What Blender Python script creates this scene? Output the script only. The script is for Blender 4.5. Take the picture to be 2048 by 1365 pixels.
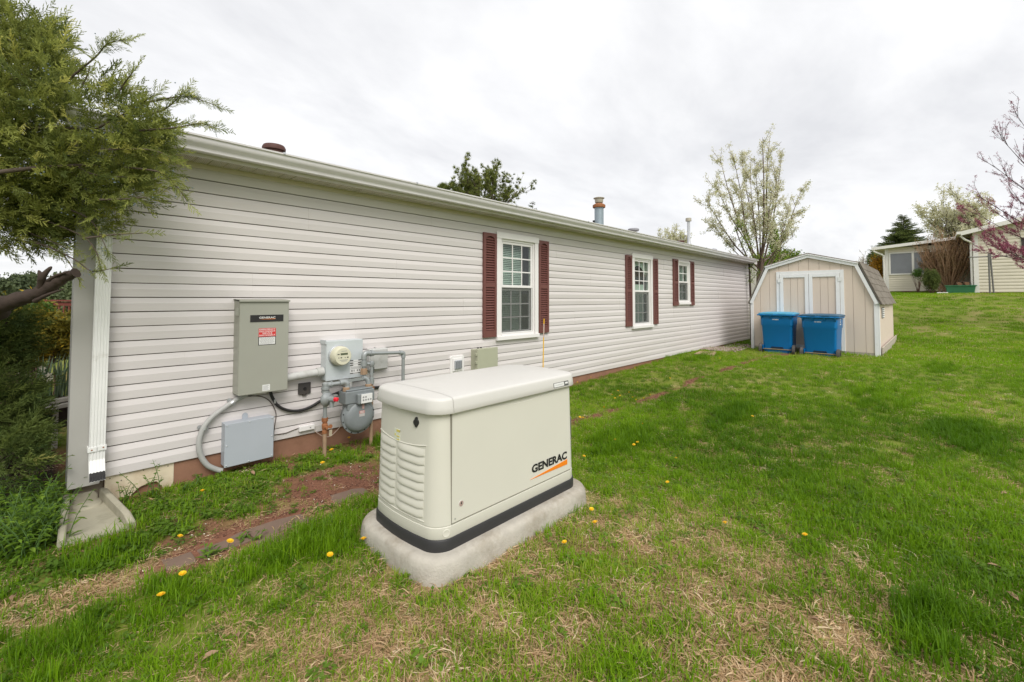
import bpy, bmesh, math, random
import numpy as np
from mathutils import Vector, Matrix, Euler

for o in list(bpy.data.objects):
    bpy.data.objects.remove(o)
SC = bpy.context.scene
COL = SC.collection
rng = np.random.default_rng(7)
random.seed(7)
R = math.radians

# ------------------------------------------------------------------ camera
F_PX, CY_PX, CAM_D, CAM_H = 901.93, 566.51, 4.1389, 1.2127
YAW, PITCH, ROLL = R(43.191), R(1.98), R(-0.0706)
CAMP = np.array([0.0, -CAM_D, CAM_H])


def cam_rows():
    cy, sy = math.cos(YAW), math.sin(YAW)
    f = np.array([cy * math.cos(PITCH), sy * math.cos(PITCH), math.sin(PITCH)])
    r = np.array([sy, -cy, 0.0])
    d = np.cross(f, r)
    cr, sr = math.cos(ROLL), math.sin(ROLL)
    return cr * r + sr * d, -sr * r + cr * d, f


RIGHT, DOWN, FWD = cam_rows()
cam = bpy.data.cameras.new('camera')
cam.sensor_width = 36.0
cam.lens = F_PX / 2048 * 36.0
cam.shift_y = (CY_PX - 682.5) / 2048
cam.clip_start, cam.clip_end = 0.05, 3000
co = bpy.data.objects.new('camera', cam)
COL.objects.link(co)
M = Matrix.Identity(4)
for i in range(3):
    M[i][0], M[i][1], M[i][2], M[i][3] = RIGHT[i], -DOWN[i], -FWD[i], CAMP[i]
co.matrix_world = M
SC.camera = co


def ray(x, y):
    return RIGHT * ((x - 1024) / F_PX) + DOWN * ((y - CY_PX) / F_PX) + FWD


def at(x, y, d):
    return CAMP + ray(x, y) * d


def atX(x, y, X):
    r = ray(x, y)
    return CAMP + r * ((X - CAMP[0]) / r[0])


def atY(x, y, Y):
    r = ray(x, y)
    return CAMP + r * ((Y - CAMP[1]) / r[1])


# ------------------------------------------------------------------ world and sun
SC.view_settings.view_transform = 'Standard'
SC.view_settings.look = 'None'
SC.view_settings.gamma = 1.0
SC.view_settings.exposure = 0.95
SC.view_settings.use_curve_mapping = False
SUN_EL, SUN_AZ = R(48), math.atan2(-0.70, -0.36)      # direction towards the sun
W = bpy.data.worlds.new('World')
SC.world = W
W.use_nodes = True
nt = W.node_tree
nt.nodes.clear()
N = nt.nodes.new
out = N('ShaderNodeOutputWorld')
sky = N('ShaderNodeTexSky')
sky.sky_type = 'NISHITA'
sky.sun_disc = False
sky.sun_elevation = SUN_EL
sky.sun_rotation = math.pi / 2 - SUN_AZ
bg1 = N('ShaderNodeBackground')
bg1.inputs[1].default_value = 0.07
nt.links.new(sky.outputs[0], bg1.inputs[0])
tc = N('ShaderNodeTexCoord')
sep = N('ShaderNodeSeparateXYZ')
nt.links.new(tc.outputs['Generated'], sep.inputs[0])
zz = N('ShaderNodeMath'); zz.operation = 'ABSOLUTE'
nt.links.new(sep.outputs[2], zz.inputs[0])
za = N('ShaderNodeMath'); za.operation = 'ADD'; za.inputs[1].default_value = 0.22
nt.links.new(zz.outputs[0], za.inputs[0])
dx = N('ShaderNodeMath'); dx.operation = 'DIVIDE'
dy = N('ShaderNodeMath'); dy.operation = 'DIVIDE'
nt.links.new(sep.outputs[0], dx.inputs[0]); nt.links.new(za.outputs[0], dx.inputs[1])
nt.links.new(sep.outputs[1], dy.inputs[0]); nt.links.new(za.outputs[0], dy.inputs[1])
cmb = N('ShaderNodeCombineXYZ')
nt.links.new(dx.outputs[0], cmb.inputs[0]); nt.links.new(dy.outputs[0], cmb.inputs[1])
mp = N('ShaderNodeMapping')
mp.inputs['Scale'].default_value = (0.85, 1.35, 1)
mp.inputs['Rotation'].default_value = (0, 0, R(35))
nt.links.new(cmb.outputs[0], mp.inputs[0])
nz = N('ShaderNodeTexNoise')
nz.inputs['Scale'].default_value = 1.1
nz.inputs['Detail'].default_value = 6
nz.inputs['Roughness'].default_value = 0.58
nz.inputs['Distortion'].default_value = 0.25
nt.links.new(mp.outputs[0], nz.inputs['Vector'])
rp = N('ShaderNodeValToRGB')
rp.color_ramp.elements[0].position = 0.33
rp.color_ramp.elements[0].color = (0.76, 0.765, 0.79, 1)
rp.color_ramp.elements[1].position = 0.62
rp.color_ramp.elements[1].color = (1.03, 1.03, 1.035, 1)
nt.links.new(nz.outputs[0], rp.inputs[0])
bg2 = N('ShaderNodeBackground')
bg2.inputs[1].default_value = 0.56
nt.links.new(rp.outputs[0], bg2.inputs[0])
mx = N('ShaderNodeMixShader')
mx.inputs[0].default_value = 0.95
nt.links.new(bg1.outputs[0], mx.inputs[1]); nt.links.new(bg2.outputs[0], mx.inputs[2])
nt.links.new(mx.outputs[0], out.inputs[0])

sl = bpy.data.lights.new('sun', 'SUN')
sl.energy = 1.5
sl.angle = R(35)
sl.color = (1.0, 0.965, 0.91)
so = bpy.data.objects.new('sun', sl)
COL.objects.link(so)
sd = Vector((math.cos(SUN_AZ) * math.cos(SUN_EL), math.sin(SUN_AZ) * math.cos(SUN_EL), math.sin(SUN_EL)))
so.rotation_euler = (-sd).to_track_quat('-Z', 'Y').to_euler()

# ------------------------------------------------------------------ helpers
WO = {}


def thing(name, label, cat, loc=(0, 0, 0), group=None):
    o = bpy.data.objects.new(name, None)
    COL.objects.link(o)
    o.location = loc
    o.empty_display_size = 0.1
    WO[o] = Vector(loc)
    o['label'] = label
    o['category'] = cat
    if group:
        o['group'] = group
    return o


def link(name, me, parent=None, kind=None, label=None):
    o = bpy.data.objects.new(name, me)
    COL.objects.link(o)
    if parent:
        o.parent = parent
        WO[o] = WO[parent]
    else:
        WO[o] = Vector((0, 0, 0))
    if kind:
        o['kind'] = kind
    if label:
        o['label'] = label
    return o


def tag(o, label, cat, group=None):
    o['label'] = label
    o['category'] = cat
    if group:
        o['group'] = group
    return o


def dup(o, parent=None, loc=None, rot=None, scale=None):
    c = o.copy()
    COL.objects.link(c)
    if parent:
        c.parent = parent
        WO[c] = WO[parent]
    if loc is not None:
        c.location = loc
    if rot is not None:
        c.rotation_euler = rot
    if scale is not None:
        c.scale = scale
    return c


def dup_tree(o, parent=None):
    c = o.copy()
    COL.objects.link(c)
    if parent:
        c.parent = parent
    for ch in list(o.children):
        dup_tree(ch, c)
    return c


class MB:
    def __init__(self):
        self.v, self.f = [], []

    def add(self, vs, fs):
        b = len(self.v)
        self.v += [tuple(map(float, p)) for p in vs]
        self.f += [tuple(b + i for i in f) for f in fs]
        return self

    def box(self, x0, x1, y0, y1, z0, z1):
        return self.add([(x0, y0, z0), (x1, y0, z0), (x1, y1, z0), (x0, y1, z0),
                         (x0, y0, z1), (x1, y0, z1), (x1, y1, z1), (x0, y1, z1)],
                        [(0, 3, 2, 1), (4, 5, 6, 7), (0, 1, 5, 4), (1, 2, 6, 5), (2, 3, 7, 6), (3, 0, 4, 7)])

    def prism(self, pts, axis, a0, a1):
        n = len(pts)
        def mk(p, a):
            if axis == 'x': return (a, p[0], p[1])
            if axis == 'y': return (p[0], a, p[1])
            return (p[0], p[1], a)
        vs = [mk(p, a0) for p in pts] + [mk(p, a1) for p in pts]
        area = sum(pts[i][0] * pts[(i + 1) % n][1] - pts[(i + 1) % n][0] * pts[i][1] for i in range(n))
        fs = [(i, (i + 1) % n, n + (i + 1) % n, n + i) for i in range(n)]
        fs += [tuple(range(n - 1, -1, -1)), tuple(range(n, 2 * n))]
        flip = (area < 0) != (axis == 'y')
        if flip:
            fs = [tuple(reversed(f)) for f in fs]
        return self.add(vs, fs)

    def tube(self, pts, r, n=8, caps=True):
        pts = [Vector(p) for p in pts]
        k = len(pts)
        rs = [r] * k if np.isscalar(r) else list(r)
        vs, fs = [], []
        t0 = (pts[1] - pts[0]).normalized()
        ref = Vector((0, 0, 1)) if abs(t0.z) < 0.9 else Vector((1, 0, 0))
        u = t0.cross(ref).normalized()
        for i in range(k):
            t = (pts[min(i + 1, k - 1)] - pts[max(i - 1, 0)])
            t = t.normalized() if t.length > 1e-9 else t0
            u = (u - t * u.dot(t))
            u = u.normalized() if u.length > 1e-6 else t.orthogonal().normalized()
            w = t.cross(u)
            for j in range(n):
                a = 2 * math.pi * j / n
                vs.append(pts[i] + (u * math.cos(a) + w * math.sin(a)) * rs[i])
        for i in range(k - 1):
            for j in range(n):
                a, b = i * n + j, i * n + (j + 1) % n
                fs.append((a, b, b + n, a + n))
        if caps:
            fs.append(tuple(range(n - 1, -1, -1)))
            fs.append(tuple(range((k - 1) * n, k * n)))
        return self.add(vs, fs)

    def lathe(self, prof, c, axis, n=24):
        """prof: (radius, height along axis); closed where radius is 0"""
        ax = Vector(axis).normalized()
        u = ax.orthogonal().normalized()
        w = ax.cross(u)
        c = Vector(c)
        vs, fs, rings = [], [], []
        for r, h in prof:
            if r <= 1e-7:
                rings.append([len(vs)])
                vs.append(c + ax * h)
            else:
                rings.append(list(range(len(vs), len(vs) + n)))
                for j in range(n):
                    a = 2 * math.pi * j / n
                    vs.append(c + ax * h + (u * math.cos(a) + w * math.sin(a)) * r)
        for A, B in zip(rings, rings[1:]):
            for j in range(n):
                k = (j + 1) % n
                if len(A) == 1 and len(B) == 1: continue
                if len(A) == 1: fs.append((A[0], B[k], B[j]))
                elif len(B) == 1: fs.append((A[j], A[k], B[0]))
                else: fs.append((A[j], A[k], B[k], B[j]))
        if len(rings[0]) > 1: fs.append(tuple(reversed(rings[0])))
        if len(rings[-1]) > 1: fs.append(tuple(rings[-1]))
        return self.add(vs, fs)

    def loft(self, rings, cap0=True, cap1=True):
        n = len(rings[0])
        vs = [p for r in rings for p in r]
        fs = []
        for i in range(len(rings) - 1):
            for j in range(n):
                a, b = i * n + j, i * n + (j + 1) % n
                fs.append((a, b, b + n, a + n))
        if cap0: fs.append(tuple(range(n - 1, -1, -1)))
        if cap1: fs.append(tuple(range((len(rings) - 1) * n, len(rings) * n)))
        return self.add(vs, fs)

    def build(self, name, m, parent=None, smooth=False, bevel=0, kind=None, label=None, seg=2, sharp=38):
        me = bpy.data.meshes.new(name)
        o0 = WO[parent] if parent else Vector((0, 0, 0))
        me.from_pydata([(p[0] - o0.x, p[1] - o0.y, p[2] - o0.z) for p in self.v], [], self.f)
        me.update()
        me.materials.append(m)
        if smooth or bevel:
            me.polygons.foreach_set('use_smooth', [True] * len(me.polygons))
            if not bevel:
                me.set_sharp_from_angle(angle=R(sharp))
        o = link(name, me, parent, kind, label)
        if bevel:
            b = o.modifiers.new('bevel', 'BEVEL')
            b.width = bevel
            b.segments = seg
            b.limit_method = 'ANGLE'
            b.angle_limit = R(30)
            b.harden_normals = True
        return o


def np_mesh(name, V, F, m, parent=None, kind=None, attrs=None, smooth=False):
    """V (n,3) world, F (k,s) faces of equal size"""
    me = bpy.data.meshes.new(name)
    o0 = np.array(WO[parent]) if parent else np.zeros(3)
    V = np.asarray(V, np.float32) - o0.astype(np.float32)
    F = np.asarray(F, np.int32)
    k, s = F.shape
    me.vertices.add(len(V)); me.vertices.foreach_set('co', V.ravel())
    me.loops.add(k * s); me.loops.foreach_set('vertex_index', F.ravel())
    me.polygons.add(k)
    me.polygons.foreach_set('loop_start', np.arange(0, k * s, s, dtype=np.int32))
    me.update(calc_edges=True)
    me.validate()
    if smooth:
        me.polygons.foreach_set('use_smooth', [True] * len(me.polygons))
    for nm, arr in (attrs or {}).items():
        at_ = me.attributes.new(nm, 'FLOAT', 'POINT')
        at_.data.foreach_set('value', np.asarray(arr, np.float32))
    me.materials.append(m)
    return link(name, me, parent, kind)


def frames(D, roll=None, rg=rng):
    """(n,3) unit directions -> (n,3,3) matrices whose z column is D"""
    D = D / np.linalg.norm(D, axis=1, keepdims=True)
    n = len(D)
    ref = np.tile(np.array([[0, 0, 1.0]]), (n, 1))
    ref[np.abs(D[:, 2]) > 0.95] = (1, 0, 0)
    U = np.cross(ref, D); U /= np.linalg.norm(U, axis=1, keepdims=True)
    Wv = np.cross(D, U)
    if roll is None:
        roll = rg.uniform(0, 2 * np.pi, n)
    c, s = np.cos(roll)[:, None], np.sin(roll)[:, None]
    return np.stack([c * U + s * Wv, -s * U + c * Wv, D], axis=2)


def scatter(name, protos, P, Rm, S, m, parent=None, kind=None, tint=None, rg=rng):
    """one joined mesh: copies of the given (V,F) shapes"""
    P = np.asarray(P); n = len(P)
    S = np.broadcast_to(np.asarray(S, float), (n,))
    if tint is None:
        tint = rg.random(n)
    which = rg.integers(0, len(protos), n)
    Vs, Fs, Ts, b = [], [], [], 0
    for i, (V, Fa) in enumerate(protos):
        ix = np.nonzero(which == i)[0]
        if not len(ix): continue
        VV = np.einsum('nij,vj->nvi', Rm[ix], V) * S[ix][:, None, None] + P[ix][:, None, :]
        nv = len(V)
        FF = Fa[None] + (np.arange(len(ix)) * nv)[:, None, None] + b
        Vs.append(VV.reshape(-1, 3)); Fs.append(FF.reshape(-1, Fa.shape[1]))
        Ts.append(np.repeat(tint[ix], nv))
        b += nv * len(ix)
    return np_mesh(name, np.concatenate(Vs), np.concatenate(Fs), m, parent, kind, {'tint': np.concatenate(Ts)})


def vnoise(x, y, sc, seed=0):
    """smooth value noise in 0..1"""
    x = np.asarray(x, float) * sc + 100.3; y = np.asarray(y, float) * sc + 57.7
    xi, yi = np.floor(x), np.floor(y)
    fx, fy = x - xi, y - yi
    fx = fx * fx * (3 - 2 * fx); fy = fy * fy * (3 - 2 * fy)
    def h(a, b):
        v = np.sin(a * 127.1 + b * 311.7 + seed * 74.7) * 43758.5453
        return v - np.floor(v)
    return (h(xi, yi) * (1 - fx) + h(xi + 1, yi) * fx) * (1 - fy) + (h(xi, yi + 1) * (1 - fx) + h(xi + 1, yi + 1) * fx) * fy


def smooth01(t):
    t = np.clip(t, 0, 1)
    return t * t * (3 - 2 * t)


def ground(x, y):
    x = np.asarray(x, float); y = np.asarray(y, float)
    g = -0.17 + 0.17 * smooth01((x - 3) / 8)
    wallf = smooth01((y + 0.75) / 0.6) * (x < 15.2)
    g = g - 0.05 * smooth01((x - 11) / 1.5) * wallf
    g = g + 1.46 * smooth01((x - 14.8) / 15.5) + 0.22 * smooth01((x - 30) / 6)
    side = smooth01((-y - 3.2) / 3.0) * smooth01((14 - x) / 8)
    g = g - 0.03 * side
    back = smooth01((y - 8) / 20) * smooth01((14 - x) / 10)
    g = g - 1.0 * back
    g = g + (vnoise(x, y, 1.3, 3) - 0.5) * 0.03 + (vnoise(x, y, 4.1, 5) - 0.5) * 0.012
    tr = np.exp(-((y + 1.17 + 0.03 * x) / 0.16) ** 2) * (x > -1) * (x < 11)
    return g - 0.015 * tr


# ------------------------------------------------------------------ materials
MATS = {}


def lin(r, g, b):
    def c(v):
        v /= 255.0
        return v / 12.92 if v <= 0.04045 else ((v + 0.055) / 1.055) ** 2.4
    return (c(r), c(g), c(b))


def mat(name, col, rough=0.6, metal=0.0, var=0.10, ns=6.0, bump=0.0, bs=60.0, stretch=None, spec=0.4,
        dirt=None, dirt_ns=3.0, dirt_lo=0.55, dirt_hi=0.75, coat=0.0, hue=None, world=False):
    if name in MATS:
        return MATS[name]
    m = bpy.data.materials.new(name)
    MATS[name] = m
    m.use_nodes = True
    t = m.node_tree
    b = t.nodes['Principled BSDF']
    b.inputs['Roughness'].default_value = rough
    b.inputs['Metallic'].default_value = metal
    b.inputs['Specular IOR Level'].default_value = spec
    b.inputs['Coat Weight'].default_value = coat
    tcn = t.nodes.new('ShaderNodeTexCoord')
    vec = tcn.outputs['Object']
    if world:
        vec = t.nodes.new('ShaderNodeNewGeometry').outputs['Position']
    if stretch:
        mpn = t.nodes.new('ShaderNodeMapping')
        mpn.inputs['Scale'].default_value = stretch
        t.links.new(vec, mpn.inputs[0])
        vec = mpn.outputs[0]
    nzn = t.nodes.new('ShaderNodeTexNoise')
    nzn.inputs['Scale'].default_value = ns
    nzn.inputs['Detail'].default_value = 5
    t.links.new(vec, nzn.inputs['Vector'])
    mxn = t.nodes.new('ShaderNodeMix'); mxn.data_type = 'RGBA'
    c2 = hue or col
    mxn.inputs[6].default_value = tuple(min(1, c * (1 - var)) for c in col) + (1,)
    mxn.inputs[7].default_value = tuple(min(1, c * (1 + var)) for c in c2) + (1,)
    t.links.new(nzn.outputs[0], mxn.inputs[0])
    colout = mxn.outputs[2]
    if dirt:
        n2 = t.nodes.new('ShaderNodeTexNoise')
        n2.inputs['Scale'].default_value = dirt_ns
        n2.inputs['Detail'].default_value = 7
        n2.inputs['Roughness'].default_value = 0.65
        t.links.new(vec, n2.inputs['Vector'])
        mr = t.nodes.new('ShaderNodeMapRange')
        mr.inputs[1].default_value = dirt_lo; mr.inputs[2].default_value = dirt_hi
        t.links.new(n2.outputs[0], mr.inputs[0])
        m2 = t.nodes.new('ShaderNodeMix'); m2.data_type = 'RGBA'
        t.links.new(mr.outputs[0], m2.inputs[0])
        t.links.new(colout, m2.inputs[6])
        m2.inputs[7].default_value = tuple(dirt) + (1,)
        colout = m2.outputs[2]
    t.links.new(colout, b.inputs['Base Color'])
    if bump:
        n3 = t.nodes.new('ShaderNodeTexNoise')
        n3.inputs['Scale'].default_value = bs
        n3.inputs['Detail'].default_value = 4
        t.links.new(vec, n3.inputs['Vector'])
        bp = t.nodes.new('ShaderNodeBump')
        bp.inputs['Strength'].default_value = bump
        bp.inputs['Distance'].default_value = 0.004
        t.links.new(n3.outputs[0], bp.inputs['Height'])
        t.links.new(bp.outputs[0], b.inputs['Normal'])
    return m


def leafmat(name, c1, c2, rough=0.6, trans=0.25, c3=None, inst=False):
    """foliage: colour runs c1..c2 by the per-leaf tint, some light passes through"""
    m = bpy.data.materials.new(name)
    MATS[name] = m
    m.use_nodes = True
    t = m.node_tree
    b = t.nodes['Principled BSDF']
    b.inputs['Roughness'].default_value = rough
    b.inputs['Specular IOR Level'].default_value = 0.25
    a = t.nodes.new('ShaderNodeAttribute')
    a.attribute_name = 'tint'
    if inst:
        a.attribute_type = 'INSTANCER'
    r = t.nodes.new('ShaderNodeValToRGB')
    r.color_ramp.elements[0].color = tuple(c1) + (1,)
    r.color_ramp.elements[1].color = tuple(c2) + (1,)
    if c3:
        e = r.color_ramp.elements.new(0.86)
        e.color = tuple(c2) + (1,)
        r.color_ramp.elements[2].color = tuple(c3) + (1,)
    t.links.new(a.outputs['Fac'], r.inputs[0])
    t.links.new(r.outputs[0], b.inputs['Base Color'])
    tr = t.nodes.new('ShaderNodeBsdfTranslucent')
    t.links.new(r.outputs[0], tr.inputs[0])
    ms = t.nodes.new('ShaderNodeMixShader')
    ms.inputs[0].default_value = trans
    t.links.new(b.outputs[0], ms.inputs[1]); t.links.new(tr.outputs[0], ms.inputs[2])
    t.links.new(ms.outputs[0], t.nodes['Material Output'].inputs[0])
    return m


def glass(name, tint=(0.85, 0.9, 0.88), refl=1.0):
    m = bpy.data.materials.new(name)
    m.use_nodes = True
    t = m.node_tree
    t.nodes.clear()
    o = t.nodes.new('ShaderNodeOutputMaterial')
    tr = t.nodes.new('ShaderNodeBsdfTransparent'); tr.inputs[0].default_value = tint + (1,)
    gl = t.nodes.new('ShaderNodeBsdfGlossy'); gl.inputs['Roughness'].default_value = 0.02
    fr = t.nodes.new('ShaderNodeLayerWeight'); fr.inputs[0].default_value = 0.5
    pw = t.nodes.new('ShaderNodeMath'); pw.operation = 'POWER'; pw.inputs[1].default_value = 4.0
    t.links.new(fr.outputs['Facing'], pw.inputs[0])
    mu = t.nodes.new('ShaderNodeMath'); mu.operation = 'MULTIPLY_ADD'
    mu.inputs[1].default_value = 0.45 * refl; mu.inputs[2].default_value = 0.05
    t.links.new(pw.outputs[0], mu.inputs[0])
    ms = t.nodes.new('ShaderNodeMixShader')
    t.links.new(mu.outputs[0], ms.inputs[0])
    t.links.new(tr.outputs[0], ms.inputs[1]); t.links.new(gl.outputs[0], ms.inputs[2])
    t.links.new(ms.outputs[0], o.inputs[0])
    return m


def screenmat(name, col, alpha):
    m = bpy.data.materials.new(name)
    m.use_nodes = True
    t = m.node_tree
    b = t.nodes['Principled BSDF']
    b.inputs['Base Color'].default_value = col + (1,)
    b.inputs['Roughness'].default_value = 0.8
    b.inputs['Alpha'].default_value = alpha
    return m


def lettering(name, s, x0, x1, z0, z1, y, m, parent, bold=0.0, axis='y-', depth=0.0006):
    """flat letters fitted to a rectangle of a wall; axis 'y-': faces -Y, x is X; 'x-': faces -X, x runs to -Y"""
    cu = bpy.data.curves.new(name, 'FONT')
    cu.body = s
    cu.offset = bold
    cu.resolution_u = 3
    ob = bpy.data.objects.new(name, cu)
    me = bpy.data.meshes.new_from_object(ob)
    bpy.data.objects.remove(ob)
    n = len(me.vertices)
    c = np.zeros(n * 3); me.vertices.foreach_get('co', c); c = c.reshape(-1, 3)
    lo, hi = c.min(0), c.max(0)
    u = (c[:, 0] - lo[0]) / max(hi[0] - lo[0], 1e-6); v = (c[:, 1] - lo[1]) / max(hi[1] - lo[1], 1e-6)
    o0 = np.array(WO[parent])
    if axis == 'y-':
        P = np.stack([x0 + u * (x1 - x0), np.full(n, y), z0 + v * (z1 - z0)], 1)
    else:
        P = np.stack([np.full(n, y), x0 + u * (x1 - x0), z0 + v * (z1 - z0)], 1)
    P = P - o0
    me.vertices.foreach_set('co', P.ravel())
    me.materials.clear(); me.materials.append(m)
    me.update()
    return link(name, me, parent)


WHITE = mat('white_vinyl', (0.78, 0.755, 0.745), 0.45, var=0.04, ns=5)
WHITE_D = mat('white_painted_metal', (0.74, 0.74, 0.72), 0.45, var=0.05, ns=9, dirt=(0.45, 0.43, 0.38), dirt_ns=7, dirt_lo=0.62, dirt_hi=0.85)
BLACK = mat('black_plastic', (0.022, 0.021, 0.021), 0.5, var=0.2, ns=20, bump=0.15, bs=120)
INK = mat('black_ink', (0.012, 0.012, 0.012), 0.6, var=0.05)
ORANGE = mat('orange_ink', (0.80, 0.22, 0.01), 0.5, var=0.03)
RED = mat('red_ink', (0.62, 0.03, 0.03), 0.5, var=0.04)
PAPER = mat('white_label', (0.72, 0.72, 0.70), 0.55, var=0.05)
GREYTXT = mat('grey_print', (0.28, 0.28, 0.28), 0.6, var=0.05)
STEEL = mat('galvanised_steel', (0.52, 0.53, 0.54), 0.42, 0.75, var=0.10, ns=14, bump=0.05, bs=80)
# ------------------------------------------------------------------ the mobile home
E_C = 0.1016
HX0, HX1 = 0.20, 14.95
SIDING = mat('siding_vinyl', (0.650, 0.610, 0.598), 0.55, var=0.05, ns=3, bump=0.16, bs=55, stretch=(0.10, 1, 1.0), world=True, dirt=(0.51, 0.47, 0.435), dirt_ns=2.2, dirt_lo=0.50, dirt_hi=0.95)
SIDE_BODY = mat('siding_body', (0.52, 0.49, 0.45), 0.6, var=0.04)
TRIM_SHADED = mat('shaded_grey_trim', (0.37, 0.36, 0.335), 0.55, var=0.06, ns=4, bump=0.05)  # grey carries the juniper's shade in the trim colour
GUTTER = mat('white_gutter', (0.73, 0.70, 0.71), 0.38, var=0.05, ns=6, dirt=(0.54, 0.52, 0.50), dirt_ns=4, dirt_lo=0.60, dirt_hi=0.85, stretch=(0.35, 1, 1))
SOFFIT = mat('cream_soffit', (0.64, 0.57, 0.50), 0.55, var=0.05, ns=8)
FASCIA = mat('fascia_metal', (0.62, 0.585, 0.565), 0.5, var=0.06, ns=3)
SHUT = mat('maroon_shutter', (0.150, 0.055, 0.046), 0.5, var=0.10, ns=12, bump=0.12, bs=90)
BROWN_SKIRT = mat('red_brown_skirting', (0.26, 0.135, 0.085), 0.85, var=0.18, ns=9, bump=0.4, bs=45, dirt=(0.20, 0.10, 0.06), dirt_ns=5)
FOAM = mat('cream_skirting_panel', (0.66, 0.57, 0.42), 0.85, var=0.10, ns=10, bump=0.35, bs=70, dirt=(0.42, 0.27, 0.15), dirt_ns=4, dirt_lo=0.5, dirt_hi=0.8)
OLD_WOOD = mat('weathered_block', (0.16, 0.13, 0.10), 0.9, var=0.3, ns=14, bump=0.6, bs=40)
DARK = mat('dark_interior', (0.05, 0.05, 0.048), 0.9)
SHINGLE = mat('asphalt_shingle', (0.20, 0.175, 0.145), 0.95, var=0.25, ns=40, bump=0.5, bs=160)
GLASS = glass('window_glass')
SCREEN = screenmat('insect_screen_mesh', (0.10, 0.105, 0.10), 0.33)
BLIND = mat('blind_slats', (0.70, 0.76, 0.68), 0.6, var=0.04)

house = thing('mobile_home', 'long single storey mobile home with pale grey horizontal siding, white gutter and maroon shutters', 'house', (HX0, 0, 0))
WINS = [  # outer casing x0 x1 z0 z1, columns and rows of panes per sash, opening x0 x1 z0 z1
    (4.085, 4.915, 0.675, 2.078, 3, 3),
    (7.640, 8.465, 0.655, 2.065, 3, 3),
    (9.700, 10.345, 1.085, 2.055, 2, 2),
]
OPEN = [(w[0] + 0.06, w[1] - 0.06, w[2] + 0.05, w[3] - 0.06) for w in WINS]

# backing wall with real openings
mb = MB()
xs = HX0
for (a, b, c, d) in OPEN:
    mb.box(xs, a, 0.012, 0.10, -0.01, 2.26)
    mb.box(a, b, 0.012, 0.10, -0.01, c)
    mb.box(a, b, 0.012, 0.10, d, 2.26)
    xs = b
mb.box(xs, HX1, 0.012, 0.10, -0.01, 2.26)
wall = mb.build('wall', mat('brown_shade_backing', (0.16, 0.12, 0.085), 0.9), house)  # backing coloured dark so slots between boards read as shadow lines
mb = MB()
mb.prism([(0.346, 0.10), (0.446, 0.10), (0.66, 7.4), (0.56, 7.4)], 'z', -0.30, 2.26).box(HX1 - 0.1, HX1, 0.10, 7.4, -0.30, 2.26).box(HX0 + 0.37, HX1, 7.4, 7.5, -0.30, 2.26)
mb.prism([(0.0, 2.26), (7.5, 2.26), (3.75, 3.02)], 'x', HX0 + 0.37, HX0 + 0.46)
mb.prism([(0.0, 2.26), (7.5, 2.26), (3.75, 3.02)], 'x', HX1 - 0.1, HX1 - 0.01)
mb.build('end_wall', SIDE_BODY, house)

# siding: each board one course high, ends lapped
prof = [(0.004, 0.0015), (-0.0122, 0.0015), (-0.0134, 0.0028), (-0.0166, 0.056), (-0.0164, 0.059), (-0.0156, 0.062),
        (-0.0088, E_C - 0.0046), (0.004, E_C - 0.0046)]
mb = MB()
mb.prism(prof, 'x', 0, 1)
unit = mb.build('siding_board', SIDING, wall)
unit_me = unit.data
unit_me.polygons.foreach_set('use_smooth', [False] * len(unit_me.polygons))
first = True
for k in range(22):
    z = k * E_C
    cuts = []
    for (a, b, c, d) in OPEN:
        if c < z + E_C * 0.5 < d:
            cuts.append((a, b))
    edges = [HX0 + 0.15]
    off = ((k // 2) * 1.37) % 3.66
    joints = [HX0 + 0.15 + off + i * 3.66 for i in range(5)]
    if k // 2 == 2:
        joints[0] = 1.20
    ivs, x = [], HX0 + 0.15
    for (a, b) in cuts + [(HX1, HX1)]:
        js = [j for j in joints if x + 0.25 < j < a - 0.25]
        for j in js:
            ivs.append((x, j)); x = j
        ivs.append((x, a)); x = b
    for i, (a, b) in enumerate(ivs):
        lap = 0.004 if i % 2 else 0.0
        loc = Vector((a, (-0.0022 if i % 2 else 0) + random.uniform(-0.0008, 0.0008), z + random.uniform(-0.0007, 0.0007))) - WO[wall]
        if first:
            o = unit; first = False
            o.location = loc; o.scale = (b - a, 1, 1)
        else:
            o = dup(unit, wall, loc, None, (b - a + lap, 1, 1))
for o in list(wall.children):
    # the board mesh was built around the house origin; shift it so that location is its left end
    pass
vv = np.zeros(len(unit_me.vertices) * 3); unit_me.vertices.foreach_get('co', vv)
vv = vv.reshape(-1, 3) + np.array(WO[wall]); unit_me.vertices.foreach_set('co', vv.ravel()); unit_me.update()

# frieze under the soffit, starter strip, corner trim
mb = MB(); mb.box(HX0 + 0.15, HX1, -0.022, 0.011, 2.215, 2.262)
mb.build('frieze_trim', SOFFIT, house, bevel=0.003)
mb = MB(); mb.box(0.188, 0.345, -0.030, 0.012, -0.028, 2.24).box(0.188, 0.200, 0.012, 0.16, -0.028, 2.24)
mb.build('corner_trim', TRIM_SHADED, house, bevel=0.004)
# soffit panels: each with two raised ribs
mb = MB()
mb.prism([(0.0, 2.262), (0.012, 2.252), (0.094, 2.252), (0.100, 2.262), (0.106, 2.252), (0.196, 2.252), (0.202, 2.262), (0.208, 2.252), (0.292, 2.252), (0.304, 2.262), (0.304, 2.268), (0.0, 2.268)], 'y', -0.222, -0.002)
sp = mb.build('soffit_panel', SOFFIT, house)
vv = np.zeros(len(sp.data.vertices) * 3); sp.data.vertices.foreach_get('co', vv)
vv = vv.reshape(-1, 3) + np.array(WO[house]); sp.data.vertices.foreach_set('co', vv.ravel()); sp.data.update()
sm = sp.data.materials[0]
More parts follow.
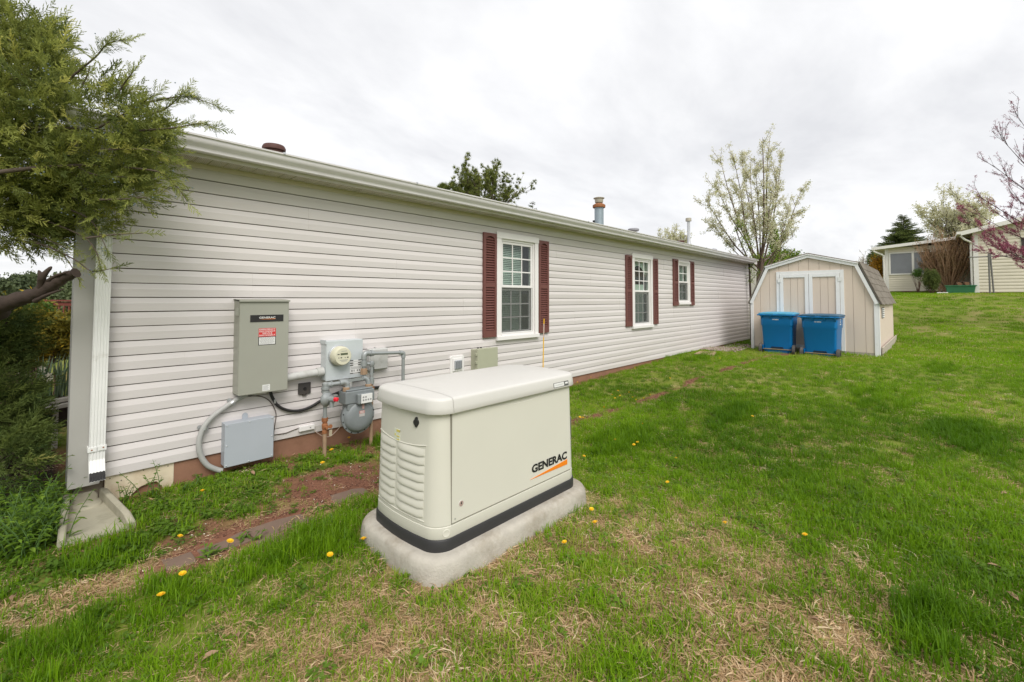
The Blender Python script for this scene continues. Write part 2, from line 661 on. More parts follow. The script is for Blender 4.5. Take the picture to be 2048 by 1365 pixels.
# perforations of the vented panels: fine dark dots
SOFF_V = mat('vented_soffit', (0.66, 0.61, 0.52), 0.55)
t = SOFF_V.node_tree
vt = t.nodes.new('ShaderNodeTexVoronoi'); vt.inputs['Scale'].default_value = 95
vt.inputs['Randomness'].default_value = 0.0
tcn = t.nodes.new('ShaderNodeTexCoord'); t.links.new(tcn.outputs['Object'], vt.inputs['Vector'])
lt = t.nodes.new('ShaderNodeMath'); lt.operation = 'LESS_THAN'; lt.inputs[1].default_value = 0.30
t.links.new(vt.outputs['Distance'], lt.inputs[0])
mxn = t.nodes.new('ShaderNodeMix'); mxn.data_type = 'RGBA'
mxn.inputs[6].default_value = (0.66, 0.61, 0.52, 1); mxn.inputs[7].default_value = (0.10, 0.09, 0.07, 1)
t.links.new(lt.outputs[0], mxn.inputs[0]); t.links.new(mxn.outputs[2], t.nodes['Principled BSDF'].inputs['Base Color'])
sp.data.materials[0] = SOFF_V
nso = int((HX1 - HX0) / 0.304)
for i in range(nso):
    loc = Vector((HX0 + i * 0.304, 0, 0)) - WO[house]
    if i == 0: sp.location = loc
    else: dup(sp, house, loc)
# fascia, gutter
GX1 = 14.55
mb = MB(); mb.prism([(-0.222, 2.246), (-0.236, 2.246), (-0.236, 2.252), (-0.240, 2.256), (-0.240, 2.372), (-0.222, 2.372)], 'x', HX0 - 0.02, HX1)
mb.build('fascia', FASCIA, house)
gp = [(-0.242, 2.372), (-0.242, 2.272), (-0.300, 2.268), (-0.306, 2.274), (-0.308, 2.292), (-0.313, 2.302), (-0.333, 2.318), (-0.343, 2.334), (-0.346, 2.350),
      (-0.346, 2.362), (-0.358, 2.364), (-0.360, 2.376), (-0.350, 2.378)]
gi = [(-0.350, 2.371), (-0.340, 2.362), (-0.340, 2.350), (-0.337, 2.336), (-0.327, 2.322), (-0.300, 2.300), (-0.296, 2.280), (-0.248, 2.280), (-0.248, 2.372)]
mb = MB(); mb.prism(gp + gi, 'x', 0.12, GX1)
mb.prism([(-0.246, 2.270), (-0.302, 2.270), (-0.345, 2.335), (-0.355, 2.370), (-0.246, 2.370)], 'x', GX1 - 0.002, GX1 + 0.006)
mb.prism([(-0.246, 2.270), (-0.302, 2.270), (-0.345, 2.335), (-0.355, 2.370), (-0.246, 2.370)], 'x', 0.114, 0.122)
mb.build('gutter', GUTTER, house, smooth=True, sharp=28)
mb = MB()
for gx in (1.35, 2.62, 4.10, 5.7, 7.2, 8.9, 10.5, 12.2):
    mb.box(gx, gx + 0.02, -0.352, -0.246, 2.377, 2.381)
    mb.box(gx + 0.003, gx + 0.017, -0.364, -0.350, 2.366, 2.383)
mb.build('gutter_hanger', STEEL, house)
# roof slabs
mb = MB()
mb.prism([(-0.262, 2.375), (-0.262, 2.387), (3.75, 3.06), (3.75, 3.04)], 'x', HX0 - 0.06, HX1 + 0.06)
mb.prism([(7.78, 2.375), (7.78, 2.387), (3.75, 3.06), (3.75, 3.04)], 'x', HX0 - 0.06, HX1 + 0.06)
roof = mb.build('roof', SHINGLE, house)
mb = MB(); mb.prism([(-0.268, 2.368), (-0.268, 2.389), (-0.20, 2.404), (-0.20, 2.400), (-0.262, 2.386)], 'x', HX0 - 0.06, HX1 + 0.06)
mb.build('drip_edge', WHITE_D, house)


def roofz(y):
    return 2.387 + (y + 0.262) * (3.06 - 2.387) / (3.75 + 0.262)


# roof vents and pipes, each standing on the roof slope
RUST = mat('rusty_iron', (0.30, 0.12, 0.05), 0.85, var=0.35, ns=18, bump=0.5, bs=60, dirt=(0.16, 0.07, 0.04))
VENT_RED = mat('red_brown_vent', (0.095, 0.042, 0.034), 0.7, var=0.2, ns=10, bump=0.3)
ZINC = mat('zinc_flue', (0.30, 0.36, 0.40), 0.5, 0.5, var=0.15, ns=8)
PIPE_GREY = mat('grey_pvc', (0.32, 0.32, 0.35), 0.55, var=0.1)
PALE_METAL = mat('pale_aged_metal', (0.45, 0.42, 0.35), 0.6, 0.3, var=0.2)


def on_roof(px, py, depth):
    p = at(px, py, depth)
    return p[0], p[1], p[2]


x, y, z = on_roof(548, 296, 5.15)
s = 5.15 / F_PX
mb = MB(); mb.lathe([(0.10, roofz(y) - z - 0.05), (0.10, -0.02), (21 * s, -0.035), (21.5 * s, -0.005), (19 * s, 0.022), (10 * s, 0.036), (4.5 * s, 0.038), (4 * s, 0.046), (0, 0.048)], (x, y, z), (0, 0, 1), 28)
mb.build('roof_vent', VENT_RED, house, smooth=True)
x, y, z = on_roof(1198, 410, 8.6)
s = 8.6 / F_PX
mb = MB(); mb.lathe([(9.0 * s, roofz(y) - z - 0.1), (9.0 * s, -5 * s), (0, -5 * s)], (x, y, z), (0, 0, 1), 24)
flue = mb.build('flue_pipe', ZINC, house, smooth=True)
mb = MB(); mb.lathe([(0, -6 * s), (12.3 * s, -6 * s), (12.6 * s, -4 * s), (12.6 * s, -1 * s), (9 * s, 1.5 * s), (0, 1.5 * s)], (x, y, z), (0, 0, 1), 24)
mb.build('rusty_collar', RUST, flue, smooth=True)
mb = MB(); mb.lathe([(4.5 * s, 1 * s), (4.5 * s, 4 * s), (7.5 * s, 4 * s), (8 * s, 5 * s), (8.5 * s, 11 * s), (11 * s, 12.5 * s), (11 * s, 13.5 * s), (6 * s, 15 * s), (0, 15.5 * s)], (x, y, z), (0, 0, 1), 24)
mb.build('flue_cap', PALE_METAL, flue, smooth=True)
x, y, z = on_roof(1188, 445, 8.6)
mb = MB(); mb.lathe([(0.018, roofz(y) - z - 0.1), (0.018, 0.0), (0.026, 0.0), (0.026, 0.035), (0, 0.036)], (x, y, z), (0, 0, 1), 10)
mb.build('vent_pipe', BLACK, house, smooth=True)
x, y, z = on_roof(1267, 461, 9.4)
s = 9.4 / F_PX
mb = MB(); mb.lathe([(3 * s, roofz(y) - z - 0.1), (4 * s, -3 * s), (10.5 * s, -1.5 * s), (11 * s, 2 * s), (9 * s, 3.4 * s), (0, 3.8 * s)], (x, y, z), (0, 0, 1), 24)
mb.build('roof_vent', PIPE_GREY, house, smooth=True)
x, y, z = on_roof(1361, 484, 11.0)
s = 11.0 / F_PX
mb = MB(); mb.lathe([(4 * s, roofz(y) - z - 0.1), (4 * s, -2 * s), (8 * s, -1 * s), (8 * s, 1.2 * s), (5 * s, 2.4 * s), (0, 2.6 * s)], (x, y, z), (0, 0, 1), 20)
mb.build('roof_vent', VENT_RED, house, smooth=True)
x, y, z = on_roof(1377, 440, 11.2)
s = 11.2 / F_PX
mb = MB(); mb.lathe([(4.5 * s, roofz(y) - z - 0.1), (3.3 * s, -46 * s), (2.8 * s, -44 * s), (2.8 * s, -2 * s), (0, -2 * s)], (x, y, z), (0, 0, 1), 14)
pp = mb.build('vent_pipe', STEEL, house, smooth=True)
mb = MB(); mb.lathe([(0, -3 * s), (5.6 * s, -3 * s), (5.6 * s, 2.6 * s), (4.5 * s, 3.6 * s), (0, 3.8 * s)], (x, y, z), (0, 0, 1), 14)
mb.build('pipe_cap', PALE_METAL, pp, smooth=True)
x, y, z = on_roof(1427, 501, 12.6)
mb = MB(); mb.lathe([(0.09, -0.2), (0.10, -0.01), (0.085, 0.03), (0, 0.055)], (x, y, z), (0, 0, 1), 18)
mb.build('roof_vent', PIPE_GREY, house, smooth=True)

# skirting
mb = MB(); mb.box(0.225, 0.372, 0.03, 0.20, -0.33, -0.005); mb.build('pier_block', OLD_WOOD, house, bevel=0.006)
mb = MB(); mb.prism([(0.374, -0.30), (0.50, -0.30), (0.515, -0.165), (0.56, -0.125), (0.62, -0.108), (0.655, -0.112), (0.69, -0.16), (0.70, -0.30), (0.755, -0.30), (0.755, 0.002), (0.374, 0.002)], 'y', 0.005, 0.028)
mb.build('skirting_panel', FOAM, house, label='cream foam skirting panel with a broken lower edge')
mb = MB()
for (cx_, cz_) in ((0.40, -0.02), (0.72, -0.02), (0.46, -0.05), (0.58, -0.012)):
    mb.lathe([(0, 0.003), (0.004, 0.002), (0.004, 0)], (cx_, 0.005, cz_), (0, -1, 0), 8)
mb.build('skirting_nail', OLD_WOOD, house)
mb = MB(); mb.box(0.374, 0.756, 0.029, 0.05, -0.35, -0.002); mb.box(0.7565, HX1, 0.004, 0.03, -0.42, 0.002)
mb.build('skirting', BROWN_SKIRT, house)

# downspout with flutes, strap and kicked-out foot
def fluted(x0, x1, y0, y1, n=5):
    pts = [(x0, y1), (x1, y1), (x1, y0)]
    w = (x1 - x0)
    for i in range(n, 0, -1):
        a = x0 + w * (i - 0.22) / n; b = x0 + w * (i - 0.78) / n
        pts += [(a, y0), (a - 0.002, y0 + 0.004), (b + 0.002, y0 + 0.004), (b, y0)]
    pts.append((x0, y0))
    return pts


rings = []
for (z, dx, dyy) in ((2.26, 0.004, 0.0), (1.8, 0.004, 0.0), (0.20, 0, 0.0), (0.15, 0, 0.0), (0.09, 0, -0.035), (0.035, 0, -0.085)):
    rings.append([(px + dx, py + dyy, z + (0.03 * (py + 0.095) / 0.06 if z < 0.1 else 0)) for px, py in fluted(0.283, 0.362, -0.096, -0.036)])
mb = MB(); mb.loft(rings, True, False)
ds = mb.build('downspout', WHITE_D, house)
mb = MB(); mb.loft([[(x, y, z + 0.0015) for x, y, z in rings[-1]], [(0.3225 + (x - 0.3225) * 0.97, y + 0.01, z + 0.03) for x, y, z in rings[-1]]], False, True)
mb.build('downspout_mouth', BLACK, ds)
mb = MB(); mb.box(0.276, 0.3205, -0.1015, -0.0965, 0.205, 0.238).box(0.3245, 0.369, -0.1015, -0.0965, 0.207, 0.240)
mb.box(0.276, 0.2825, -0.0965, -0.03, 0.205, 0.238).box(0.3625, 0.369, -0.0965, -0.03, 0.207, 0.240)
mb.build('downspout_strap', WHITE_D, ds, bevel=0.003)
mb = MB()
for sx, sz in ((0.296, 0.22), (0.352, 0.226)):
    mb.lathe([(0.0045, 0), (0.0045, 0.002), (0, 0.003)], (sx, -0.1015, sz), (0, -1, 0), 8)
mb.build('rusty_screw', RUST, ds)


def window(spec, n):
    x0, x1, z0, z1, nc, nr = spec
    cas = 0.075 if n < 2 else 0.035
    mb = MB()
    mb.box(x0, x0 + cas, -0.042, 0.0, z0 + 0.05, z1 - cas * 1.1)
    mb.box(x1 - cas, x1, -0.042, 0.0, z0 + 0.05, z1 - cas * 1.1)
    mb.box(x0 - 0.006 * (n < 2), x1 + 0.006 * (n < 2), -0.048, 0.0, z1 - cas * 1.1, z1)
    mb.box(x0 - 0.006 * (n < 2), x1 + 0.006 * (n < 2), -0.060, 0.0, z0, z0 + 0.05)
    w = mb.build('window', WHITE, house, bevel=0.004)
    a, b, c, d = x0 + cas, x1 - cas, z0 + 0.05, z1 - cas * 1.1
    if n < 2:
        mb = MB()
        mb.box(a - 0.004, a + 0.006, -0.046, -0.0425, c, d).box(b - 0.006, b + 0.004, -0.046, -0.0425, c, d)
        mb.build('casing_bead', WHITE, w)
    f = 0.028
    mb = MB()
    mb.box(a, a + f, -0.026, 0.06, c, d).box(b - f, b, -0.026, 0.06, c, d)
    mb.box(a + f, b - f, -0.026, 0.06, d - f, d).box(a + f, b - f, -0.030, 0.06, c, c + f)
    mb.build('frame', WHITE, w, bevel=0.003)
    a, b, c, d = a + f, b - f, c + f, d - f
    zm = c + (d - c) * 0.505
    for up in (1, 0):
        zl, zh = (zm - 0.008, d) if up else (c, zm - 0.010)
        ys = -0.014 if up else 0.012
        rw = 0.034
        mb = MB()
        mb.box(a, a + rw, ys, ys + 0.026, zl, zh).box(b - rw, b, ys, ys + 0.026, zl, zh)
        mb.box(a + rw, b - rw, ys, ys + 0.026, zh - rw, zh).box(a + rw, b - rw, ys, ys + 0.026, zl, zl + rw)
        mb.build('sash', WHITE, w, bevel=0.003)
        mb = MB(); mb.box(a + rw - 0.004, b - rw + 0.004, ys + 0.011, ys + 0.015, zl + rw - 0.004, zh - rw + 0.004)
        mb.build('pane', GLASS, w)
        for i in range(1, nc):
            xx = a + rw + (b - a - 2 * rw) * i / nc
            mb = MB(); mb.box(xx - 0.008, xx + 0.008, ys + 0.003, ys + 0.010, zl + rw, zh - rw)
            mb.build('muntin', WHITE, w)
        for i in range(1, nr):
            z_ = zl + rw + (zh - zl - 2 * rw) * i / nr
            mb = MB(); mb.box(a + rw, b - rw, ys + 0.0045, ys + 0.0095, z_ - 0.008, z_ + 0.008)
            mb.build('muntin', WHITE, w)
    mb = MB(); mb.box(a + 0.004, b - 0.004, -0.006, -0.004, c + 0.006, zm - 0.012)
    mb.build('insect_screen', SCREEN, w)
    mb = MB()
    mb.box(a + 0.004, a + 0.016, -0.009, -0.002, c + 0.004, zm - 0.01).box(b - 0.016, b - 0.004, -0.009, -0.002, c + 0.004, zm - 0.01)
    mb.box(a + 0.016, b - 0.016, -0.009, -0.002, c + 0.004, c + 0.016)
    mb.build('screen_frame', WHITE_D, w)
    if n == 0 or n == 2:
        mb = MB()
        z_ = c + 0.02
        xb = b + 0.0 if n == 2 else b - 0.13
        while z_ < d - 0.01:
            mb.add([(a, 0.066, z_ - 0.009), (xb, 0.066, z_ - 0.009), (xb, 0.084, z_ + 0.010), (a, 0.084, z_ + 0.010)], [(0, 1, 2, 3)])
            z_ += 0.024
        mb.build('window_blind', BLIND, w)
    else:
        mb = MB()
        cp = []
        for i in range(25):
            xx = a + (b - a) * i / 24
            cp.append((xx, 0.09 + 0.012 * math.sin(i * 1.9)))
        pts = cp + [(p, q + 0.004) for p, q in reversed(cp)]
        hh = c + (d - c) * 0.62
        mb.prism(pts, 'z', c, hh)
        # swagged valance
        top = []
        for i in range(13):
            t_ = i / 12
            top.append((a + (b - a) * t_, d - 0.10 - 0.20 * abs(t_ - 0.5) * 2 * abs(t_ - 0.5) * 2))
        mb.prism([(a, d)] + top + [(b, d)], 'y', 0.065, 0.072)
        mb.build('curtain', BLIND, w)
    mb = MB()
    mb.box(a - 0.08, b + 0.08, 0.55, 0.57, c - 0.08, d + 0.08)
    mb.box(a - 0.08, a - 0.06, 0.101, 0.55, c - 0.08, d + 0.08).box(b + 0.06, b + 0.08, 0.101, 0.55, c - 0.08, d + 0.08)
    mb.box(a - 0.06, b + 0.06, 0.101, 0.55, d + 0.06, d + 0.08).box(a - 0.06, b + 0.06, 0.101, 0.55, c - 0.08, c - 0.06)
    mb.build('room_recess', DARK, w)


for i, w in enumerate(WINS):
    window(w, i)

# shutters: stiles, rails, an arched head and louvre slats
slat_me = {}


def shutter(x0, x1, z0, z1):
    y0, y1 = -0.046, -0.017
    sw = 0.038
    zm = z0 + (z1 - z0) * 0.50
    mb = MB()
    mb.box(x0, x0 + sw, y0, y1, z0, z1).box(x1 - sw, x1, y0, y1, z0, z1)
    mb.box(x0 + sw, x1 - sw, y0, y1, z0, z0 + 0.085)
    mb.box(x0 + sw, x1 - sw, y0, y1, zm - 0.03, zm + 0.03)
    cx_, hw = (x0 + x1) / 2, (x1 - x0) / 2 - sw
    arc = [(cx_ + hw * math.cos(a), z1 - 0.085 + 0.045 * math.sin(a)) for a in np.linspace(0, math.pi, 9)]
    mb.prism([(x0 + sw, z1), (x1 - sw, z1)] + arc, 'y', y0, y1)
    mb.box(x0 + sw - 0.002, x1 - sw + 0.002, -0.020, y1 + 0.0005, z0 + 0.02, z1 - 0.02)
    s = mb.build('shutter', SHUT, house, bevel=0.003)
    key = round(x1 - x0, 3)
    z = z0 + 0.085 + 0.016
    while z < z1 - 0.062:
        if not (zm - 0.045 < z < zm + 0.042):
            if key not in slat_me:
                m2 = MB()
                m2.prism([(-0.0205, 0.016), (-0.024, 0.016), (-0.043, -0.006), (-0.043, -0.011), (-0.036, -0.011), (-0.0205, 0.010)], 'x', -hw - 0.001, hw + 0.001)
                o = m2.build('louvre', SHUT, s)
                v2 = np.array([tuple(v.co) for v in o.data.vertices]) + np.array(WO[s])
                o.data.vertices.foreach_set('co', v2.ravel()); o.data.update()
                slat_me[key] = o.data
            else:
                o = link('louvre', slat_me[key], s)
            o.location = Vector((cx_, 0, z)) - WO[s]
        z += 0.0318


shutter(3.850, 4.078, 0.725, 2.045)
shutter(4.925, 5.150, 0.725, 2.045)
shutter(7.405, 7.630, 0.705, 2.015)
shutter(8.478, 8.700, 0.705, 2.015)
shutter(9.445, 9.690, 1.063, 2.075)
shutter(10.355, 10.590, 1.063, 2.075)
# ------------------------------------------------------------------ things on the wall
CAB = mat('taupe_enamel', (0.335, 0.335, 0.285), 0.42, var=0.05, ns=5, bump=0.04, bs=150)
JBOX = mat('blue_grey_enamel', (0.40, 0.43, 0.47), 0.45, var=0.06, ns=5, bump=0.05, bs=150)
METERBOX = mat('pale_grey_enamel', (0.55, 0.59, 0.60), 0.45, 0.15, var=0.06, ns=8)
CONDUIT = mat('grey_conduit', (0.40, 0.40, 0.385), 0.55, var=0.10, ns=12, bump=0.1)
PVC = mat('pale_pvc_pipe', (0.50, 0.50, 0.48), 0.5, var=0.08, ns=10, dirt=(0.33, 0.32, 0.29), dirt_ns=5)
GASGREY = mat('grey_gas_paint', (0.205, 0.225, 0.23), 0.45, var=0.15, ns=16, bump=0.12, bs=60)
GASPIPE = mat('worn_grey_pipe', (0.33, 0.35, 0.35), 0.45, 0.35, var=0.2, ns=16, bump=0.15, bs=70, dirt=(0.20, 0.12, 0.07), dirt_ns=14, dirt_lo=0.62, dirt_hi=0.80)
PRIMER = mat('tan_primed_pipe', (0.33, 0.22, 0.14), 0.75, var=0.25, ns=14, bump=0.3)
METERFACE = mat('cream_meter_face', (0.62, 0.60, 0.46), 0.4, var=0.04)
LCD = mat('lcd_display', (0.10, 0.115, 0.07), 0.3)
GREENBOX = mat('olive_grey_box', (0.40, 0.405, 0.30), 0.5, var=0.06)
BRONZE = mat('dark_bronze_plastic', (0.055, 0.050, 0.048), 0.55, var=0.15, dirt=(0.09, 0.07, 0.05))
YELLOW = mat('yellow_fibreglass', (0.80, 0.45, 0.02), 0.45, var=0.05)
REDCAP = mat('red_cap', (0.75, 0.02, 0.04), 0.35, var=0.05)
PINK = mat('pale_pink_wire', (0.55, 0.42, 0.36), 0.6)
WIREB = mat('brown_wire', (0.085, 0.065, 0.05), 0.7)

# transfer switch cabinet
t = thing('transfer_switch', 'tall taupe metal cabinet on the siding with black nameplate and red warning label', 'electrical cabinet', (1.30, 0, 0.83))
X0, X1, Z0, Z1, YF = 1.122, 1.490, 0.452, 1.196, -0.150
mb = MB(); mb.box(X0, X1, -0.143, -0.013, Z0, Z1)
mb.build('body', CAB, t, bevel=0.004)
mb = MB(); mb.box(X0 + 0.001, X1 + 0.003, YF - 0.004, -0.1435, Z0 - 0.004, Z1 - 0.012)
door = mb.build('door', CAB, t, bevel=0.004)
mb = MB(); mb.prism([(-0.010, Z1 + 0.012), (-0.168, Z1 + 0.002), (-0.168, Z1 - 0.012), (-0.162, Z1 - 0.012), (-0.160, Z1 - 0.001), (-0.010, Z1 + 0.004)], 'x', X0 - 0.006, X1 + 0.008)
mb.build('rain_hood', CAB, t, bevel=0.002)
mb = MB(); mb.box(X0 - 0.012, X0, -0.135, -0.105, 1.075, 1.135).box(X0 - 0.018, X0 - 0.012, -0.140, -0.100, 1.075, 1.128)
mb.build('latch', CAB, t, bevel=0.002)
yd = YF - 0.0042
mb = MB(); mb.box(1.198, 1.448, yd - 0.003, yd, 1.022, 1.078)
np_ = mb.build('nameplate', BLACK, door)
lettering('nameplate_lettering', 'GENERAC', 1.262, 1.385, 1.048, 1.064, yd - 0.0036, PAPER, door, 0.02)
mb = MB(); mb.prism([(1.262, 1.0425), (1.385, 1.0425), (1.385, 1.0465), (1.30, 1.0445)], 'y', yd - 0.0036, yd - 0.0030)
mb.build('orange_swoosh', ORANGE, door)
lx0, lx1 = 1.262, 1.391
mb = MB(); mb.box(lx0, lx1, yd - 0.0008, yd + 0.001, 0.902, 0.969); mb.build('warning_label', RED, door)
for i, s in enumerate(('EMERGENCY', 'DISCONNECT', 'SERVICE', 'DISCONNECT')):
    zc = 0.9595 - i * 0.0158
    hw = 0.060 if len(s) > 8 else 0.037
    lettering('label_lettering', s, 1.3265 - hw, 1.3265 + hw, zc - 0.0062, zc + 0.0062, yd - 0.0012, PAPER, door, 0.012)
mb = MB(); mb.box(lx0 - 0.002, lx1 + 0.001, yd - 0.0006, yd + 0.001, 0.833, 0.9015); mb.build('label_border', INK, door)
mb = MB(); mb.box(lx0 + 0.003, lx1 - 0.004, yd - 0.0011, yd, 0.838, 0.897); mb.build('instruction_label', PAPER, door)
mb = MB()
for i in range(7):
    z_ = 0.892 - i * 0.0078
    a = lx0 + 0.008 + 0.004 * (i % 3)
    xx = a
    while xx < lx1 - 0.014 - 0.01 * (i in (3, 6)):
        wd = 0.006 + 0.008 * random.random()
        mb.box(xx, min(xx + wd, lx1 - 0.01), yd - 0.0015, yd - 0.0011, z_ - 0.0016, z_ + 0.0016)
        xx += wd + 0.003
mb.build('small_print', GREYTXT, door)
mb = MB(); mb.box(1.297, 1.354, yd - 0.0008, yd + 0.001, 0.462, 0.512); mb.build('serial_label', PAPER, door)
mb = MB()
for i in range(5):
    mb.box(1.303, 1.345 - 0.006 * (i % 2), yd - 0.0012, yd - 0.0008, 0.469 + i * 0.008, 0.4715 + i * 0.008)
mb.build('small_print', GREYTXT, door)

# junction box
t = thing('junction_box', 'flat blue-grey metal junction box fixed low on the wall below the tall cabinet', 'junction box', (1.22, 0, 0.06))
mb = MB(); mb.box(1.052, 1.398, -0.108, -0.012, -0.090, 0.236); mb.build('body', JBOX, t, bevel=0.004)
mb = MB(); mb.box(1.048, 1.402, -0.122, -0.1085, -0.094, 0.238); cv = mb.build('cover', JBOX, t, bevel=0.004)
for sx, sz in ((1.062, 0.224), (1.22, 0.226), (1.388, 0.224), (1.062, 0.07), (1.388, 0.08), (1.062, -0.080), (1.22, -0.082), (1.388, -0.080)):
    mb = MB(); mb.lathe([(0.0055, 0), (0.0055, 0.002), (0.003, 0.004), (0, 0.0045)], (sx, -0.122, sz), (0, -1, 0), 10)
    mb.build('screw', STEEL, cv, smooth=True)
mb = MB(); mb.box(1.195, 1.235, -0.024, -0.0165, 0.236, 0.262); mb.lathe([(0.02, 0), (0.02, 0.008), (0, 0.008)], (1.215, -0.0165, 0.262), (0, -1, 0), 16)
mb.build('mounting_tab', JBOX, t)

# looping conduit left of the boxes
t = thing('looped_conduit', 'grey bent conduit curving from the cabinet down to the junction box', 'conduit', (1.0, 0, 0.2))
pix = [(494, 789), (478, 797), (450, 815), (425, 834), (407, 856), (398, 884), (401, 910), (414, 930), (432, 939), (450, 940)]
pts = [atY(px, py, -0.045) for px, py in pix]
pts[-1] = (1.054, -0.05, pts[-1][2])
# smooth it
def spline(P, n=5):
    P = [Vector(p) for p in P]
    o = []
    for i in range(len(P) - 1):
        a, b, c, d = P[max(i - 1, 0)], P[i], P[i + 1], P[min(i + 2, len(P) - 1)]
        for j in range(n):
            s = j / n
            o.append(0.5 * ((2 * b) + (-a + c) * s + (2 * a - 5 * b + 4 * c - d) * s * s + (-a + 3 * b - 3 * c + d) * s ** 3))
    o.append(P[-1])
    return o


mb = MB(); mb.tube(spline(pts), 0.0195, 14); cd = mb.build('pipe', CONDUIT, t, smooth=True)
for (px, py, ex, ey) in ((465, 806, 458, 801), (410, 857, 399, 855)):
    a = Vector(atY(px, py, -0.045)); b = Vector(atY(ex, ey, -0.02))
    d = (Vector(atY(px + 10, py - 8, -0.045)) - a) if px > 430 else (Vector(atY(px + 3, py - 10, -0.045)) - a)
    d.normalize()
    mb = MB(); mb.tube([a - d * 0.011, a + d * 0.011], 0.0225, 16)
    mb.lathe([(0.0, 0.004), (0.016, 0.004), (0.016, 0)], b, (0, -1, 0), 12)
    mb.lathe([(0.0, 0.008), (0.005, 0.008), (0.006, 0)], b, (0, -1, 0), 8)
    cl = mb.build('clamp', STEEL, t, smooth=True)

# horizontal pipe between cabinet and meter
t = thing('service_conduit', 'fat pale plastic pipe running level from the cabinet to the electric meter box', 'conduit', (1.65, 0, 0.55))
mb = MB(); mb.tube([(1.492, -0.075, 0.532), (1.80, -0.075, 0.550)], 0.034, 18); mb.build('pipe', PVC, t, smooth=True)
mb = MB(); mb.tube([(1.77, -0.075, 0.548), (1.828, -0.075, 0.551)], 0.040, 18); mb.build('coupling', PVC, t, smooth=True)

# electric meter
t = thing('electric_meter', 'pale grey electric meter box with a round cream glass-fronted meter', 'electric meter', (2.0, 0, 0.65))
mb = MB(); mb.box(1.832, 2.185, -0.115, -0.012, 0.470, 0.824); mb.build('box', METERBOX, t, bevel=0.003)
mb = MB(); mb.box(1.834, 2.188, -0.124, -0.1155, 0.466, 0.822); cv = mb.build('cover', METERBOX, t, bevel=0.003)
mb = MB(); mb.box(1.824, 1.8315, -0.128, -0.012, 0.80, 0.834); mb.build('hood_edge', METERBOX, t)
mc = (1.948, -0.1245, 0.688)
mb = MB(); mb.lathe([(0.098, 0), (0.098, 0.012), (0.090, 0.016), (0, 0.016)], mc, (0, -1, 0), 36); mb.build('socket_ring', STEEL, t, smooth=True)
mb = MB(); mb.lathe([(0.089, 0.0165), (0.088, 0.055), (0.080, 0.085), (0.074, 0.092), (0, 0.092)], mc, (0, -1, 0), 40)
dm = mb.build('meter', METERFACE, t, smooth=True)
ym = mc[1] - 0.0922
mb = MB(); mb.box(1.922, 1.990, ym - 0.0008, ym, 0.700, 0.718); mb.build('display', LCD, dm)
mb = MB()
for (a, b, z_) in ((1.893, 1.912, 0.709), (1.902, 1.909, 0.677), (1.922, 1.936, 0.677), (1.962, 1.968, 0.677), (1.982, 1.998, 0.677)):
    mb.box(a, b, ym - 0.0008, ym, z_ - 0.004, z_ + 0.004)
mb.build('meter_marks', INK, dm)
mb = MB()
for (a, b, z_) in ((1.93, 1.985, 0.735), (1.915, 1.992, 0.655), (1.93, 1.98, 0.645)):
    mb.box(a, b, ym - 0.0007, ym, z_ - 0.002, z_ + 0.002)
mb.build('small_print', GREYTXT, dm)
mb = MB(); mb.box(2.060, 2.178, -0.1247, -0.1237, 0.500, 0.632); mb.build('meter_label', PAPER, cv)
mb = MB()
for z_ in (0.628, 0.604, 0.583, 0.508):
    mb.box(2.060, 2.092, -0.1253, -0.1248, z_ - 0.004, z_ + 0.004).box(2.140, 2.178, -0.1253, -0.1248, z_ - 0.004, z_ + 0.004)
mb.box(2.092, 2.14, -0.1253, -0.1248, 0.506, 0.510)
for (a, b) in ((2.075, 2.085), (2.098, 2.104), (2.130, 2.138), (2.15, 2.158)):
    mb.box(a, b, -0.1253, -0.1248, 0.524, 0.540)
mb.build('label_bars', INK, cv)
mb = MB()
for z_ in (0.616, 0.594, 0.566, 0.558, 0.55):
    mb.box(2.07, 2.168, -0.1252, -0.1248, z_ - 0.0015, z_ + 0.0015)
mb.build('small_print', GREYTXT, cv)
mb = MB(); mb.box(1.99, 2.04, -0.136, -0.1245, 0.452, 0.474); mb.build('hasp', STEEL, t)
mb = MB(); mb.tube(spline([(2.08, -0.07, 0.475), (2.08, -0.07, 0.28), (2.08, -0.06, 0.18), (2.08, -0.02, 0.13), (2.08, 0.03, 0.12)], 4), 0.030, 16); mb.build('drop_pipe', PVC, t, smooth=True)

# gas meter with its regulator and pipework
t = thing('gas_meter', 'grey gas meter with round diaphragm case, regulator with red cap and pipework against the wall', 'gas meter', (2.05, -0.2, -0.15))
c = (2.085, -0.165, 0.135)
mb = MB(); mb.lathe([(0.128, 0), (0.138, 0.01), (0.148, 0.07), (0.160, 0.074), (0.160, 0.084), (0.142, 0.088), (0.136, 0.106), (0.118, 0.124), (0.07, 0.131), (0, 0.132)], c, (0, -1, 0), 40)
case = mb.build('diaphragm_case', GASGREY, t, smooth=True)
for i in range(14):
    a = 2 * math.pi * i / 14 + 0.2
    mb = MB(); mb.lathe([(0.006, 0), (0.006, 0.006), (0, 0.006)], (c[0] + 0.151 * math.cos(a), c[1] - 0.084, c[2] + 0.151 * math.sin(a)), (0, -1, 0), 6)
    mb.build('bolt', BLACK, case)
yl = c[1] - 0.1325
mb = MB(); mb.box(2.068, 2.120, yl - 0.001, yl + 0.001, 0.165, 0.190); mb.build('red_label', mat('faded_red_label', (0.45, 0.20, 0.18), 0.6), case)
mb = MB(); mb.box(2.068, 2.120, yl - 0.001, yl + 0.001, 0.138, 0.1645); mb.build('grey_label', mat('grey_label', (0.45, 0.43, 0.41), 0.6), case)
mb = MB()
for z_ in (0.183, 0.173):
    mb.box(2.073, 2.115, yl - 0.0015, yl - 0.001, z_ - 0.002, z_ + 0.002)
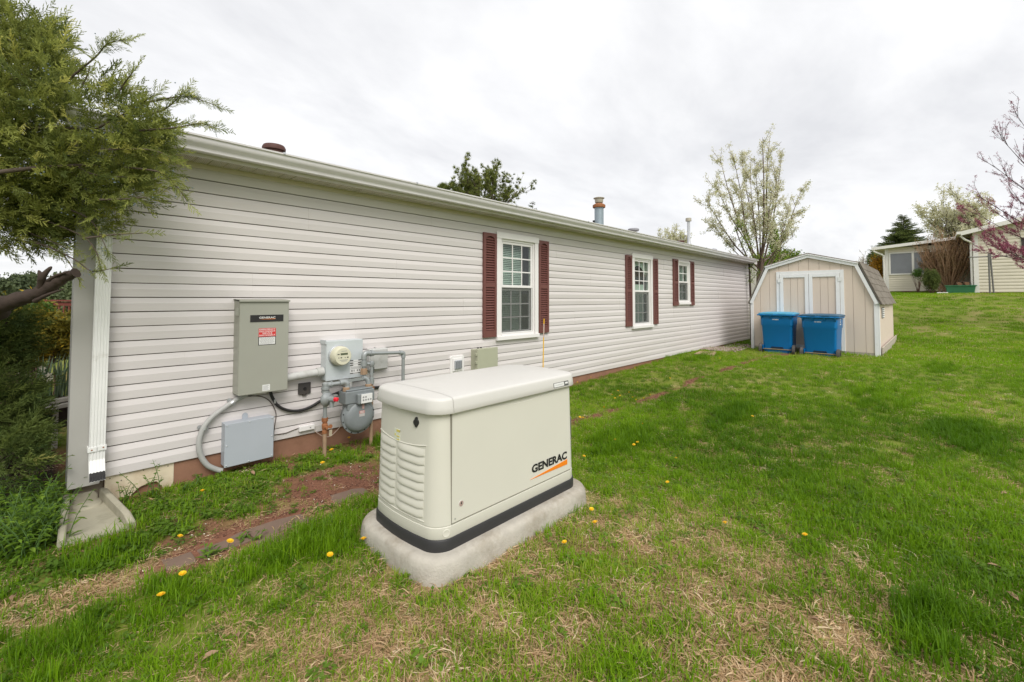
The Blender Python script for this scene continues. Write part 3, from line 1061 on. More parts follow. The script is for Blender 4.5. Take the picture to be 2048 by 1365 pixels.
mb.build('small_print', PAPER, case)
mb = MB(); mb.box(1.94, 2.225, -0.285, -0.15, 0.262, 0.372).box(1.955, 2.215, -0.27, -0.16, 0.372, 0.388)
mb.box(1.965, 2.20, -0.28, -0.17, 0.20, 0.262)
mb.build('upper_case', GASGREY, t, bevel=0.018, seg=3)
mb = MB(); mb.lathe([(0.030, 0), (0.030, 0.03), (0.026, 0.035), (0, 0.035)], (1.972, -0.23, 0.375), (0, 0, 1), 16)
mb.lathe([(0.030, 0), (0.030, 0.03), (0.026, 0.035), (0, 0.035)], (2.192, -0.23, 0.375), (0, 0, 1), 16)
mb.build('swivel_nut', PRIMER, t, smooth=True)
mb = MB(); mb.box(2.035, 2.175, -0.335, -0.285, 0.255, 0.350); ix = mb.build('index_box', GASGREY, t, bevel=0.012)
mb = MB(); mb.box(2.062, 2.172, -0.342, -0.3352, 0.262, 0.345); ixp = mb.build('index_plate', PAPER, ix, bevel=0.003)
mb = MB()
for z_, n_ in ((0.318, 2), (0.292, 4)):
    for i in range(n_):
        xx = 2.082 + i * 0.024
        mb.lathe([(0.0085, 0), (0.0085, 0.0008), (0.006, 0.001), (0.006, 0.0004), (0, 0.0004)], (xx, -0.3422, z_), (0, -1, 0), 12)
mb.build('dial', GREYTXT, ix)
mb = MB(); mb.box(2.095, 2.115, -0.300, -0.29, 0.205, 0.25); mb.build('pink_tag', mat('pink_tag', (0.55, 0.36, 0.33), 0.6), ix)
# inlet: rusty riser, valve, regulator
gz = float(ground(1.78, -0.25))
mb = MB(); mb.tube([(1.787, -0.22, gz - 0.1), (1.785, -0.22, 0.05)], 0.017, 12); rs = mb.build('riser', PRIMER, t, smooth=True)
mb = MB(); mb.lathe([(0.0, 0.0), (0.022, 0), (0.024, 0.02), (0.020, 0.03), (0.026, 0.05), (0.027, 0.075), (0.021, 0.085), (0.021, 0.10), (0.028, 0.105), (0.028, 0.135), (0, 0.135)], (1.785, -0.22, 0.035), (0, 0, 1), 8)
mb.tube([(1.785, -0.22, 0.09), (1.785, -0.265, 0.09)], 0.014, 8); mb.tube([(1.785, -0.22, 0.085), (1.83, -0.22, 0.085)], 0.01, 8)
mb.build('valve', RUST, rs)
mb = MB(); mb.lathe([(0.012, 0), (0.018, 0.0), (0.018, 0.006), (0.012, 0.006)], (1.834, -0.223, 0.085), (0, -1, 0), 12)
mb.build('lock_ring', RUST, rs)
mb = MB(); mb.box(1.822, 1.848, -0.228, -0.222, 0.0, 0.055); mb.build('paper_tag', mat('old_paper_tag', (0.42, 0.36, 0.26), 0.8), rs)
mb = MB(); mb.tube([(1.785, -0.22, 0.16), (1.785, -0.22, 0.30)], 0.016, 12); mb.tube([(1.785, -0.22, 0.155), (1.785, -0.22, 0.185)], 0.02, 10); mb.build('nipple', GASPIPE, rs, smooth=True)
rc = Vector((1.790, -0.235, 0.335)); rd = Vector((0.45, -0.89, 0)).normalized()
mb = MB(); mb.lathe([(0, -0.028), (0.045, -0.026), (0.060, -0.010), (0.066, -0.008), (0.066, 0.006), (0.058, 0.010), (0.050, 0.024), (0.026, 0.034), (0.026, 0.085), (0, 0.085)], rc, rd, 28)
rg_ = mb.build('regulator', GASPIPE, t, smooth=True)
mb = MB(); mb.lathe([(0.019, 0.085), (0.020, 0.112), (0.012, 0.116), (0, 0.116)], rc, rd, 6); mb.build('red_cap', REDCAP, rg_)
mb = MB(); mb.tube([rc + rd * 0.055 + Vector((0, 0, -0.0)), rc + rd * 0.055 + Vector((0, 0, -0.07))], 0.019, 12); mb.build('relief_vent', GASPIPE, rg_, smooth=True)
mb = MB(); mb.box(1.815, 1.855, -0.312, -0.275, 0.362, 0.372); mb.build('shiny_tag', STEEL, rg_)
mb = MB(); mb.tube([(1.785, -0.22, 0.38), (1.785, -0.22, 0.455)], 0.026, 14)
mb.tube([(1.785, -0.22, 0.415), (1.785, -0.22, 0.432)], 0.036, 14); mb.tube([(1.785, -0.22, 0.39), (1.785, -0.22, 0.405)], 0.034, 14)
mb.lathe([(0.028, 0), (0.027, 0.016), (0.016, 0.026), (0, 0.028)], (1.785, -0.22, 0.452), (0, 0, 1), 14)
mb.tube([(1.785, -0.22, 0.452), (1.84, -0.22, 0.452)], 0.024, 14); mb.tube([(1.83, -0.22, 0.452), (1.845, -0.22, 0.452)], 0.029, 8)
mb.build('inlet_elbow', GASPIPE, t, smooth=True)
mb = MB(); mb.tube([(1.84, -0.22, 0.452), (1.93, -0.22, 0.452)], 0.0185, 14); mb.build('inlet_pipe', GASPIPE, t, smooth=True)
mb = MB(); mb.tube(spline([(1.915, -0.22, 0.454), (1.955, -0.222, 0.456), (1.978, -0.225, 0.440), (1.982, -0.23, 0.405)]), [0.029] * 4 + [0.028] * 8 + [0.024] * 4, 14)
mb.box(1.97, 2.19, -0.232, -0.212, 0.452, 0.474)
mb.tube(spline([(2.14, -0.222, 0.47), (2.165, -0.222, 0.462), (2.185, -0.226, 0.44), (2.192, -0.23, 0.405)]), 0.021, 12)
mb.build('meter_bar', GASPIPE, t, smooth=True)
# outlet
mb = MB()
mb.tube([(2.160, -0.20, 0.47), (2.160, -0.20, 0.66)], 0.019, 12)
mb.tube([(2.160, -0.20, 0.575), (2.160, -0.20, 0.625)], 0.030, 14)
mb.tube(spline([(2.160, -0.20, 0.64), (2.162, -0.20, 0.675), (2.178, -0.20, 0.694), (2.215, -0.20, 0.692)]), 0.026, 14)
mb.build('outlet_elbow', GASPIPE, t, smooth=True)
mb = MB(); mb.tube([(2.160, -0.20, 0.50), (2.160, -0.20, 0.545)], 0.033, 8); mb.tube([(2.160, -0.20, 0.545), (2.160, -0.20, 0.556)], 0.028, 8)
mb.build('union_nut', PRIMER, t)
mb = MB(); mb.tube([(2.21, -0.20, 0.692), (2.26, -0.20, 0.688)], 0.026, 8); mb.tube([(2.225, -0.20, 0.691), (2.245, -0.20, 0.69)], 0.031, 8)
mb.build('union_nut', GASPIPE, t)
mb = MB(); mb.tube([(2.25, -0.20, 0.689), (2.57, -0.20, 0.668)], 0.0165, 12)
mb.build('outlet_pipe', GASPIPE, t, smooth=True)
mb = MB(); mb.tube(spline([(2.545, -0.20, 0.670), (2.578, -0.20, 0.664), (2.590, -0.20, 0.650), (2.590, -0.20, 0.615)]), 0.0225, 12)
mb.tube([(2.590, -0.20, 0.62), (2.590, -0.20, -0.30)], 0.0165, 12)
mb.build('drop_leg', GASPIPE, t, smooth=True)
mb = MB(); mb.tube([(2.238, -0.205, -0.30), (2.238, -0.205, 0.42)], 0.0165, 12)
mb.build('house_pipe', PRIMER, t, smooth=True)
mb = MB(); mb.tube([(2.238, -0.205, 0.42), (2.238, -0.205, 0.575)], 0.0165, 12); mb.tube([(2.238, -0.205, 0.40), (2.238, -0.205, 0.455)], 0.024, 12)
mb.lathe([(0, -0.02), (0.022, -0.016), (0.028, 0), (0.022, 0.03), (0, 0.034)], (2.238, -0.205, 0.585), (0, 0, 1), 12)
mb.tube([(2.160, -0.20, 0.598), (2.238, -0.205, 0.590)], 0.014, 8)
mb.build('house_pipe_fitting', GASPIPE, t, smooth=True)
mb = MB(); mb.box(2.252, 2.262, -0.21, -0.195, 0.50, 0.56); mb.build('valve_lever', BLACK, t)
mb = MB(); mb.tube([(2.238, -0.205, 0.34), (2.265, -0.205, 0.345)], 0.008, 6).tube([(2.262, -0.205, 0.32), (2.262, -0.205, 0.37)], 0.006, 6); mb.build('side_valve', RUST, t)

# grey utility box behind the gas pipes
t = thing('utility_box', 'light grey plastic utility box on the wall behind the upper gas pipes', 'utility box', (2.39, 0, 0.6))
mb = MB(); mb.box(2.285, 2.495, -0.075, -0.012, 0.500, 0.715); mb.build('case', PVC, t, bevel=0.012, seg=3)
mb = MB(); mb.box(2.295, 2.485, -0.084, -0.0755, 0.512, 0.705); mb.build('lid', PVC, t, bevel=0.006)
mb = MB(); mb.lathe([(0.008, 0), (0.008, 0.012), (0, 0.012)], (2.36, -0.045, 0.715), (0, 0, 1), 8); mb.build('screw', STEEL, t)

# black cable
t = thing('power_cable', 'thick black power cable drooping along the siding behind the gas meter', 'cable', (1.6, 0, 0.3))
pix = [(540, 782), (545, 796), (556, 812), (575, 821), (597, 822), (620, 815), (645, 800), (670, 788), (700, 779), (735, 776), (765, 774), (800, 768), (840, 764)]
pts = [atY(px, py, -0.035) for px, py in pix]
mb = MB(); mb.tube(spline(pts), 0.0125, 10); cb = mb.build('sheath', BLACK, t, smooth=True)
for (px, py) in ((549, 803), (762, 775)):
    p = atY(px, py, -0.035)
    mb = MB(); mb.box(p[0] - 0.008, p[0] + 0.008, p[1] - 0.016, p[1] + 0.02, p[2] - 0.017, p[2] + 0.017); mb.build('clip', STEEL, t, bevel=0.003)
# thin wires
t = thing('thin_wire', 'thin brown wire hanging down beside the blue-grey junction box to the ground', 'wire', (1.45, 0, 0.2))
pts = [atY(px, py, -0.022) for px, py in [(496, 792), (520, 793), (535, 799), (546, 812), (552, 830), (548, 862), (545, 900), (545, 918)]]
mb = MB(); mb.tube(spline(pts), 0.0035, 5); mb.build('wire', WIREB, t)
t = thing('thin_wire', 'thin brown wire running level into the small white junction block', 'wire', (1.55, 0, 0.05))
pts = [atY(px, py, -0.022) for px, py in [(549, 870), (570, 867), (583, 862), (597, 857), (606, 855)]]
mb = MB(); mb.tube(spline(pts), 0.0035, 5); mb.build('wire', WIREB, t)
t = thing('thin_wire', 'thin pale pink wire looping below the siding beside the rusty gas riser', 'wire', (1.85, 0, -0.05))
pts = [atY(px, py, -0.03) for px, py in [(629, 862), (640, 870), (650, 874), (662, 872), (675, 860), (683, 850)]]
mb = MB(); mb.tube(spline(pts), 0.003, 5); mb.build('wire', PINK, t)

t = thing('cable_outlet', 'small dark square cable outlet cover on the siding right of the tall cabinet', 'outlet cover', (1.70, 0, 0.4))
mb = MB(); mb.box(1.632, 1.738, -0.034, -0.012, 0.362, 0.462); mb.build('plate', BRONZE, t, bevel=0.004)
mb = MB(); mb.lathe([(0.014, 0), (0.014, 0.008), (0.007, 0.008), (0.007, 0.004), (0, 0.004)], (1.685, -0.034, 0.412), (0, -1, 0), 14); mb.build('knockout', BLACK, t)
mb = MB(); mb.box(1.668, 1.702, -0.033, -0.014, 0.348, 0.362); mb.build('cable_spout', BRONZE, t)

t = thing('junction_block', 'small white plastic junction block at the bottom edge of the siding', 'junction block', (1.71, 0, 0.06))
mb = MB(); mb.box(1.640, 1.775, -0.045, -0.013, 0.040, 0.083); mb.build('case', WHITE, t, bevel=0.004)
mb = MB(); mb.lathe([(0.006, 0), (0.006, 0.001), (0, 0.001)], (1.735, -0.045, 0.060), (0, -1, 0), 8); mb.build('screw', STEEL, t)

# outdoor outlet and olive box under the first window
t = thing('outdoor_outlet', 'white framed outdoor outlet with grey insert just above the generator', 'outlet', (3.45, 0, 0.45))
mb = MB(); mb.prism([(3.335, 0.352), (3.352, 0.335), (3.525, 0.335), (3.542, 0.352), (3.542, 0.530), (3.525, 0.545), (3.352, 0.545), (3.335, 0.530)], 'y', -0.034, -0.012); mb.build('mounting_block', WHITE, t, bevel=0.004)
mb = MB(); mb.box(3.365, 3.512, -0.044, -0.0345, 0.365, 0.516); mb.build('face_plate', WHITE, t, bevel=0.006)
mb = MB(); mb.box(3.385, 3.492, -0.060, -0.0445, 0.39, 0.492); mb.build('cover', mat('outlet_cover_grey', (0.38, 0.40, 0.42), 0.4), t, bevel=0.005)
mb = MB()
for i in range(4):
    mb.box(3.393 + i * 0.025, 3.410 + i * 0.025, -0.064, -0.0603, 0.40, 0.482)
mb.build('breaker', mat('outlet_breaker_grey', (0.20, 0.21, 0.225), 0.4), t)

t = thing('hinged_enclosure', 'olive grey hinged plastic enclosure on the wall below the first window', 'enclosure', (3.85, 0, 0.45))
mb = MB(); mb.box(3.665, 3.985, -0.110, -0.012, 0.305, 0.600); mb.build('body', GREENBOX, t, bevel=0.006)
mb = MB(); mb.box(3.655, 3.995, -0.150, -0.1105, 0.296, 0.610); mb.build('door', GREENBOX, t, bevel=0.006)
for z_ in (0.36, 0.45, 0.545):
    mb = MB(); mb.box(3.640, 3.672, -0.142, -0.112, z_ - 0.016, z_ + 0.016); mb.build('hinge', GREENBOX, t, bevel=0.004)
mb = MB(); mb.box(3.9955, 4.010, -0.135, -0.115, 0.45, 0.475); mb.build('latch', BLACK, t)
mb = MB(); mb.lathe([(0.012, 0), (0.012, 0.012), (0, 0.012)], (3.75, -0.05, 0.605), (0, 0, 1), 8).lathe([(0.012, 0), (0.012, 0.012), (0, 0.012)], (3.80, -0.05, 0.605), (0, 0, 1), 8); mb.build('cable_gland', BLACK, t)
mb = MB(); mb.tube([(3.85, -0.06, 0.31), (3.85, -0.06, -0.3)], 0.02, 10); mb.build('conduit', CONDUIT, t, smooth=True)

t = thing('marker_stake', 'thin yellow fibreglass marker stake standing in the grass behind the generator', 'marker stake', (4.34, -0.6, -0.2))
a = Vector(atY(1088, 638, -0.60)); b = Vector(atY(1086, 742, -0.60)); d = (b - a)
mb = MB(); mb.tube([a, a + d * 1.65], 0.0065, 8); mb.build('rod', YELLOW, t, smooth=True)
mb = MB(); mb.tube([a + d * 0.10, a + d * 0.36], 0.0072, 8); mb.build('pale_band', PINK, t, smooth=True)

# ------------------------------------------------------------------ generator on its pad
GEN = mat('beige_generator_enamel', (0.615, 0.60, 0.525), 0.42, var=0.025, ns=4, bump=0.03, bs=220)
GENLID = mat('white_generator_lid', (0.585, 0.57, 0.535), 0.45, var=0.02, ns=4)
RUB = mat('charcoal_base_band', (0.030, 0.029, 0.030), 0.5, var=0.15, ns=8, bump=0.1)
CONC = mat('pale_concrete', (0.43, 0.40, 0.345), 0.9, var=0.22, ns=16, bump=0.7, bs=90, dirt=(0.22, 0.18, 0.125), dirt_ns=4.5, dirt_lo=0.46, dirt_hi=0.78)


def outline(x0, x1, y0, y1, r, bow=0.0, n=6, ins=0.0):
    """rounded rectangle, counter-clockwise from the front left; ends bowed outwards"""
    x0 += ins; x1 -= ins; y0 += ins; y1 -= ins
    r = max(r - ins * 0.6, 0.01)
    pts = []
    for (cx_, cy_, a0) in ((x0 + r, y0 + r, math.pi), (x1 - r, y0 + r, 1.5 * math.pi), (x1 - r, y1 - r, 0), (x0 + r, y1 - r, 0.5 * math.pi)):
        for i in range(n + 1):
            a = a0 + (math.pi / 2) * i / n
            pts.append((cx_ + r * math.cos(a), cy_ + r * math.sin(a)))
        if a0 == 1.5 * math.pi:
            for s in (0.2, 0.4, 0.6, 0.8):
                pts.append((x1, y0 + r + (y1 - y0 - 2 * r) * s))
        if a0 == 0.5 * math.pi:
            for s in (0.2, 0.4, 0.6, 0.8):
                pts.append((x0, y1 - r - (y1 - y0 - 2 * r) * s))
    mid, hw = (y0 + y1) / 2, (y1 - y0) / 2
    xm = (x0 + x1) / 2
    o = []
    for x, y in pts:
        b = bow * (1 - ((y - mid) / hw) ** 2)
        if x < x0 + r * 1.001: x -= b
        elif x > x1 - r * 1.001: x += b
        o.append((x, y))
    return o


PX0, PX1, PY0, PY1 = 1.325, 2.675, -2.405, -1.610
pad = thing('concrete_pad', 'pale rounded concrete pad sunk in the grass under the generator', 'concrete pad', (2.0, -2.0, -0.17))
rings = []
for z_, i_ in ((-0.26, -0.01), (-0.16, -0.006), (-0.10, 0.0), (-0.078, 0.005), (-0.064, 0.014), (-0.057, 0.028), (-0.055, 0.045)):
    rings.append([(x, y, z_) for x, y in outline(PX0, PX1, PY0, PY1, 0.16, 0.02, 8, i_)])
mb = MB(); mb.loft(rings); mb.build('slab', CONC, pad, smooth=True, sharp=50)

GX0, GX1_, GY0, GY1 = 1.400, 2.590, -2.330, -1.700
gen = thing('standby_generator', 'beige standby generator with a domed white lid and black base band', 'generator', (2.0, -2.0, -0.055))
mb = MB()
mb.loft([[(x, y, z_) for x, y in outline(GX0, GX1_, GY0, GY1, 0.09, 0.035, 8, i_)] for z_, i_ in ((-0.056, 0.0), (-0.004, 0.0), (0.002, 0.004), (0.002, 0.02))])
mb.build('base_band', RUB, gen, smooth=True, sharp=40)
mb = MB()
mb.loft([[(x, y, z_) for x, y in outline(GX0, GX1_, GY0, GY1, 0.09, 0.035, 8, i_)] for z_, i_ in ((0.0, 0.010), (0.006, 0.007), (0.058, 0.009), (0.0605, 0.013), (0.064, 0.013), (0.066, 0.010), (0.625, 0.022))])
body = mb.build('body', GEN, gen, smooth=True, sharp=40)
# access door, its top edge dipping in a shallow scoop
dx0, dx1, dz0, dz1 = 1.492, 2.512, 0.070, 0.622
top = [(dx1, dz1)] + [(dx1 - 0.10 - 0.72 * s, dz1 - 0.030 * math.sin(math.pi * s) ** 1.3) for s in np.linspace(0, 1, 19)] + [(dx0, dz1)]
lean = 0.0215
mb = MB()
front = [(dx0, dz0), (dx1, dz0)] + top
n_ = len(front)
vs = [(x, GY0 + 0.0075 + 0.0125 * (z - 0.06) / 0.565 - 0.002, z) for x, z in front] + [(x, GY0 + 0.026, z) for x, z in front]
fs = [tuple(range(n_)), tuple(range(2 * n_ - 1, n_ - 1, -1))] + [((i + 1) % n_, i, n_ + i, n_ + (i + 1) % n_) for i in range(n_)]
mb.add(vs, fs)
gd = mb.build('access_door', GEN, gen, bevel=0.0022)
yb = lambda z: GY0 + 0.0055 + 0.0125 * (z - 0.06) / 0.565
mb = MB()
mb.box(dx0 - 0.0035, dx0 - 0.0005, GY0 + 0.0095, GY0 + 0.03, dz0, dz1)
mb.box(dx0 - 0.004, dx1 + 0.004, GY0 + 0.0084, GY0 + 0.03, dz0 - 0.0045, dz0 - 0.0005)
mb.build('door_gap_shade', mat('painted_gap_shade', (0.26, 0.245, 0.20), 0.8), gen)  # darker strips painted as the shade in the door gap
lo = lettering('brand_lettering', 'GENERAC', 2.112, 2.470, 0.148, 0.199, yb(0.17) - 0.0022, INK, gd, 0.04)
mb = MB(); mb.prism([(2.097, 0.1165), (2.472, 0.1115), (2.472, 0.144)], 'y', yb(0.13) - 0.0028, yb(0.13) - 0.0006)
mb.build('orange_swoosh', ORANGE, gd)
# round lightning sticker
sx, sz = 1.552, 0.152
mb = MB(); mb.lathe([(0.016, 0.0), (0.016, 0.0016), (0, 0.0016)], (sx, yb(sz), sz), (0, -1, 0), 20); st = mb.build('round_sticker', PAPER, gd)
mb = MB(); mb.prism([(sx - 0.001, sz + 0.009), (sx + 0.005, sz + 0.009), (sx + 0.002, sz + 0.002), (sx + 0.006, sz + 0.002), (sx - 0.004, sz - 0.010), (sx - 0.0005, sz - 0.001), (sx - 0.005, sz - 0.001)], 'y', yb(sz) - 0.0024, yb(sz) - 0.0017)
mb.build('lightning_bolt', INK, gd)
mb = MB(); mb.lathe([(0.013, 0.0022), (0.0148, 0.0022), (0.0148, 0.0016), (0.013, 0.0016)], (sx, yb(sz), sz), (0, -1, 0), 20); mb.build('sticker_ring', mat('brown_ink', (0.40, 0.30, 0.26), 0.6), gd)
mb = MB(); mb.lathe([(0.004, 0.0), (0.004, 0.0022), (0, 0.0022)], (1.510, yb(0.085), 0.089), (0, -1, 0), 8); mb.build('rivet', STEEL, gd)
mb = MB(); mb.lathe([(0.019, 0.0), (0.0205, 0.0025), (0.018, 0.004), (0.014, 0.003), (0, 0.003)], (1.462, GY0 + 0.016, 0.030), (-0.35, -0.93, 0), 20); mb.build('round_plug', GEN, gen, smooth=True)


# lid: a domed loft, parted by a fine seam near the left end
def lid_rings(ex, dz):
    prof_ = ((0.625, 0.014), (0.6255, -0.002), (0.629, -0.004), (0.655, -0.001), (0.689, 0.0035), (0.697, 0.0065), (0.702, 0.012), (0.705, 0.024), (0.712, 0.09), (0.718, 0.17), (0.721, 0.26))
    return [[(x, y, z_ - dz) for x, y in outline(GX0, GX1_, GY0, GY1, 0.095, 0.035, 8, i_ + ex)] for z_, i_ in prof_]


def lid_part(name, keep_right):
    b = MB(); b.loft(lid_rings(0, 0), True, True)
    me = bpy.data.meshes.new(name)
    o0 = WO[gen]
    me.from_pydata([(p[0] - o0.x, p[1] - o0.y, p[2] - o0.z) for p in b.v], [], b.f)
    bm = bmesh.new(); bm.from_mesh(me)
    bmesh.ops.recalc_face_normals(bm, faces=bm.faces)
    xc = 1.492 + (0.0012 if keep_right else -0.0012) - o0.x
    bmesh.ops.bisect_plane(bm, geom=bm.verts[:] + bm.edges[:] + bm.faces[:], plane_co=(xc, 0, 0), plane_no=(1, 0, 0), clear_inner=keep_right, clear_outer=not keep_right)
    bm.to_mesh(me); bm.free()
    me.polygons.foreach_set('use_smooth', [True] * len(me.polygons))
    me.set_sharp_from_angle(angle=R(50))
    me.materials.append(GENLID)
    return link(name, me, gen)


lid = lid_part('lid', True)
lid_part('lid_end_cap', False)
mb = MB(); mb.loft(lid_rings(0.004, 0.004)[2:]); mb.build('lid_liner', GEN, gen, smooth=True)
# rating plate on the lid's front edge
def lidfront(z):
    return GY0 - 0.001 + (0.0045 / 0.034) * (z - 0.655) if z > 0.655 else GY0 - 0.004 + 0.003 * (z - 0.629) / 0.026


def plate(x0, x1, z0, z1, off):
    return [(x0, lidfront(z0) - off, z0), (x1, lidfront(z0) - off, z0), (x1, lidfront(z1) - off, z1), (x0, lidfront(z1) - off, z1)]


def slab(P, th):
    mb = MB()
    Q = [(x, y + th, z) for x, y, z in P]
    mb.add(P + Q, [(0, 1, 2, 3), (7, 6, 5, 4), (1, 0, 4, 5), (2, 1, 5, 6), (3, 2, 6, 7), (0, 3, 7, 4)])
    return mb


mb = slab(plate(2.318, 2.478, 0.636, 0.666, 0.0012), 0.003); mb.build('rating_plate', mat('dark_plate', (0.10, 0.10, 0.10), 0.5), lid)
mb = slab(plate(2.323, 2.428, 0.639, 0.663, 0.0018), 0.002); mb.build('plate_panel', PAPER, lid)
mb = slab(plate(2.440, 2.470, 0.648, 0.659, 0.0018), 0.002); mb.build('plate_mark', PAPER, lid)
lettering('plate_lettering', 'GUARDIAN', 2.334, 2.418, 0.6475, 0.6545, lidfront(0.651) - 0.0024, GREYTXT, lid)
# louvres on the left end, two columns
def endx(y, z):
    mid, hw = (GY0 + GY1) / 2, (GY1 - GY0) / 2
    ins = 0.010 + 0.012 * (z - 0.066) / 0.56
    return GX0 + ins - 0.035 * (1 - ((y - mid) / (hw - ins)) ** 2)


for col, (ya, yb_) in enumerate(((-1.790, -1.975), (-1.995, -2.215))):
    for k in range(8):
        z0_ = 0.095 + k * 0.0435
        secs = []
        ny = 6
        for i in range(ny + 1):
            y = ya + (yb_ - ya) * i / ny
            e = min(i, ny - i)
            dpt = (0.0085 if e > 0 else 0.001)
            zd = 0.0 if e > 0 else 0.004
            x = endx(y, z0_)
            secs.append([(x + 0.006, y, z0_ + zd), (x - dpt * 0.85, y, z0_ + 0.001 + zd), (x - dpt, y, z0_ + 0.004 + zd), (x - dpt * 0.92, y, z0_ + 0.014), (x - dpt * 0.45, y, z0_ + 0.029), (x + 0.001, y, z0_ + 0.040), (x + 0.006, y, z0_ + 0.040)])
        mb = MB(); mb.loft(secs); mb.build('louvre', GEN, gen, smooth=True, sharp=60)
mb = MB()
for z_ in (0.070, 0.447):
    mb.tube([(endx(y, z_) - 0.0005, y, z_ - (0.018 * (1 - ((y + 2.0) / 0.22) ** 2) if z_ > 0.3 else 0) + 0.012) for y in np.linspace(-1.78, -2.225, 10)], 0.0028, 6)
mb.build('louvre_border', GEN, gen, smooth=True)
# lock cover and hazard sticker on the left end
ly, lz = -2.150, 0.572
lx = endx(ly, lz)
mb = MB(); mb.lathe([(0.018, -0.004), (0.018, 0.006), (0.015, 0.009), (0, 0.009)], (lx, ly, lz - 0.004), (-0.9, -0.42, 0), 18); mb.lathe([(0.0085, 0), (0.0085, 0.007), (0, 0.007)], (lx, ly, lz + 0.015), (-0.9, -0.42, 0), 12)
mb.lathe([(0.0085, 0), (0.0085, 0.007), (0, 0.007)], (lx, ly, lz - 0.021), (-0.9, -0.42, 0), 12); mb.build('lock_cover', BLACK, gen, smooth=True)


def end_sticker(name, ya, yb_, z0, z1, m, off):
    mb = MB()
    P = [(endx(ya, z0) - off, ya, z0), (endx(yb_, z0) - off, yb_, z0), (endx(yb_, z1) - off, yb_, z1), (endx(ya, z1) - off, ya, z1)]
    Q = [(x + 0.004, y, z) for x, y, z in P]
    mb.add(P + Q, [(0, 1, 2, 3), (7, 6, 5, 4), (1, 0, 4, 5), (2, 1, 5, 6), (3, 2, 6, 7), (0, 3, 7, 4)])
    return mb.build(name, m, gen)


STY = mat('yellow_sticker', (0.60, 0.50, 0.10), 0.5)
STG = mat('pale_sticker', (0.62, 0.64, 0.52), 0.5)
end_sticker('hazard_sticker', -1.955, -2.010, 0.437, 0.502, STG, 0.0015)
end_sticker('hazard_stripe', -1.978, -2.010, 0.488, 0.500, STY, 0.0022)
end_sticker('hazard_stripe', -1.980, -2.008, 0.462, 0.468, STY, 0.0022)
end_sticker('hazard_stripe', -1.980, -2.008, 0.446, 0.451, STY, 0.0022)
end_sticker('hazard_symbol', -1.960, -1.970, 0.464, 0.476, STY, 0.0022)
# warning strip wrapping the right front corner
mb = MB(); ow = outline(GX0, GX1_, GY0, GY1, 0.09, 0.035, 8, 0.013)
cr = [q for q in ow if q[0] > 2.50 and q[1] < -2.16]
cr = cr[3:11]
ctr = (2.48, -2.22)
def push(q, d):
    v = Vector((q[0] - ctr[0], q[1] - ctr[1])).normalized()
    return (q[0] + v.x * d, q[1] + v.y * d)
for z0_, z1_, m_, nm, dd in ((0.10, 0.40, PAPER, 'warning_strip', 0.0022), (0.375, 0.385, ORANGE, 'orange_stripe', 0.0030), (0.275, 0.285, ORANGE, 'orange_stripe', 0.0030), (0.185, 0.195, ORANGE, 'orange_stripe', 0.0030)):
    mb = MB()
    vs = [push(q, dd) + (z0_,) for q in cr] + [push(q, dd) + (z1_,) for q in cr]
    k = len(cr)
    mb.add(vs, [(i, i + 1, k + i + 1, k + i) for i in range(k - 1)])
    mb.build(nm, m_, gen)

# splash block under the downspout
SB = mat('greenish_concrete', (0.36, 0.335, 0.255), 0.9, var=0.16, ns=8, bump=0.4, bs=60, dirt=(0.22, 0.21, 0.15), dirt_ns=5)
sb = thing('splash_block', 'pale green-grey concrete splash block lying under the downspout', 'splash block', (0.31, -0.25, -0.17))
A = [(0.175, 0.055), (0.385, 0.055), (0.465, -0.62), (0.130, -0.60)]
def lerp(p, q, s): return (p[0] + (q[0] - p[0]) * s, p[1] + (q[1] - p[1]) * s)
zs0, zs1 = -0.138, -0.148      # floor falls away from the wall
mb = MB()
mb.add([(A[0][0], A[0][1], zs0), (A[1][0], A[1][1], zs0), (A[2][0], A[2][1], zs1), (A[3][0], A[3][1], zs1)] + [(p[0], p[1], -0.26) for p in A],
       [(3, 2, 1, 0), (4, 5, 6, 7), (0, 1, 5, 4), (1, 2, 6, 5), (2, 3, 7, 6), (3, 0, 4, 7)])
mb.build('trough', SB, sb)
def rim(p, q, inn, name, h0, h1):
    # wall of the block between p and q; inn: horizontal offset towards the inside
    secs = []
    for s in np.linspace(0, 1, 7):
        b = lerp(p, q, s)
        h = h0 + (h1 - h0) * s
        if s > 0.99: h *= 0.55
        z_ = zs0 + (zs1 - zs0) * (s if name == 'side_rim' else 0)
        secs.append([(b[0], b[1], -0.25), (b[0] + inn[0], b[1] + inn[1], -0.25), (b[0] + inn[0] * 0.9, b[1] + inn[1] * 0.9, z_ + h - 0.006), (b[0] + inn[0] * 0.7, b[1] + inn[1] * 0.7, z_ + h), (b[0] + inn[0] * 0.25, b[1] + inn[1] * 0.25, z_ + h), (b[0], b[1], z_ + h - 0.008)])
    mb = MB(); mb.loft(secs); return mb.build(name, SB, sb, bevel=0.003)
rim(A[1], A[2], (-0.042, 0), 'side_rim', 0.062, 0.056)
rim(A[0], A[3], (0.038, 0), 'side_rim', 0.060, 0.050)
rim((A[0][0] + 0.038, A[0][1]), (A[1][0] - 0.042, A[1][1]), (0, -0.036), 'back_rim', 0.056, 0.056)
mb = MB(); mb.lathe([(0.078, 0.0), (0.070, 0.012), (0.04, 0.018), (0, 0.02)], (0.285, -0.075, -0.143), (0, 0, 1), 20)
mb.build('splash_boss', SB, sb, smooth=True)
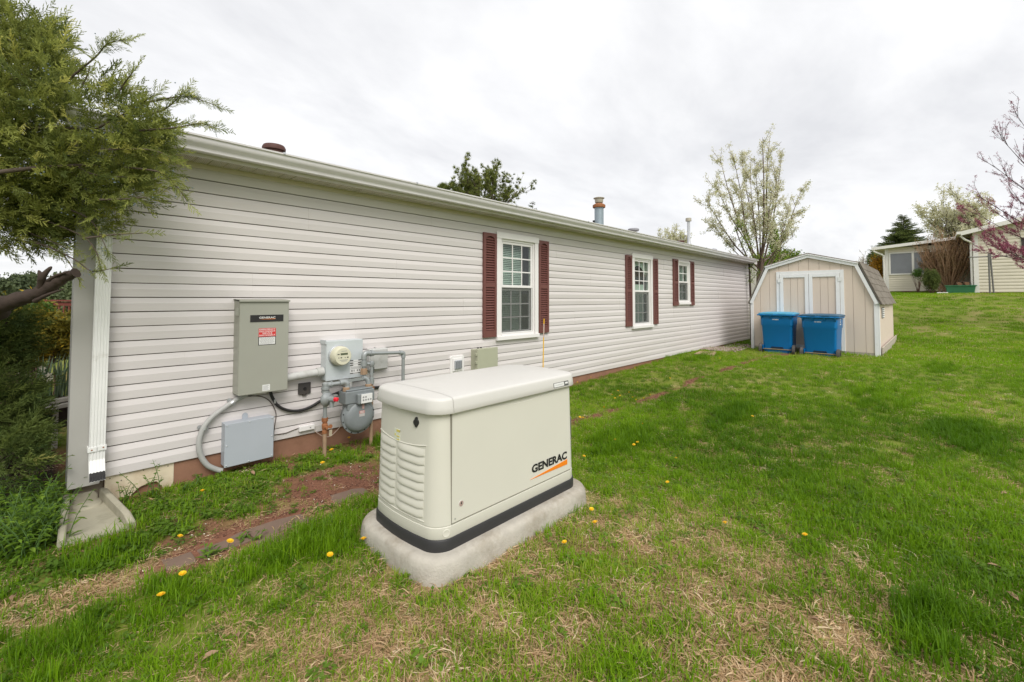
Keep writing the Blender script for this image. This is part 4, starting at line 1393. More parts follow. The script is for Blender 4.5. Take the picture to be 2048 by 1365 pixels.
# ------------------------------------------------------------------ shed
SHEDW = mat('tan_shed_board', (0.66, 0.555, 0.465), 0.75, var=0.06, ns=6, bump=0.35, bs=60, stretch=(1, 1, 0.07))
SHEDT = mat('white_shed_trim', (0.78, 0.78, 0.78), 0.6, var=0.06, ns=9, bump=0.1, dirt=(0.5, 0.5, 0.48), dirt_ns=8, dirt_lo=0.6, dirt_hi=0.85)
PLANKW = mat('weathered_skirt_plank', (0.42, 0.37, 0.31), 0.85, var=0.2, ns=9, bump=0.4, stretch=(0.3, 0.3, 2))
SX0, SX1 = 12.20, 16.75
SYL, SYR = -0.815, -3.240          # left and right walls
EZ, KZ, PZ = 1.150, 1.968, 2.215
KYL, KYR, PY = -1.158, -2.925, -2.02
SBZ = 0.07
shed = thing('garden_shed', 'tan wooden barn-roofed garden shed with white trimmed double doors', 'shed', (SX0, PY, 0.0))


def topz(y):
    if y > KYL: return EZ + (KZ - EZ) * (SYL - y) / (SYL - KYL)
    if y > PY: return KZ + (PZ - KZ) * (KYL - y) / (KYL - PY)
    if y > KYR: return PZ + (KZ - PZ) * (PY - y) / (PY - KYR)
    return KZ + (EZ - KZ) * (KYR - y) / (KYR - SYR)


np_front = 12
w_ = (SYL - SYR) / np_front
DYL, DYR, DZT = -1.440, -2.612, 1.785
core = MB(); core.prism([(SYL - 0.01, -0.05), (SYL - 0.01, EZ - 0.01), (KYL - 0.01, KZ - 0.02), (PY, PZ - 0.02), (KYR + 0.01, KZ - 0.02), (SYR + 0.01, EZ - 0.01), (SYR + 0.01, -0.05)], 'x', SX0 + 0.018, SX1 - 0.01)
core.build('frame_box', SHEDW, shed)
for i in range(np_front):
    a, b = SYL - w_ * i, SYL - w_ * (i + 1)
    ys = [a - 0.0028]
    for k in (KYL, PY, KYR):
        if b + 0.004 < k < a - 0.004: ys.append(k)
    ys.append(b + 0.0028)
    z0_ = SBZ
    pts = [(y, topz(y) - 0.01) for y in ys]
    mb = MB(); mb.prism([(ys[-1], z0_), (ys[0], z0_)] + pts, 'x', SX0, SX0 + 0.0165)
    mb.build('siding_plank', SHEDW, shed)
for side, yy in ((0, SYR), (1, SYL)):
    mb = MB()
    first = None
    n_ = 22
    ww = (SX1 - SX0 - 0.05) / n_
    for i in range(n_):
        x = SX0 + 0.04 + i * ww
        if first is None:
            mb = MB(); mb.box(x + 0.003, x + ww - 0.003, min(yy, yy + (-0.010 if side == 0 else 0.010)), max(yy, yy + (-0.010 if side == 0 else 0.010)), SBZ, EZ)
            first = mb.build('siding_plank', SHEDW, shed)
        else:
            dup(first, shed, Vector((ww * i, 0, 0)))
# corner boards and rakes
mb = MB(); mb.box(SX0 - 0.022, SX0 - 0.001, SYR - 0.018, SYR + 0.055, -0.02, EZ + 0.02); mb.build('corner_board', SHEDT, shed, bevel=0.003)
mb = MB(); mb.box(SX0 - 0.022, SX0 + 0.07, SYR - 0.036, SYR - 0.019, -0.02, EZ + 0.0); mb.build('corner_board', SHEDT, shed, bevel=0.003)
mb = MB(); mb.box(SX0 - 0.022, SX0 - 0.001, SYL - 0.05, SYL + 0.018, -0.02, EZ + 0.02); mb.build('corner_board', SHEDT, shed, bevel=0.003)
def rake(p, q, wd, x0, x1, name, m, up=0.0):
    p = Vector(p); q = Vector(q)
    d = (q - p).normalized(); n_ = Vector((-d.y, d.x))
    if n_.y < 0: n_ = -n_
    mb = MB(); mb.prism([tuple(p + n_ * up), tuple(q + n_ * up), tuple(q + n_ * (up - wd)), tuple(p + n_ * (up - wd))], 'x', x0, x1)
    return mb.build(name, m, shed, bevel=0.003)
rake((SYL + 0.03, EZ - 0.03), (KYL, KZ + 0.01), 0.066, SX0 - 0.05, SX0 - 0.022, 'rake_board', SHEDT)
rake((KYL + 0.02, KZ + 0.005), (PY, PZ + 0.012), 0.066, SX0 - 0.052, SX0 - 0.023, 'rake_board', SHEDT)
rake((PY, PZ + 0.012), (KYR - 0.02, KZ + 0.005), 0.066, SX0 - 0.0525, SX0 - 0.0235, 'rake_board', SHEDT)
rake((KYR, KZ + 0.01), (SYR - 0.03, EZ - 0.03), 0.066, SX0 - 0.0505, SX0 - 0.0225, 'rake_board', SHEDT)
rake((KYL + 0.02, KZ + 0.02), (PY, PZ + 0.027), 0.02, SX0 - 0.075, SX0 - 0.02, 'rake_strip', SHEDT, 0.004)
rake((PY, PZ + 0.027), (KYR - 0.02, KZ + 0.02), 0.02, SX0 - 0.0755, SX0 - 0.0205, 'rake_strip', SHEDT, 0.004)
# roof
for (p, q, nm) in (((SYL + 0.05, EZ - 0.06), (KYL + 0.01, KZ + 0.02), 'roof_slope'), ((KYL + 0.04, KZ + 0.012), (PY, PZ + 0.03), 'roof_slope'), ((PY, PZ + 0.03), (KYR - 0.04, KZ + 0.012), 'roof_slope'), ((KYR - 0.01, KZ + 0.02), (SYR - 0.05, EZ - 0.06), 'roof_slope')):
    rake(p, q, 0.022, SX0 - 0.06, SX1 + 0.05, nm, SHINGLE, 0.026)
# shingles on the lower right slope, laid in courses
p = Vector((0, SYR - 0.052, EZ - 0.065)); q = Vector((0, KYR - 0.010, KZ + 0.025))
d = (q - p).normalized(); nrm = Vector((0, -d.z, d.y))
L_ = (q - p).length
rows, tabw = 6, 0.302
me_sh = []
for v_ in range(4):
    mb = MB()
    tl = L_ / rows + 0.03
    lo_ = -0.006 * (v_ % 3)
    mb.add([(0.002, lo_, 0.004), (tabw - 0.003, lo_ + 0.002, 0.004), (tabw - 0.003, tl, 0), (0.002, tl, 0), (0.002, lo_, 0.013), (tabw - 0.003, lo_ + 0.002, 0.013), (tabw - 0.003, tl, 0.005), (0.002, tl, 0.005)],
           [(0, 3, 2, 1), (4, 5, 6, 7), (0, 1, 5, 4), (1, 2, 6, 5), (2, 3, 7, 6), (3, 0, 4, 7)])
    me = bpy.data.meshes.new('shingle'); me.from_pydata(mb.v, [], mb.f); me.update()
    mm = MATS['asphalt_shingle'] if v_ % 2 == 0 else mat('asphalt_shingle_dark', (0.165, 0.14, 0.115), 0.95, var=0.25, ns=40, bump=0.5, bs=160)
    me.materials.append(mm)
    me_sh.append(me)
mtx = Matrix(((1, 0, 0), (0, d.y, nrm.y), (0, d.z, nrm.z)))
for r_ in range(rows):
    for i in range(15):
        x = SX0 - 0.07 + i * tabw + (0.15 if r_ % 2 else 0) - 0.0
        if r_ % 2 and i == 14: continue
        o = link('shingle', me_sh[random.randrange(4)], shed)
        o.location = Vector((x, 0, 0)) + p + d * (L_ * r_ / rows) + nrm * (0.028 - 0.0) - WO[shed]
        o.rotation_euler = mtx.to_euler()
    if r_ % 2:
        o = link('shingle', me_sh[0], shed)
        o.location = Vector((SX0 - 0.07, 0, 0)) + p + d * (L_ * r_ / rows) + nrm * 0.028 - WO[shed]
        o.rotation_euler = mtx.to_euler(); o.scale = (0.49, 1, 1)
# doors
mb = MB()
mb.box(SX0 - 0.020, SX0 - 0.0005, DYL, DYL + 0.07, SBZ, DZT + 0.075).box(SX0 - 0.020, SX0 - 0.0005, DYR - 0.07, DYR, SBZ, DZT + 0.075)
mb.box(SX0 - 0.020, SX0 - 0.0005, DYR, DYL, DZT + 0.002, DZT + 0.075)
mb.build('door_frame', SHEDT, shed, bevel=0.003)
ym_ = (DYL + DYR) / 2
for (a, b) in ((DYL - 0.006, ym_ + 0.004), (ym_ - 0.004, DYR + 0.006)):
    tw = 0.072
    mb = MB()
    mb.box(SX0 - 0.034, SX0 - 0.012, a - tw, a, SBZ + 0.02, DZT).box(SX0 - 0.034, SX0 - 0.012, b, b + tw, SBZ + 0.02, DZT)
    mb.box(SX0 - 0.034, SX0 - 0.012, b + tw, a - tw, DZT - tw, DZT).box(SX0 - 0.034, SX0 - 0.012, b + tw, a - tw, SBZ + 0.02, SBZ + 0.02 + tw)
    dr = mb.build('door', SHEDT, shed, bevel=0.003)
    wv = (a - b - 2 * tw) / 3
    for i in range(3):
        mb = MB(); mb.box(SX0 - 0.013, SX0 - 0.003, b + tw + wv * i + 0.003, b + tw + wv * (i + 1) - 0.003, SBZ + 0.1, DZT - tw)
        mb.build('door_plank', SHEDW, dr)
    hy = a - 0.02 if a > ym_ else b + 0.02
    if abs(a - (DYL - 0.006)) < 1e-6: hy = a + 0.004
    else: hy = b - 0.004
    mb = MB(); mb.box(SX0 - 0.040, SX0 - 0.034, hy - 0.035, hy + 0.035, DZT - 0.18, DZT - 0.09); mb.build('hinge', WHITE_D, dr)
# base boards
mb = MB(); mb.box(SX0 + 0.004, SX0 + 0.05, SYR + 0.02, DYR - 0.1, -0.12, SBZ - 0.004); mb.build('base_board', PLANKW, shed)
mb = MB(); mb.box(SX0 + 0.004, SX0 + 0.05, DYR - 0.1, SYL - 0.005, -0.10, SBZ - 0.004); mb.build('base_board', PLANKW, shed)
mb = MB(); mb.box(SX0 + 0.10, SX1, SYR - 0.075, SYR - 0.045, 0.05, 0.19); mb.build('skirt_plank', PLANKW, shed, bevel=0.004)
mb = MB(); mb.box(SX0 + 0.13, SX1, SYR - 0.068, SYR - 0.04, -0.15, 0.045); mb.build('skirt_plank', PLANKW, shed, bevel=0.004)
# small vent grille on the right wall
mb = MB(); mb.box(13.02, 13.62, SYR - 0.018, SYR - 0.010, 0.78, 1.02); vg = mb.build('vent_grille', BLACK, shed)
for i in range(5):
    mb = MB(); mb.box(13.04, 13.60, SYR - 0.030, SYR - 0.0185, 0.80 + i * 0.045, 0.822 + i * 0.045); mb.build('vent_slat', SHEDT, vg)

# ------------------------------------------------------------------ wheeled bins
BINB = mat('blue_bin_plastic', (0.002, 0.155, 0.42), 0.42, var=0.06, ns=5, bump=0.05, bs=90)
BINL = mat('light_blue_lid', (0.06, 0.33, 0.52), 0.40, var=0.08, ns=5)
BIND = mat('dark_blue_lid', (0.012, 0.085, 0.16), 0.40, var=0.10, ns=5)
TYRE = mat('grey_black_tyre', (0.075, 0.07, 0.065), 0.85, var=0.2, ns=15, dirt=(0.20, 0.17, 0.14), dirt_ns=10)


def make_bin(loc, rotz, label, lidmat, num, side_mark, gz):
    t = thing('wheeled_bin', label, 'rubbish bin', (0, 0, 0), 'blue wheeled bins in front of the shed doors')
    def rect(w, d, z, r=0.05, yo=0.0):
        return [(x, y + yo, z) for x, y in outline(-w / 2, w / 2, -d / 2, d / 2, r, 0, 4)]
    mb = MB()
    mb.loft([rect(0.545, 0.53, 0.035, 0.05, 0.02), rect(0.565, 0.56, 0.14, 0.05, 0.012), rect(0.608, 0.645, 0.635, 0.055), rect(0.632, 0.675, 0.660, 0.055), rect(0.640, 0.69, 0.860, 0.055), rect(0.640, 0.69, 0.872, 0.055)])
    body = mb.build('body', BINB, t, smooth=True, sharp=30)
    mb = MB(); mb.loft([rect(0.655, 0.705, 0.855, 0.06), rect(0.700, 0.745, 0.868, 0.06), rect(0.705, 0.75, 0.895, 0.06), rect(0.69, 0.735, 0.897, 0.06)])
    mb.build('rim', BINB, t, smooth=True, sharp=30)
    # lid
    mb = MB(); mb.loft([rect(0.715, 0.76, 0.897, 0.06), rect(0.725, 0.77, 0.905, 0.06), rect(0.72, 0.765, 0.925, 0.06), rect(0.60, 0.64, 0.942, 0.06), rect(0.3, 0.34, 0.952, 0.06)])
    lid_ = mb.build('lid', lidmat, t, smooth=True, sharp=30)
    for xx in (-0.12, 0.13):
        mb = MB(); mb.box(xx - 0.075, xx + 0.075, -0.400, -0.36, 0.897, 0.930); mb.build('hinge_lug', lidmat, lid_, bevel=0.008)
    mb = MB(); mb.tube([(-0.375, -0.385, 0.885), (0.375, -0.385, 0.885)], 0.015, 10); mb.build('handle_bar', BINB, t, smooth=True)
    for xx in (-0.29, -0.105, 0.105, 0.29):
        mb = MB(); mb.prism([(-0.40, 0.895), (-0.335, 0.895), (-0.335, 0.80), (-0.36, 0.815), (-0.398, 0.875)], 'x', xx - 0.016, xx + 0.016); mb.build('handle_bracket', BINB, t)
    # dark block painted as the shade of a foot recess; axle, wheels
    mb = MB(); mb.prism([(-0.13, 0.135), (-0.11, 0.17), (0.11, 0.17), (0.13, 0.135)], 'y', -0.292, -0.245); mb.build('foot_recess_shade', mat('recess_shade_blue', (0.004, 0.022, 0.05), 0.6), t)
    mb = MB(); mb.box(-0.19, 0.19, -0.262, -0.235, 0.012, 0.118); mb.build('foot_plate', BINB, t)
    mb = MB(); mb.tube([(-0.315, -0.285, 0.115), (0.315, -0.285, 0.115)], 0.011, 10); ax = mb.build('axle', mat('rusty_axle', (0.33, 0.24, 0.12), 0.6, 0.3, var=0.4, ns=9, dirt=(0.25, 0.08, 0.03), dirt_ns=9), t, smooth=True)
    wh = None
    for sx in (-1, 1):
        mb = MB(); mb.lathe([(0.0, -0.026), (0.085, -0.026), (0.085, -0.030), (0.108, -0.030), (0.118, -0.022), (0.118, 0.022), (0.108, 0.030), (0.085, 0.030), (0.085, 0.026), (0, 0.026)], (sx * 0.325, -0.285, 0.112), (1, 0, 0), 26)
        w = mb.build('wheel', TYRE, t, smooth=True, sharp=40)
        mb = MB(); mb.lathe([(0.0, -0.034), (0.05, -0.034), (0.075, -0.027), (0.075, 0.027), (0.05, 0.034), (0, 0.034)], (sx * 0.325, -0.285, 0.112), (1, 0, 0), 18)
        mb.build('hub', BLACK, w, smooth=True)
        mb = MB(); mb.prism([(-0.32, 0.20), (-0.24, 0.20), (-0.24, 0.10), (-0.30, 0.10)], 'x', sx * 0.285 - 0.012, sx * 0.285 + 0.012); mb.build('axle_bracket', BINB, t)
    lettering('number', num, -0.075, 0.045, 0.772, 0.798, -0.3435, PAPER, body, 0.03)
    if side_mark:
        xs_ = 0.3222
        mb = MB()
        mb.add([(xs_, -0.05, 0.82), (xs_, 0.05, 0.82), (xs_, 0.0, 0.86)], [(0, 1, 2)])
        mb.add([(xs_, -0.03, 0.76), (xs_, 0.03, 0.76), (xs_, 0.03, 0.80), (xs_, -0.03, 0.80)], [(0, 1, 2, 3)])
        mb.add([(xs_ - 0.001, -0.06, 0.72), (xs_, 0.06, 0.72), (xs_, 0.06, 0.745), (xs_, -0.06, 0.745)], [(0, 1, 2, 3)])
        mb.build('side_mark', PAPER, body)
    t.location = (loc[0], loc[1], gz)
    t.rotation_euler = (0, 0, rotz)
    return t


make_bin((11.80, -1.500), R(-90 + 3), 'blue wheeled bin with light blue lid, left of the two before the shed', BINL, '04 08806', False, -0.035)
make_bin((11.76, -2.335), R(-90 - 2), 'blue wheeled bin with darker lid, right of the two before the shed', BIND, '04 07842', True, -0.058)
# ------------------------------------------------------------------ vegetation tools
BARK = mat('grey_brown_bark', (0.10, 0.075, 0.06), 0.9, var=0.3, ns=12, bump=0.6, bs=50)
BARK_D = mat('dark_wet_bark', (0.055, 0.038, 0.030), 0.9, var=0.45, ns=14, bump=0.9, bs=40, stretch=(1, 1, 1))
TWIG = mat('red_brown_twig', (0.13, 0.075, 0.055), 0.85, var=0.3, ns=10)


def tri_twigs(segs):
    """segs: list of (p, q, width): thin tapering triangles, alternately turned"""
    V, F = [], []
    for i, (p, q, w) in enumerate(segs):
        p, q = np.asarray(p, float), np.asarray(q, float)
        d = q - p
        n_ = np.cross(d, [[1, 0, 0], [0, 1, 0], [0.6, 0.6, 0.3]][i % 3])
        nn = np.linalg.norm(n_)
        if nn < 1e-9: n_ = np.array([0, 0, 1.0]); nn = 1
        n_ = n_ / nn * w / 2
        b = len(V)
        V += [p - n_, p + n_, q]
        F.append((b, b + 1, b + 2))
    return np.array(V), np.array(F)


def spray(seed, n1=15, n2=6, flat=0.5, wd=0.022, ang=0.62):
    """feathery evergreen shoot along +Z, length 1"""
    rg = np.random.default_rng(seed)
    segs = []
    bend = rg.normal(0, 0.10, 2)
    def axis(t): return np.array([bend[0] * t * t, bend[1] * t * t, t])
    for i in range(5):
        segs.append((axis(i / 5), axis((i + 1.3) / 5), 0.020))
    for i in range(n1):
        t = 0.08 + 0.9 * i / n1 + rg.normal(0, 0.015)
        az = (0 if i % 2 else math.pi) + rg.normal(0, flat)
        a = ang + rg.normal(0, 0.15)
        L = (0.30 - 0.20 * t) * rg.uniform(0.7, 1.25) + 0.05
        d = np.array([math.sin(a) * math.cos(az), math.sin(a) * math.sin(az), math.cos(a)])
        p = axis(t)
        segs.append((p, p + d * L, wd))
        for j in range(n2):
            s = 0.15 + 0.8 * j / n2
            az2 = az + (0.9 if j % 2 else -0.9) + rg.normal(0, 0.4)
            a2 = a + rg.normal(0, 0.35)
            d2 = np.array([math.sin(a2) * math.cos(az2), math.sin(a2) * math.sin(az2), math.cos(a2)])
            d2 = d2 * 0.75 + d * 0.5
            d2 /= np.linalg.norm(d2)
            q = p + d * L * s
            segs.append((q, q + d2 * L * rg.uniform(0.3, 0.55), wd * 1.15))
    return tri_twigs(segs)


def leaf_ball(seed, n, r, lw, ll, up=0.0):
    """little cluster of n pointed leaves (two triangles each)"""
    rg = np.random.default_rng(seed)
    V, F = [], []
    for i in range(n):
        c = rg.normal(0, r * 0.5, 3)
        d = rg.normal(0, 1, 3); d[2] += up; d /= np.linalg.norm(d)
        s = np.cross(d, rg.normal(0, 1, 3)); s /= np.linalg.norm(s)
        b = len(V)
        L, w = ll * rg.uniform(0.7, 1.3), lw * rg.uniform(0.7, 1.3)
        V += [c, c + d * L * 0.45 + s * w / 2, c + d * L, c + d * L * 0.45 - s * w / 2]
        F += [(b, b + 1, b + 2), (b, b + 2, b + 3)]
    return np.array(V), np.array(F)


def grow(p, d, L, r, lev, rg, out, tips, spread=0.6, up=0.12, nch=5, wob=0.10, lr=0.62, start=0.3, taper=0.45):
    p = np.asarray(p, float); d = np.asarray(d, float); d = d / np.linalg.norm(d)
    ns = 6
    pts, rad = [p], [r]
    for i in range(ns):
        d = d + rg.normal(0, wob, 3) + np.array([0, 0, up * 0.35]); d /= np.linalg.norm(d)
        p = p + d * L / ns
        pts.append(p); rad.append(r * (1 - (1 - taper) * (i + 1) / ns))
    out.append((pts, rad, lev))
    if lev == 0:
        tips.append((np.array(pts), d))
        return
    for c in range(nch):
        t = start + (1 - start) * (c + rg.uniform(0.2, 0.9)) / nch
        k = min(int(t * ns), ns - 1)
        q = pts[k] + (pts[k + 1] - pts[k]) * (t * ns - k)
        ax = rg.normal(0, 1, 3)
        dd = pts[k + 1] - pts[k]; dd = dd / np.linalg.norm(dd)
        ax = ax - dd * ax.dot(dd); ax /= np.linalg.norm(ax)
        a = spread * rg.uniform(0.7, 1.3)
        nd = dd * math.cos(a) + ax * math.sin(a) + np.array([0, 0, up])
        grow(q, nd, L * lr * rg.uniform(0.75, 1.2) * (1.15 - 0.4 * t), max(rad[k] * 0.6, 0.002), lev - 1, rg, out, tips, spread, up, nch, wob, lr, 0.2, taper)


def wood_mesh(name, out, m, parent, minr=0.0, sides=(4, 5, 6, 8)):
    mb = MB()
    for pts, rad, lev in out:
        mb.tube(pts, [max(x, minr) for x in rad], sides[min(lev, 3)], caps=False)
    return mb.build(name, m, parent, smooth=True, sharp=80)


def tip_points(tips, n, rg, spread=0.0):
    P, D = [], []
    for _ in range(n):
        pts, d = tips[rg.integers(len(tips))]
        t = rg.uniform(0.05, 1.0) * (len(pts) - 1)
        k = min(int(t), len(pts) - 2)
        q = pts[k] + (pts[k + 1] - pts[k]) * (t - k)
        P.append(q + rg.normal(0, spread, 3) if spread else q)
        D.append((pts[k + 1] - pts[k]))
    return np.array(P), np.array(D)


def jit(D, s, rg):
    D = D / np.linalg.norm(D, axis=1, keepdims=True) + rg.normal(0, s, D.shape)
    return D / np.linalg.norm(D, axis=1, keepdims=True)


# ------------------------------------------------------------------ juniper overhanging from the left
JUN = leafmat('juniper_foliage', (0.16, 0.20, 0.06), (0.46, 0.49, 0.13), 0.65, 0.5, c3=(0.62, 0.60, 0.18))
BERRY = mat('juniper_berry', (0.20, 0.25, 0.30), 0.6, var=0.3, ns=40)
rj = np.random.default_rng(11)
sprays = [spray(s, 13, 5, 0.55, 0.030) for s in range(7)]
jun = thing('juniper_tree', 'large green juniper tree with feathery berried branches reaching over the left end of the house', 'tree', (-1.35, -0.35, float(ground(-1.35, -0.35))))
blobs = [(40, 130, 2.8, 80), (-20, 90, 2.8, 80), (110, 185, 2.8, 85), (185, 225, 2.8, 75), (60, 255, 2.8, 100), (150, 290, 2.85, 85), (235, 275, 2.8, 62), (280, 250, 2.75, 30),
         (272, 318, 2.78, 40), (305, 300, 2.75, 16), (205, 360, 2.85, 70), (85, 370, 2.9, 95), (15, 420, 2.9, 85), (50, 440, 2.9, 60), (255, 368, 2.8, 28), (130, 415, 2.95, 60), (20, 320, 2.9, 95), (180, 430, 2.9, 32),
         (-90, 150, 2.9, 90), (-100, 320, 2.9, 90), (-220, 180, 3.0, 100), (-240, 340, 3.0, 90), (-200, 60, 3.0, 80), (-340, 150, 3.1, 90), (-360, 300, 3.1, 90), (60, 450, 2.95, 45), (120, 120, 2.8, 40), (60, 60, 2.8, 40), (310, 255, 2.72, 14), (230, 205, 2.8, 35)]
P, D, S = [], [], []
for (px, py, dp, rr) in blobs:
    c = at(px, py, dp); rw = rr * dp / F_PX
    n_ = int(18 + rr * rr * 0.036)
    q = rj.normal(0, 1, (n_, 3)); q /= np.linalg.norm(q, axis=1, keepdims=True)
    q = q * (rj.random((n_, 1)) ** 0.4) * rw
    q = q + FWD * (q @ FWD)[:, None] * 0.4
    pts = c + q
    out_d = RIGHT * rj.uniform(0.3, 1.1, (n_, 1)) - DOWN * rj.uniform(-0.45, 0.75, (n_, 1)) - FWD * rj.uniform(-0.3, 0.6, (n_, 1)) + q / rw * 0.5
    out_d = out_d + rj.normal(0, 0.35, out_d.shape)
    P.append(pts); D.append(out_d); S.append(rj.uniform(0.11, 0.20, n_))
tipl = [[(60, 115), (85, 65), (108, 48)], [(130, 165), (190, 115), (215, 88), (252, 80)], [(230, 195), (250, 165), (266, 145)], [(255, 215), (330, 198), (380, 195), (428, 210)],
        [(275, 262), (350, 256), (398, 248), (432, 256)], [(250, 335), (320, 345), (352, 372), (374, 402)], [(200, 400), (260, 398), (305, 393)], [(165, 478), (225, 470), (286, 467)],
        [(20, 478), (90, 492), (150, 520), (185, 543), (228, 536)], [(60, 480), (120, 505), (150, 545)], [(110, 410), (180, 440), (214, 500)], [(40, 460), (95, 480), (140, 500)], [(300, 230), (335, 215), (362, 190)],
        [(150, 200), (175, 150), (180, 130)], [(20, 60), (0, 20), (-5, 5)], [(200, 300), (300, 300), (345, 318)], [(150, 330), (190, 350), (260, 355)], [(190, 260), (270, 215), (310, 188)], [(60, 430), (160, 470), (190, 500), (200, 530)]]
wood = MB()
for i, tl in enumerate(tipl):
    dp = 2.62 + 0.12 * rj.random() if max(a for a, b in tl) > 230 else 2.8
    pts = spline([at(a, b, dp - 0.02 * k) for k, (a, b) in enumerate(tl)], 6)
    wood.tube(pts, list(np.linspace(0.0065, 0.0016, len(pts))), 5)
    pa = np.array([tuple(v) for v in pts])
    seg = np.diff(pa, axis=0)
    ln = np.linalg.norm(seg, axis=1).sum()
    sparse = i in (7, 8, 9, 10, 11, 18)
    n_ = int(ln * (38 if sparse else 75))
    t = rj.random(n_) ** 0.8 * (len(seg) - 0.01)
    k = t.astype(int)
    pp = pa[k] + seg[k] * (t - k)[:, None]
    dd = seg[k] / np.linalg.norm(seg[k], axis=1, keepdims=True) + rj.normal(0, 0.45, (n_, 3))
    P.append(pp); D.append(dd); S.append(rj.uniform(0.06, 0.13, n_) * (1.05 - 0.4 * t / len(seg)))
    P.append(pa[-1:]); D.append(seg[-1:]); S.append(np.array([0.13]))
for (a, b) in (((-1.2, -0.3, 0.9), (20, 495, 2.95)), ((-1.2, -0.3, 1.2), (90, 440, 2.95)), ((-1.25, -0.3, 1.5), (150, 330, 2.9)), ((-1.3, -0.3, 1.7), (210, 260, 2.85)), ((-1.3, -0.3, 1.9), (120, 130, 2.85)), ((-1.3, -0.3, 2.1), (40, 60, 2.85)), ((-1.25, -0.35, 1.4), (260, 330, 2.8))):
    e = at(*b); a = np.array(a)
    pts = spline([a, a * 0.6 + e * 0.4 + rj.normal(0, 0.05, 3), a * 0.25 + e * 0.75 + rj.normal(0, 0.04, 3), e], 5)
    wood.tube(pts, list(np.linspace(0.024, 0.004, len(pts))), 8)
P, D, S = np.concatenate(P), np.concatenate(D), np.concatenate(S)
# keep the foliage in front of the wall and gutter
ok = ~((P[:, 0] > 0.12) & (P[:, 1] > -0.10)) & ~((P[:, 1] > -0.42) & (P[:, 2] > 2.1) & (P[:, 0] > 0.1))
P, D, S = P[ok], D[ok], S[ok]
inner = smooth01((P[:, 2] - 1.3) / 1.6)
tint = np.clip(rj.normal(0.42, 0.30, len(P)), 0.0, 0.99)
scatter('foliage', sprays, P, frames(D), S, JUN, jun, 'stuff', tint, rj)
zt = float(ground(-1.35, -0.35))
wood.tube(spline([(-1.42, -0.36, zt - 0.1), (-1.36, -0.34, 0.5), (-1.28, -0.3, 1.1), (-1.3, -0.3, 1.7), (-1.33, -0.3, 2.5), (-1.2, -0.3, 3.3)], 4), list(np.linspace(0.16, 0.05, 21)), 12)
wood.build('trunk', BARK, jun, smooth=True, sharp=80)
# dead limb with splintered stubs
mb = MB()
dl = [(-1.2, -0.28, 0.95)] + [at(*q) for q in ((-60, 640, 2.7), (0, 612, 2.7), (40, 598, 2.7), (75, 588, 2.7), (105, 570, 2.7), (128, 556, 2.7), (152, 546, 2.7))]
k = spline(dl, 4)
mb.tube(k, [0.055 - 0.03 * i / len(k) + 0.005 * math.sin(i * 2.3) for i in range(len(k))], 9)
mb.tube(spline([at(80, 590, 2.7), at(82, 572, 2.68), at(84, 556, 2.66), at(92, 545, 2.66), at(103, 534, 2.66)], 3), [0.024, 0.022, 0.020, 0.019, 0.018, 0.019, 0.02, 0.018, 0.016, 0.014, 0.012, 0.010, 0.005], 7)
mb.tube(spline([at(84, 560, 2.66), at(80, 548, 2.66), at(77, 541, 2.66)], 3), [0.018, 0.016, 0.014, 0.012, 0.010, 0.007, 0.003], 6)
mb.tube(spline([at(90, 566, 2.68), at(112, 552, 2.67), at(135, 545, 2.66)], 3), [0.012, 0.011, 0.010, 0.009, 0.008, 0.006, 0.003], 6)
mb.tube(spline([at(70, 602, 2.69), at(100, 588, 2.67), at(130, 578, 2.66)], 3), [0.016, 0.013, 0.010, 0.008, 0.006, 0.004, 0.002], 6)
mb.build('dead_limb', BARK_D, jun, smooth=True, sharp=80)
bi = rj.integers(0, len(P), 240)
cl = P[bi] + D[bi] / np.linalg.norm(D[bi], axis=1, keepdims=True) * S[bi][:, None] * 0.5
bp = (cl[:, None, :] + rj.normal(0, 0.022, (240, 5, 3))).reshape(-1, 3)
bp = bp[~((bp[:, 0] > 0.12) & (bp[:, 1] > -0.10))]
ico = MB(); ico.lathe([(0, -1), (0.75, -0.6), (1, 0.1), (0.65, 0.75), (0, 1)], (0, 0, 0), (0, 0, 1), 5)
tris = []
for f in ico.f:
    for i in range(1, len(f) - 1): tris.append((f[0], f[i], f[i + 1]))
scatter('berries', [(np.array(ico.v), np.array(tris))], bp, frames(rj.normal(0, 1, bp.shape)), rj.uniform(0.0032, 0.0048, len(bp)), BERRY, jun, 'stuff')

# low junipers and garden left of the house
JUN_D = leafmat('low_juniper_foliage', (0.06, 0.10, 0.028), (0.22, 0.27, 0.065), 0.65, 0.45, c3=(0.40, 0.39, 0.12))


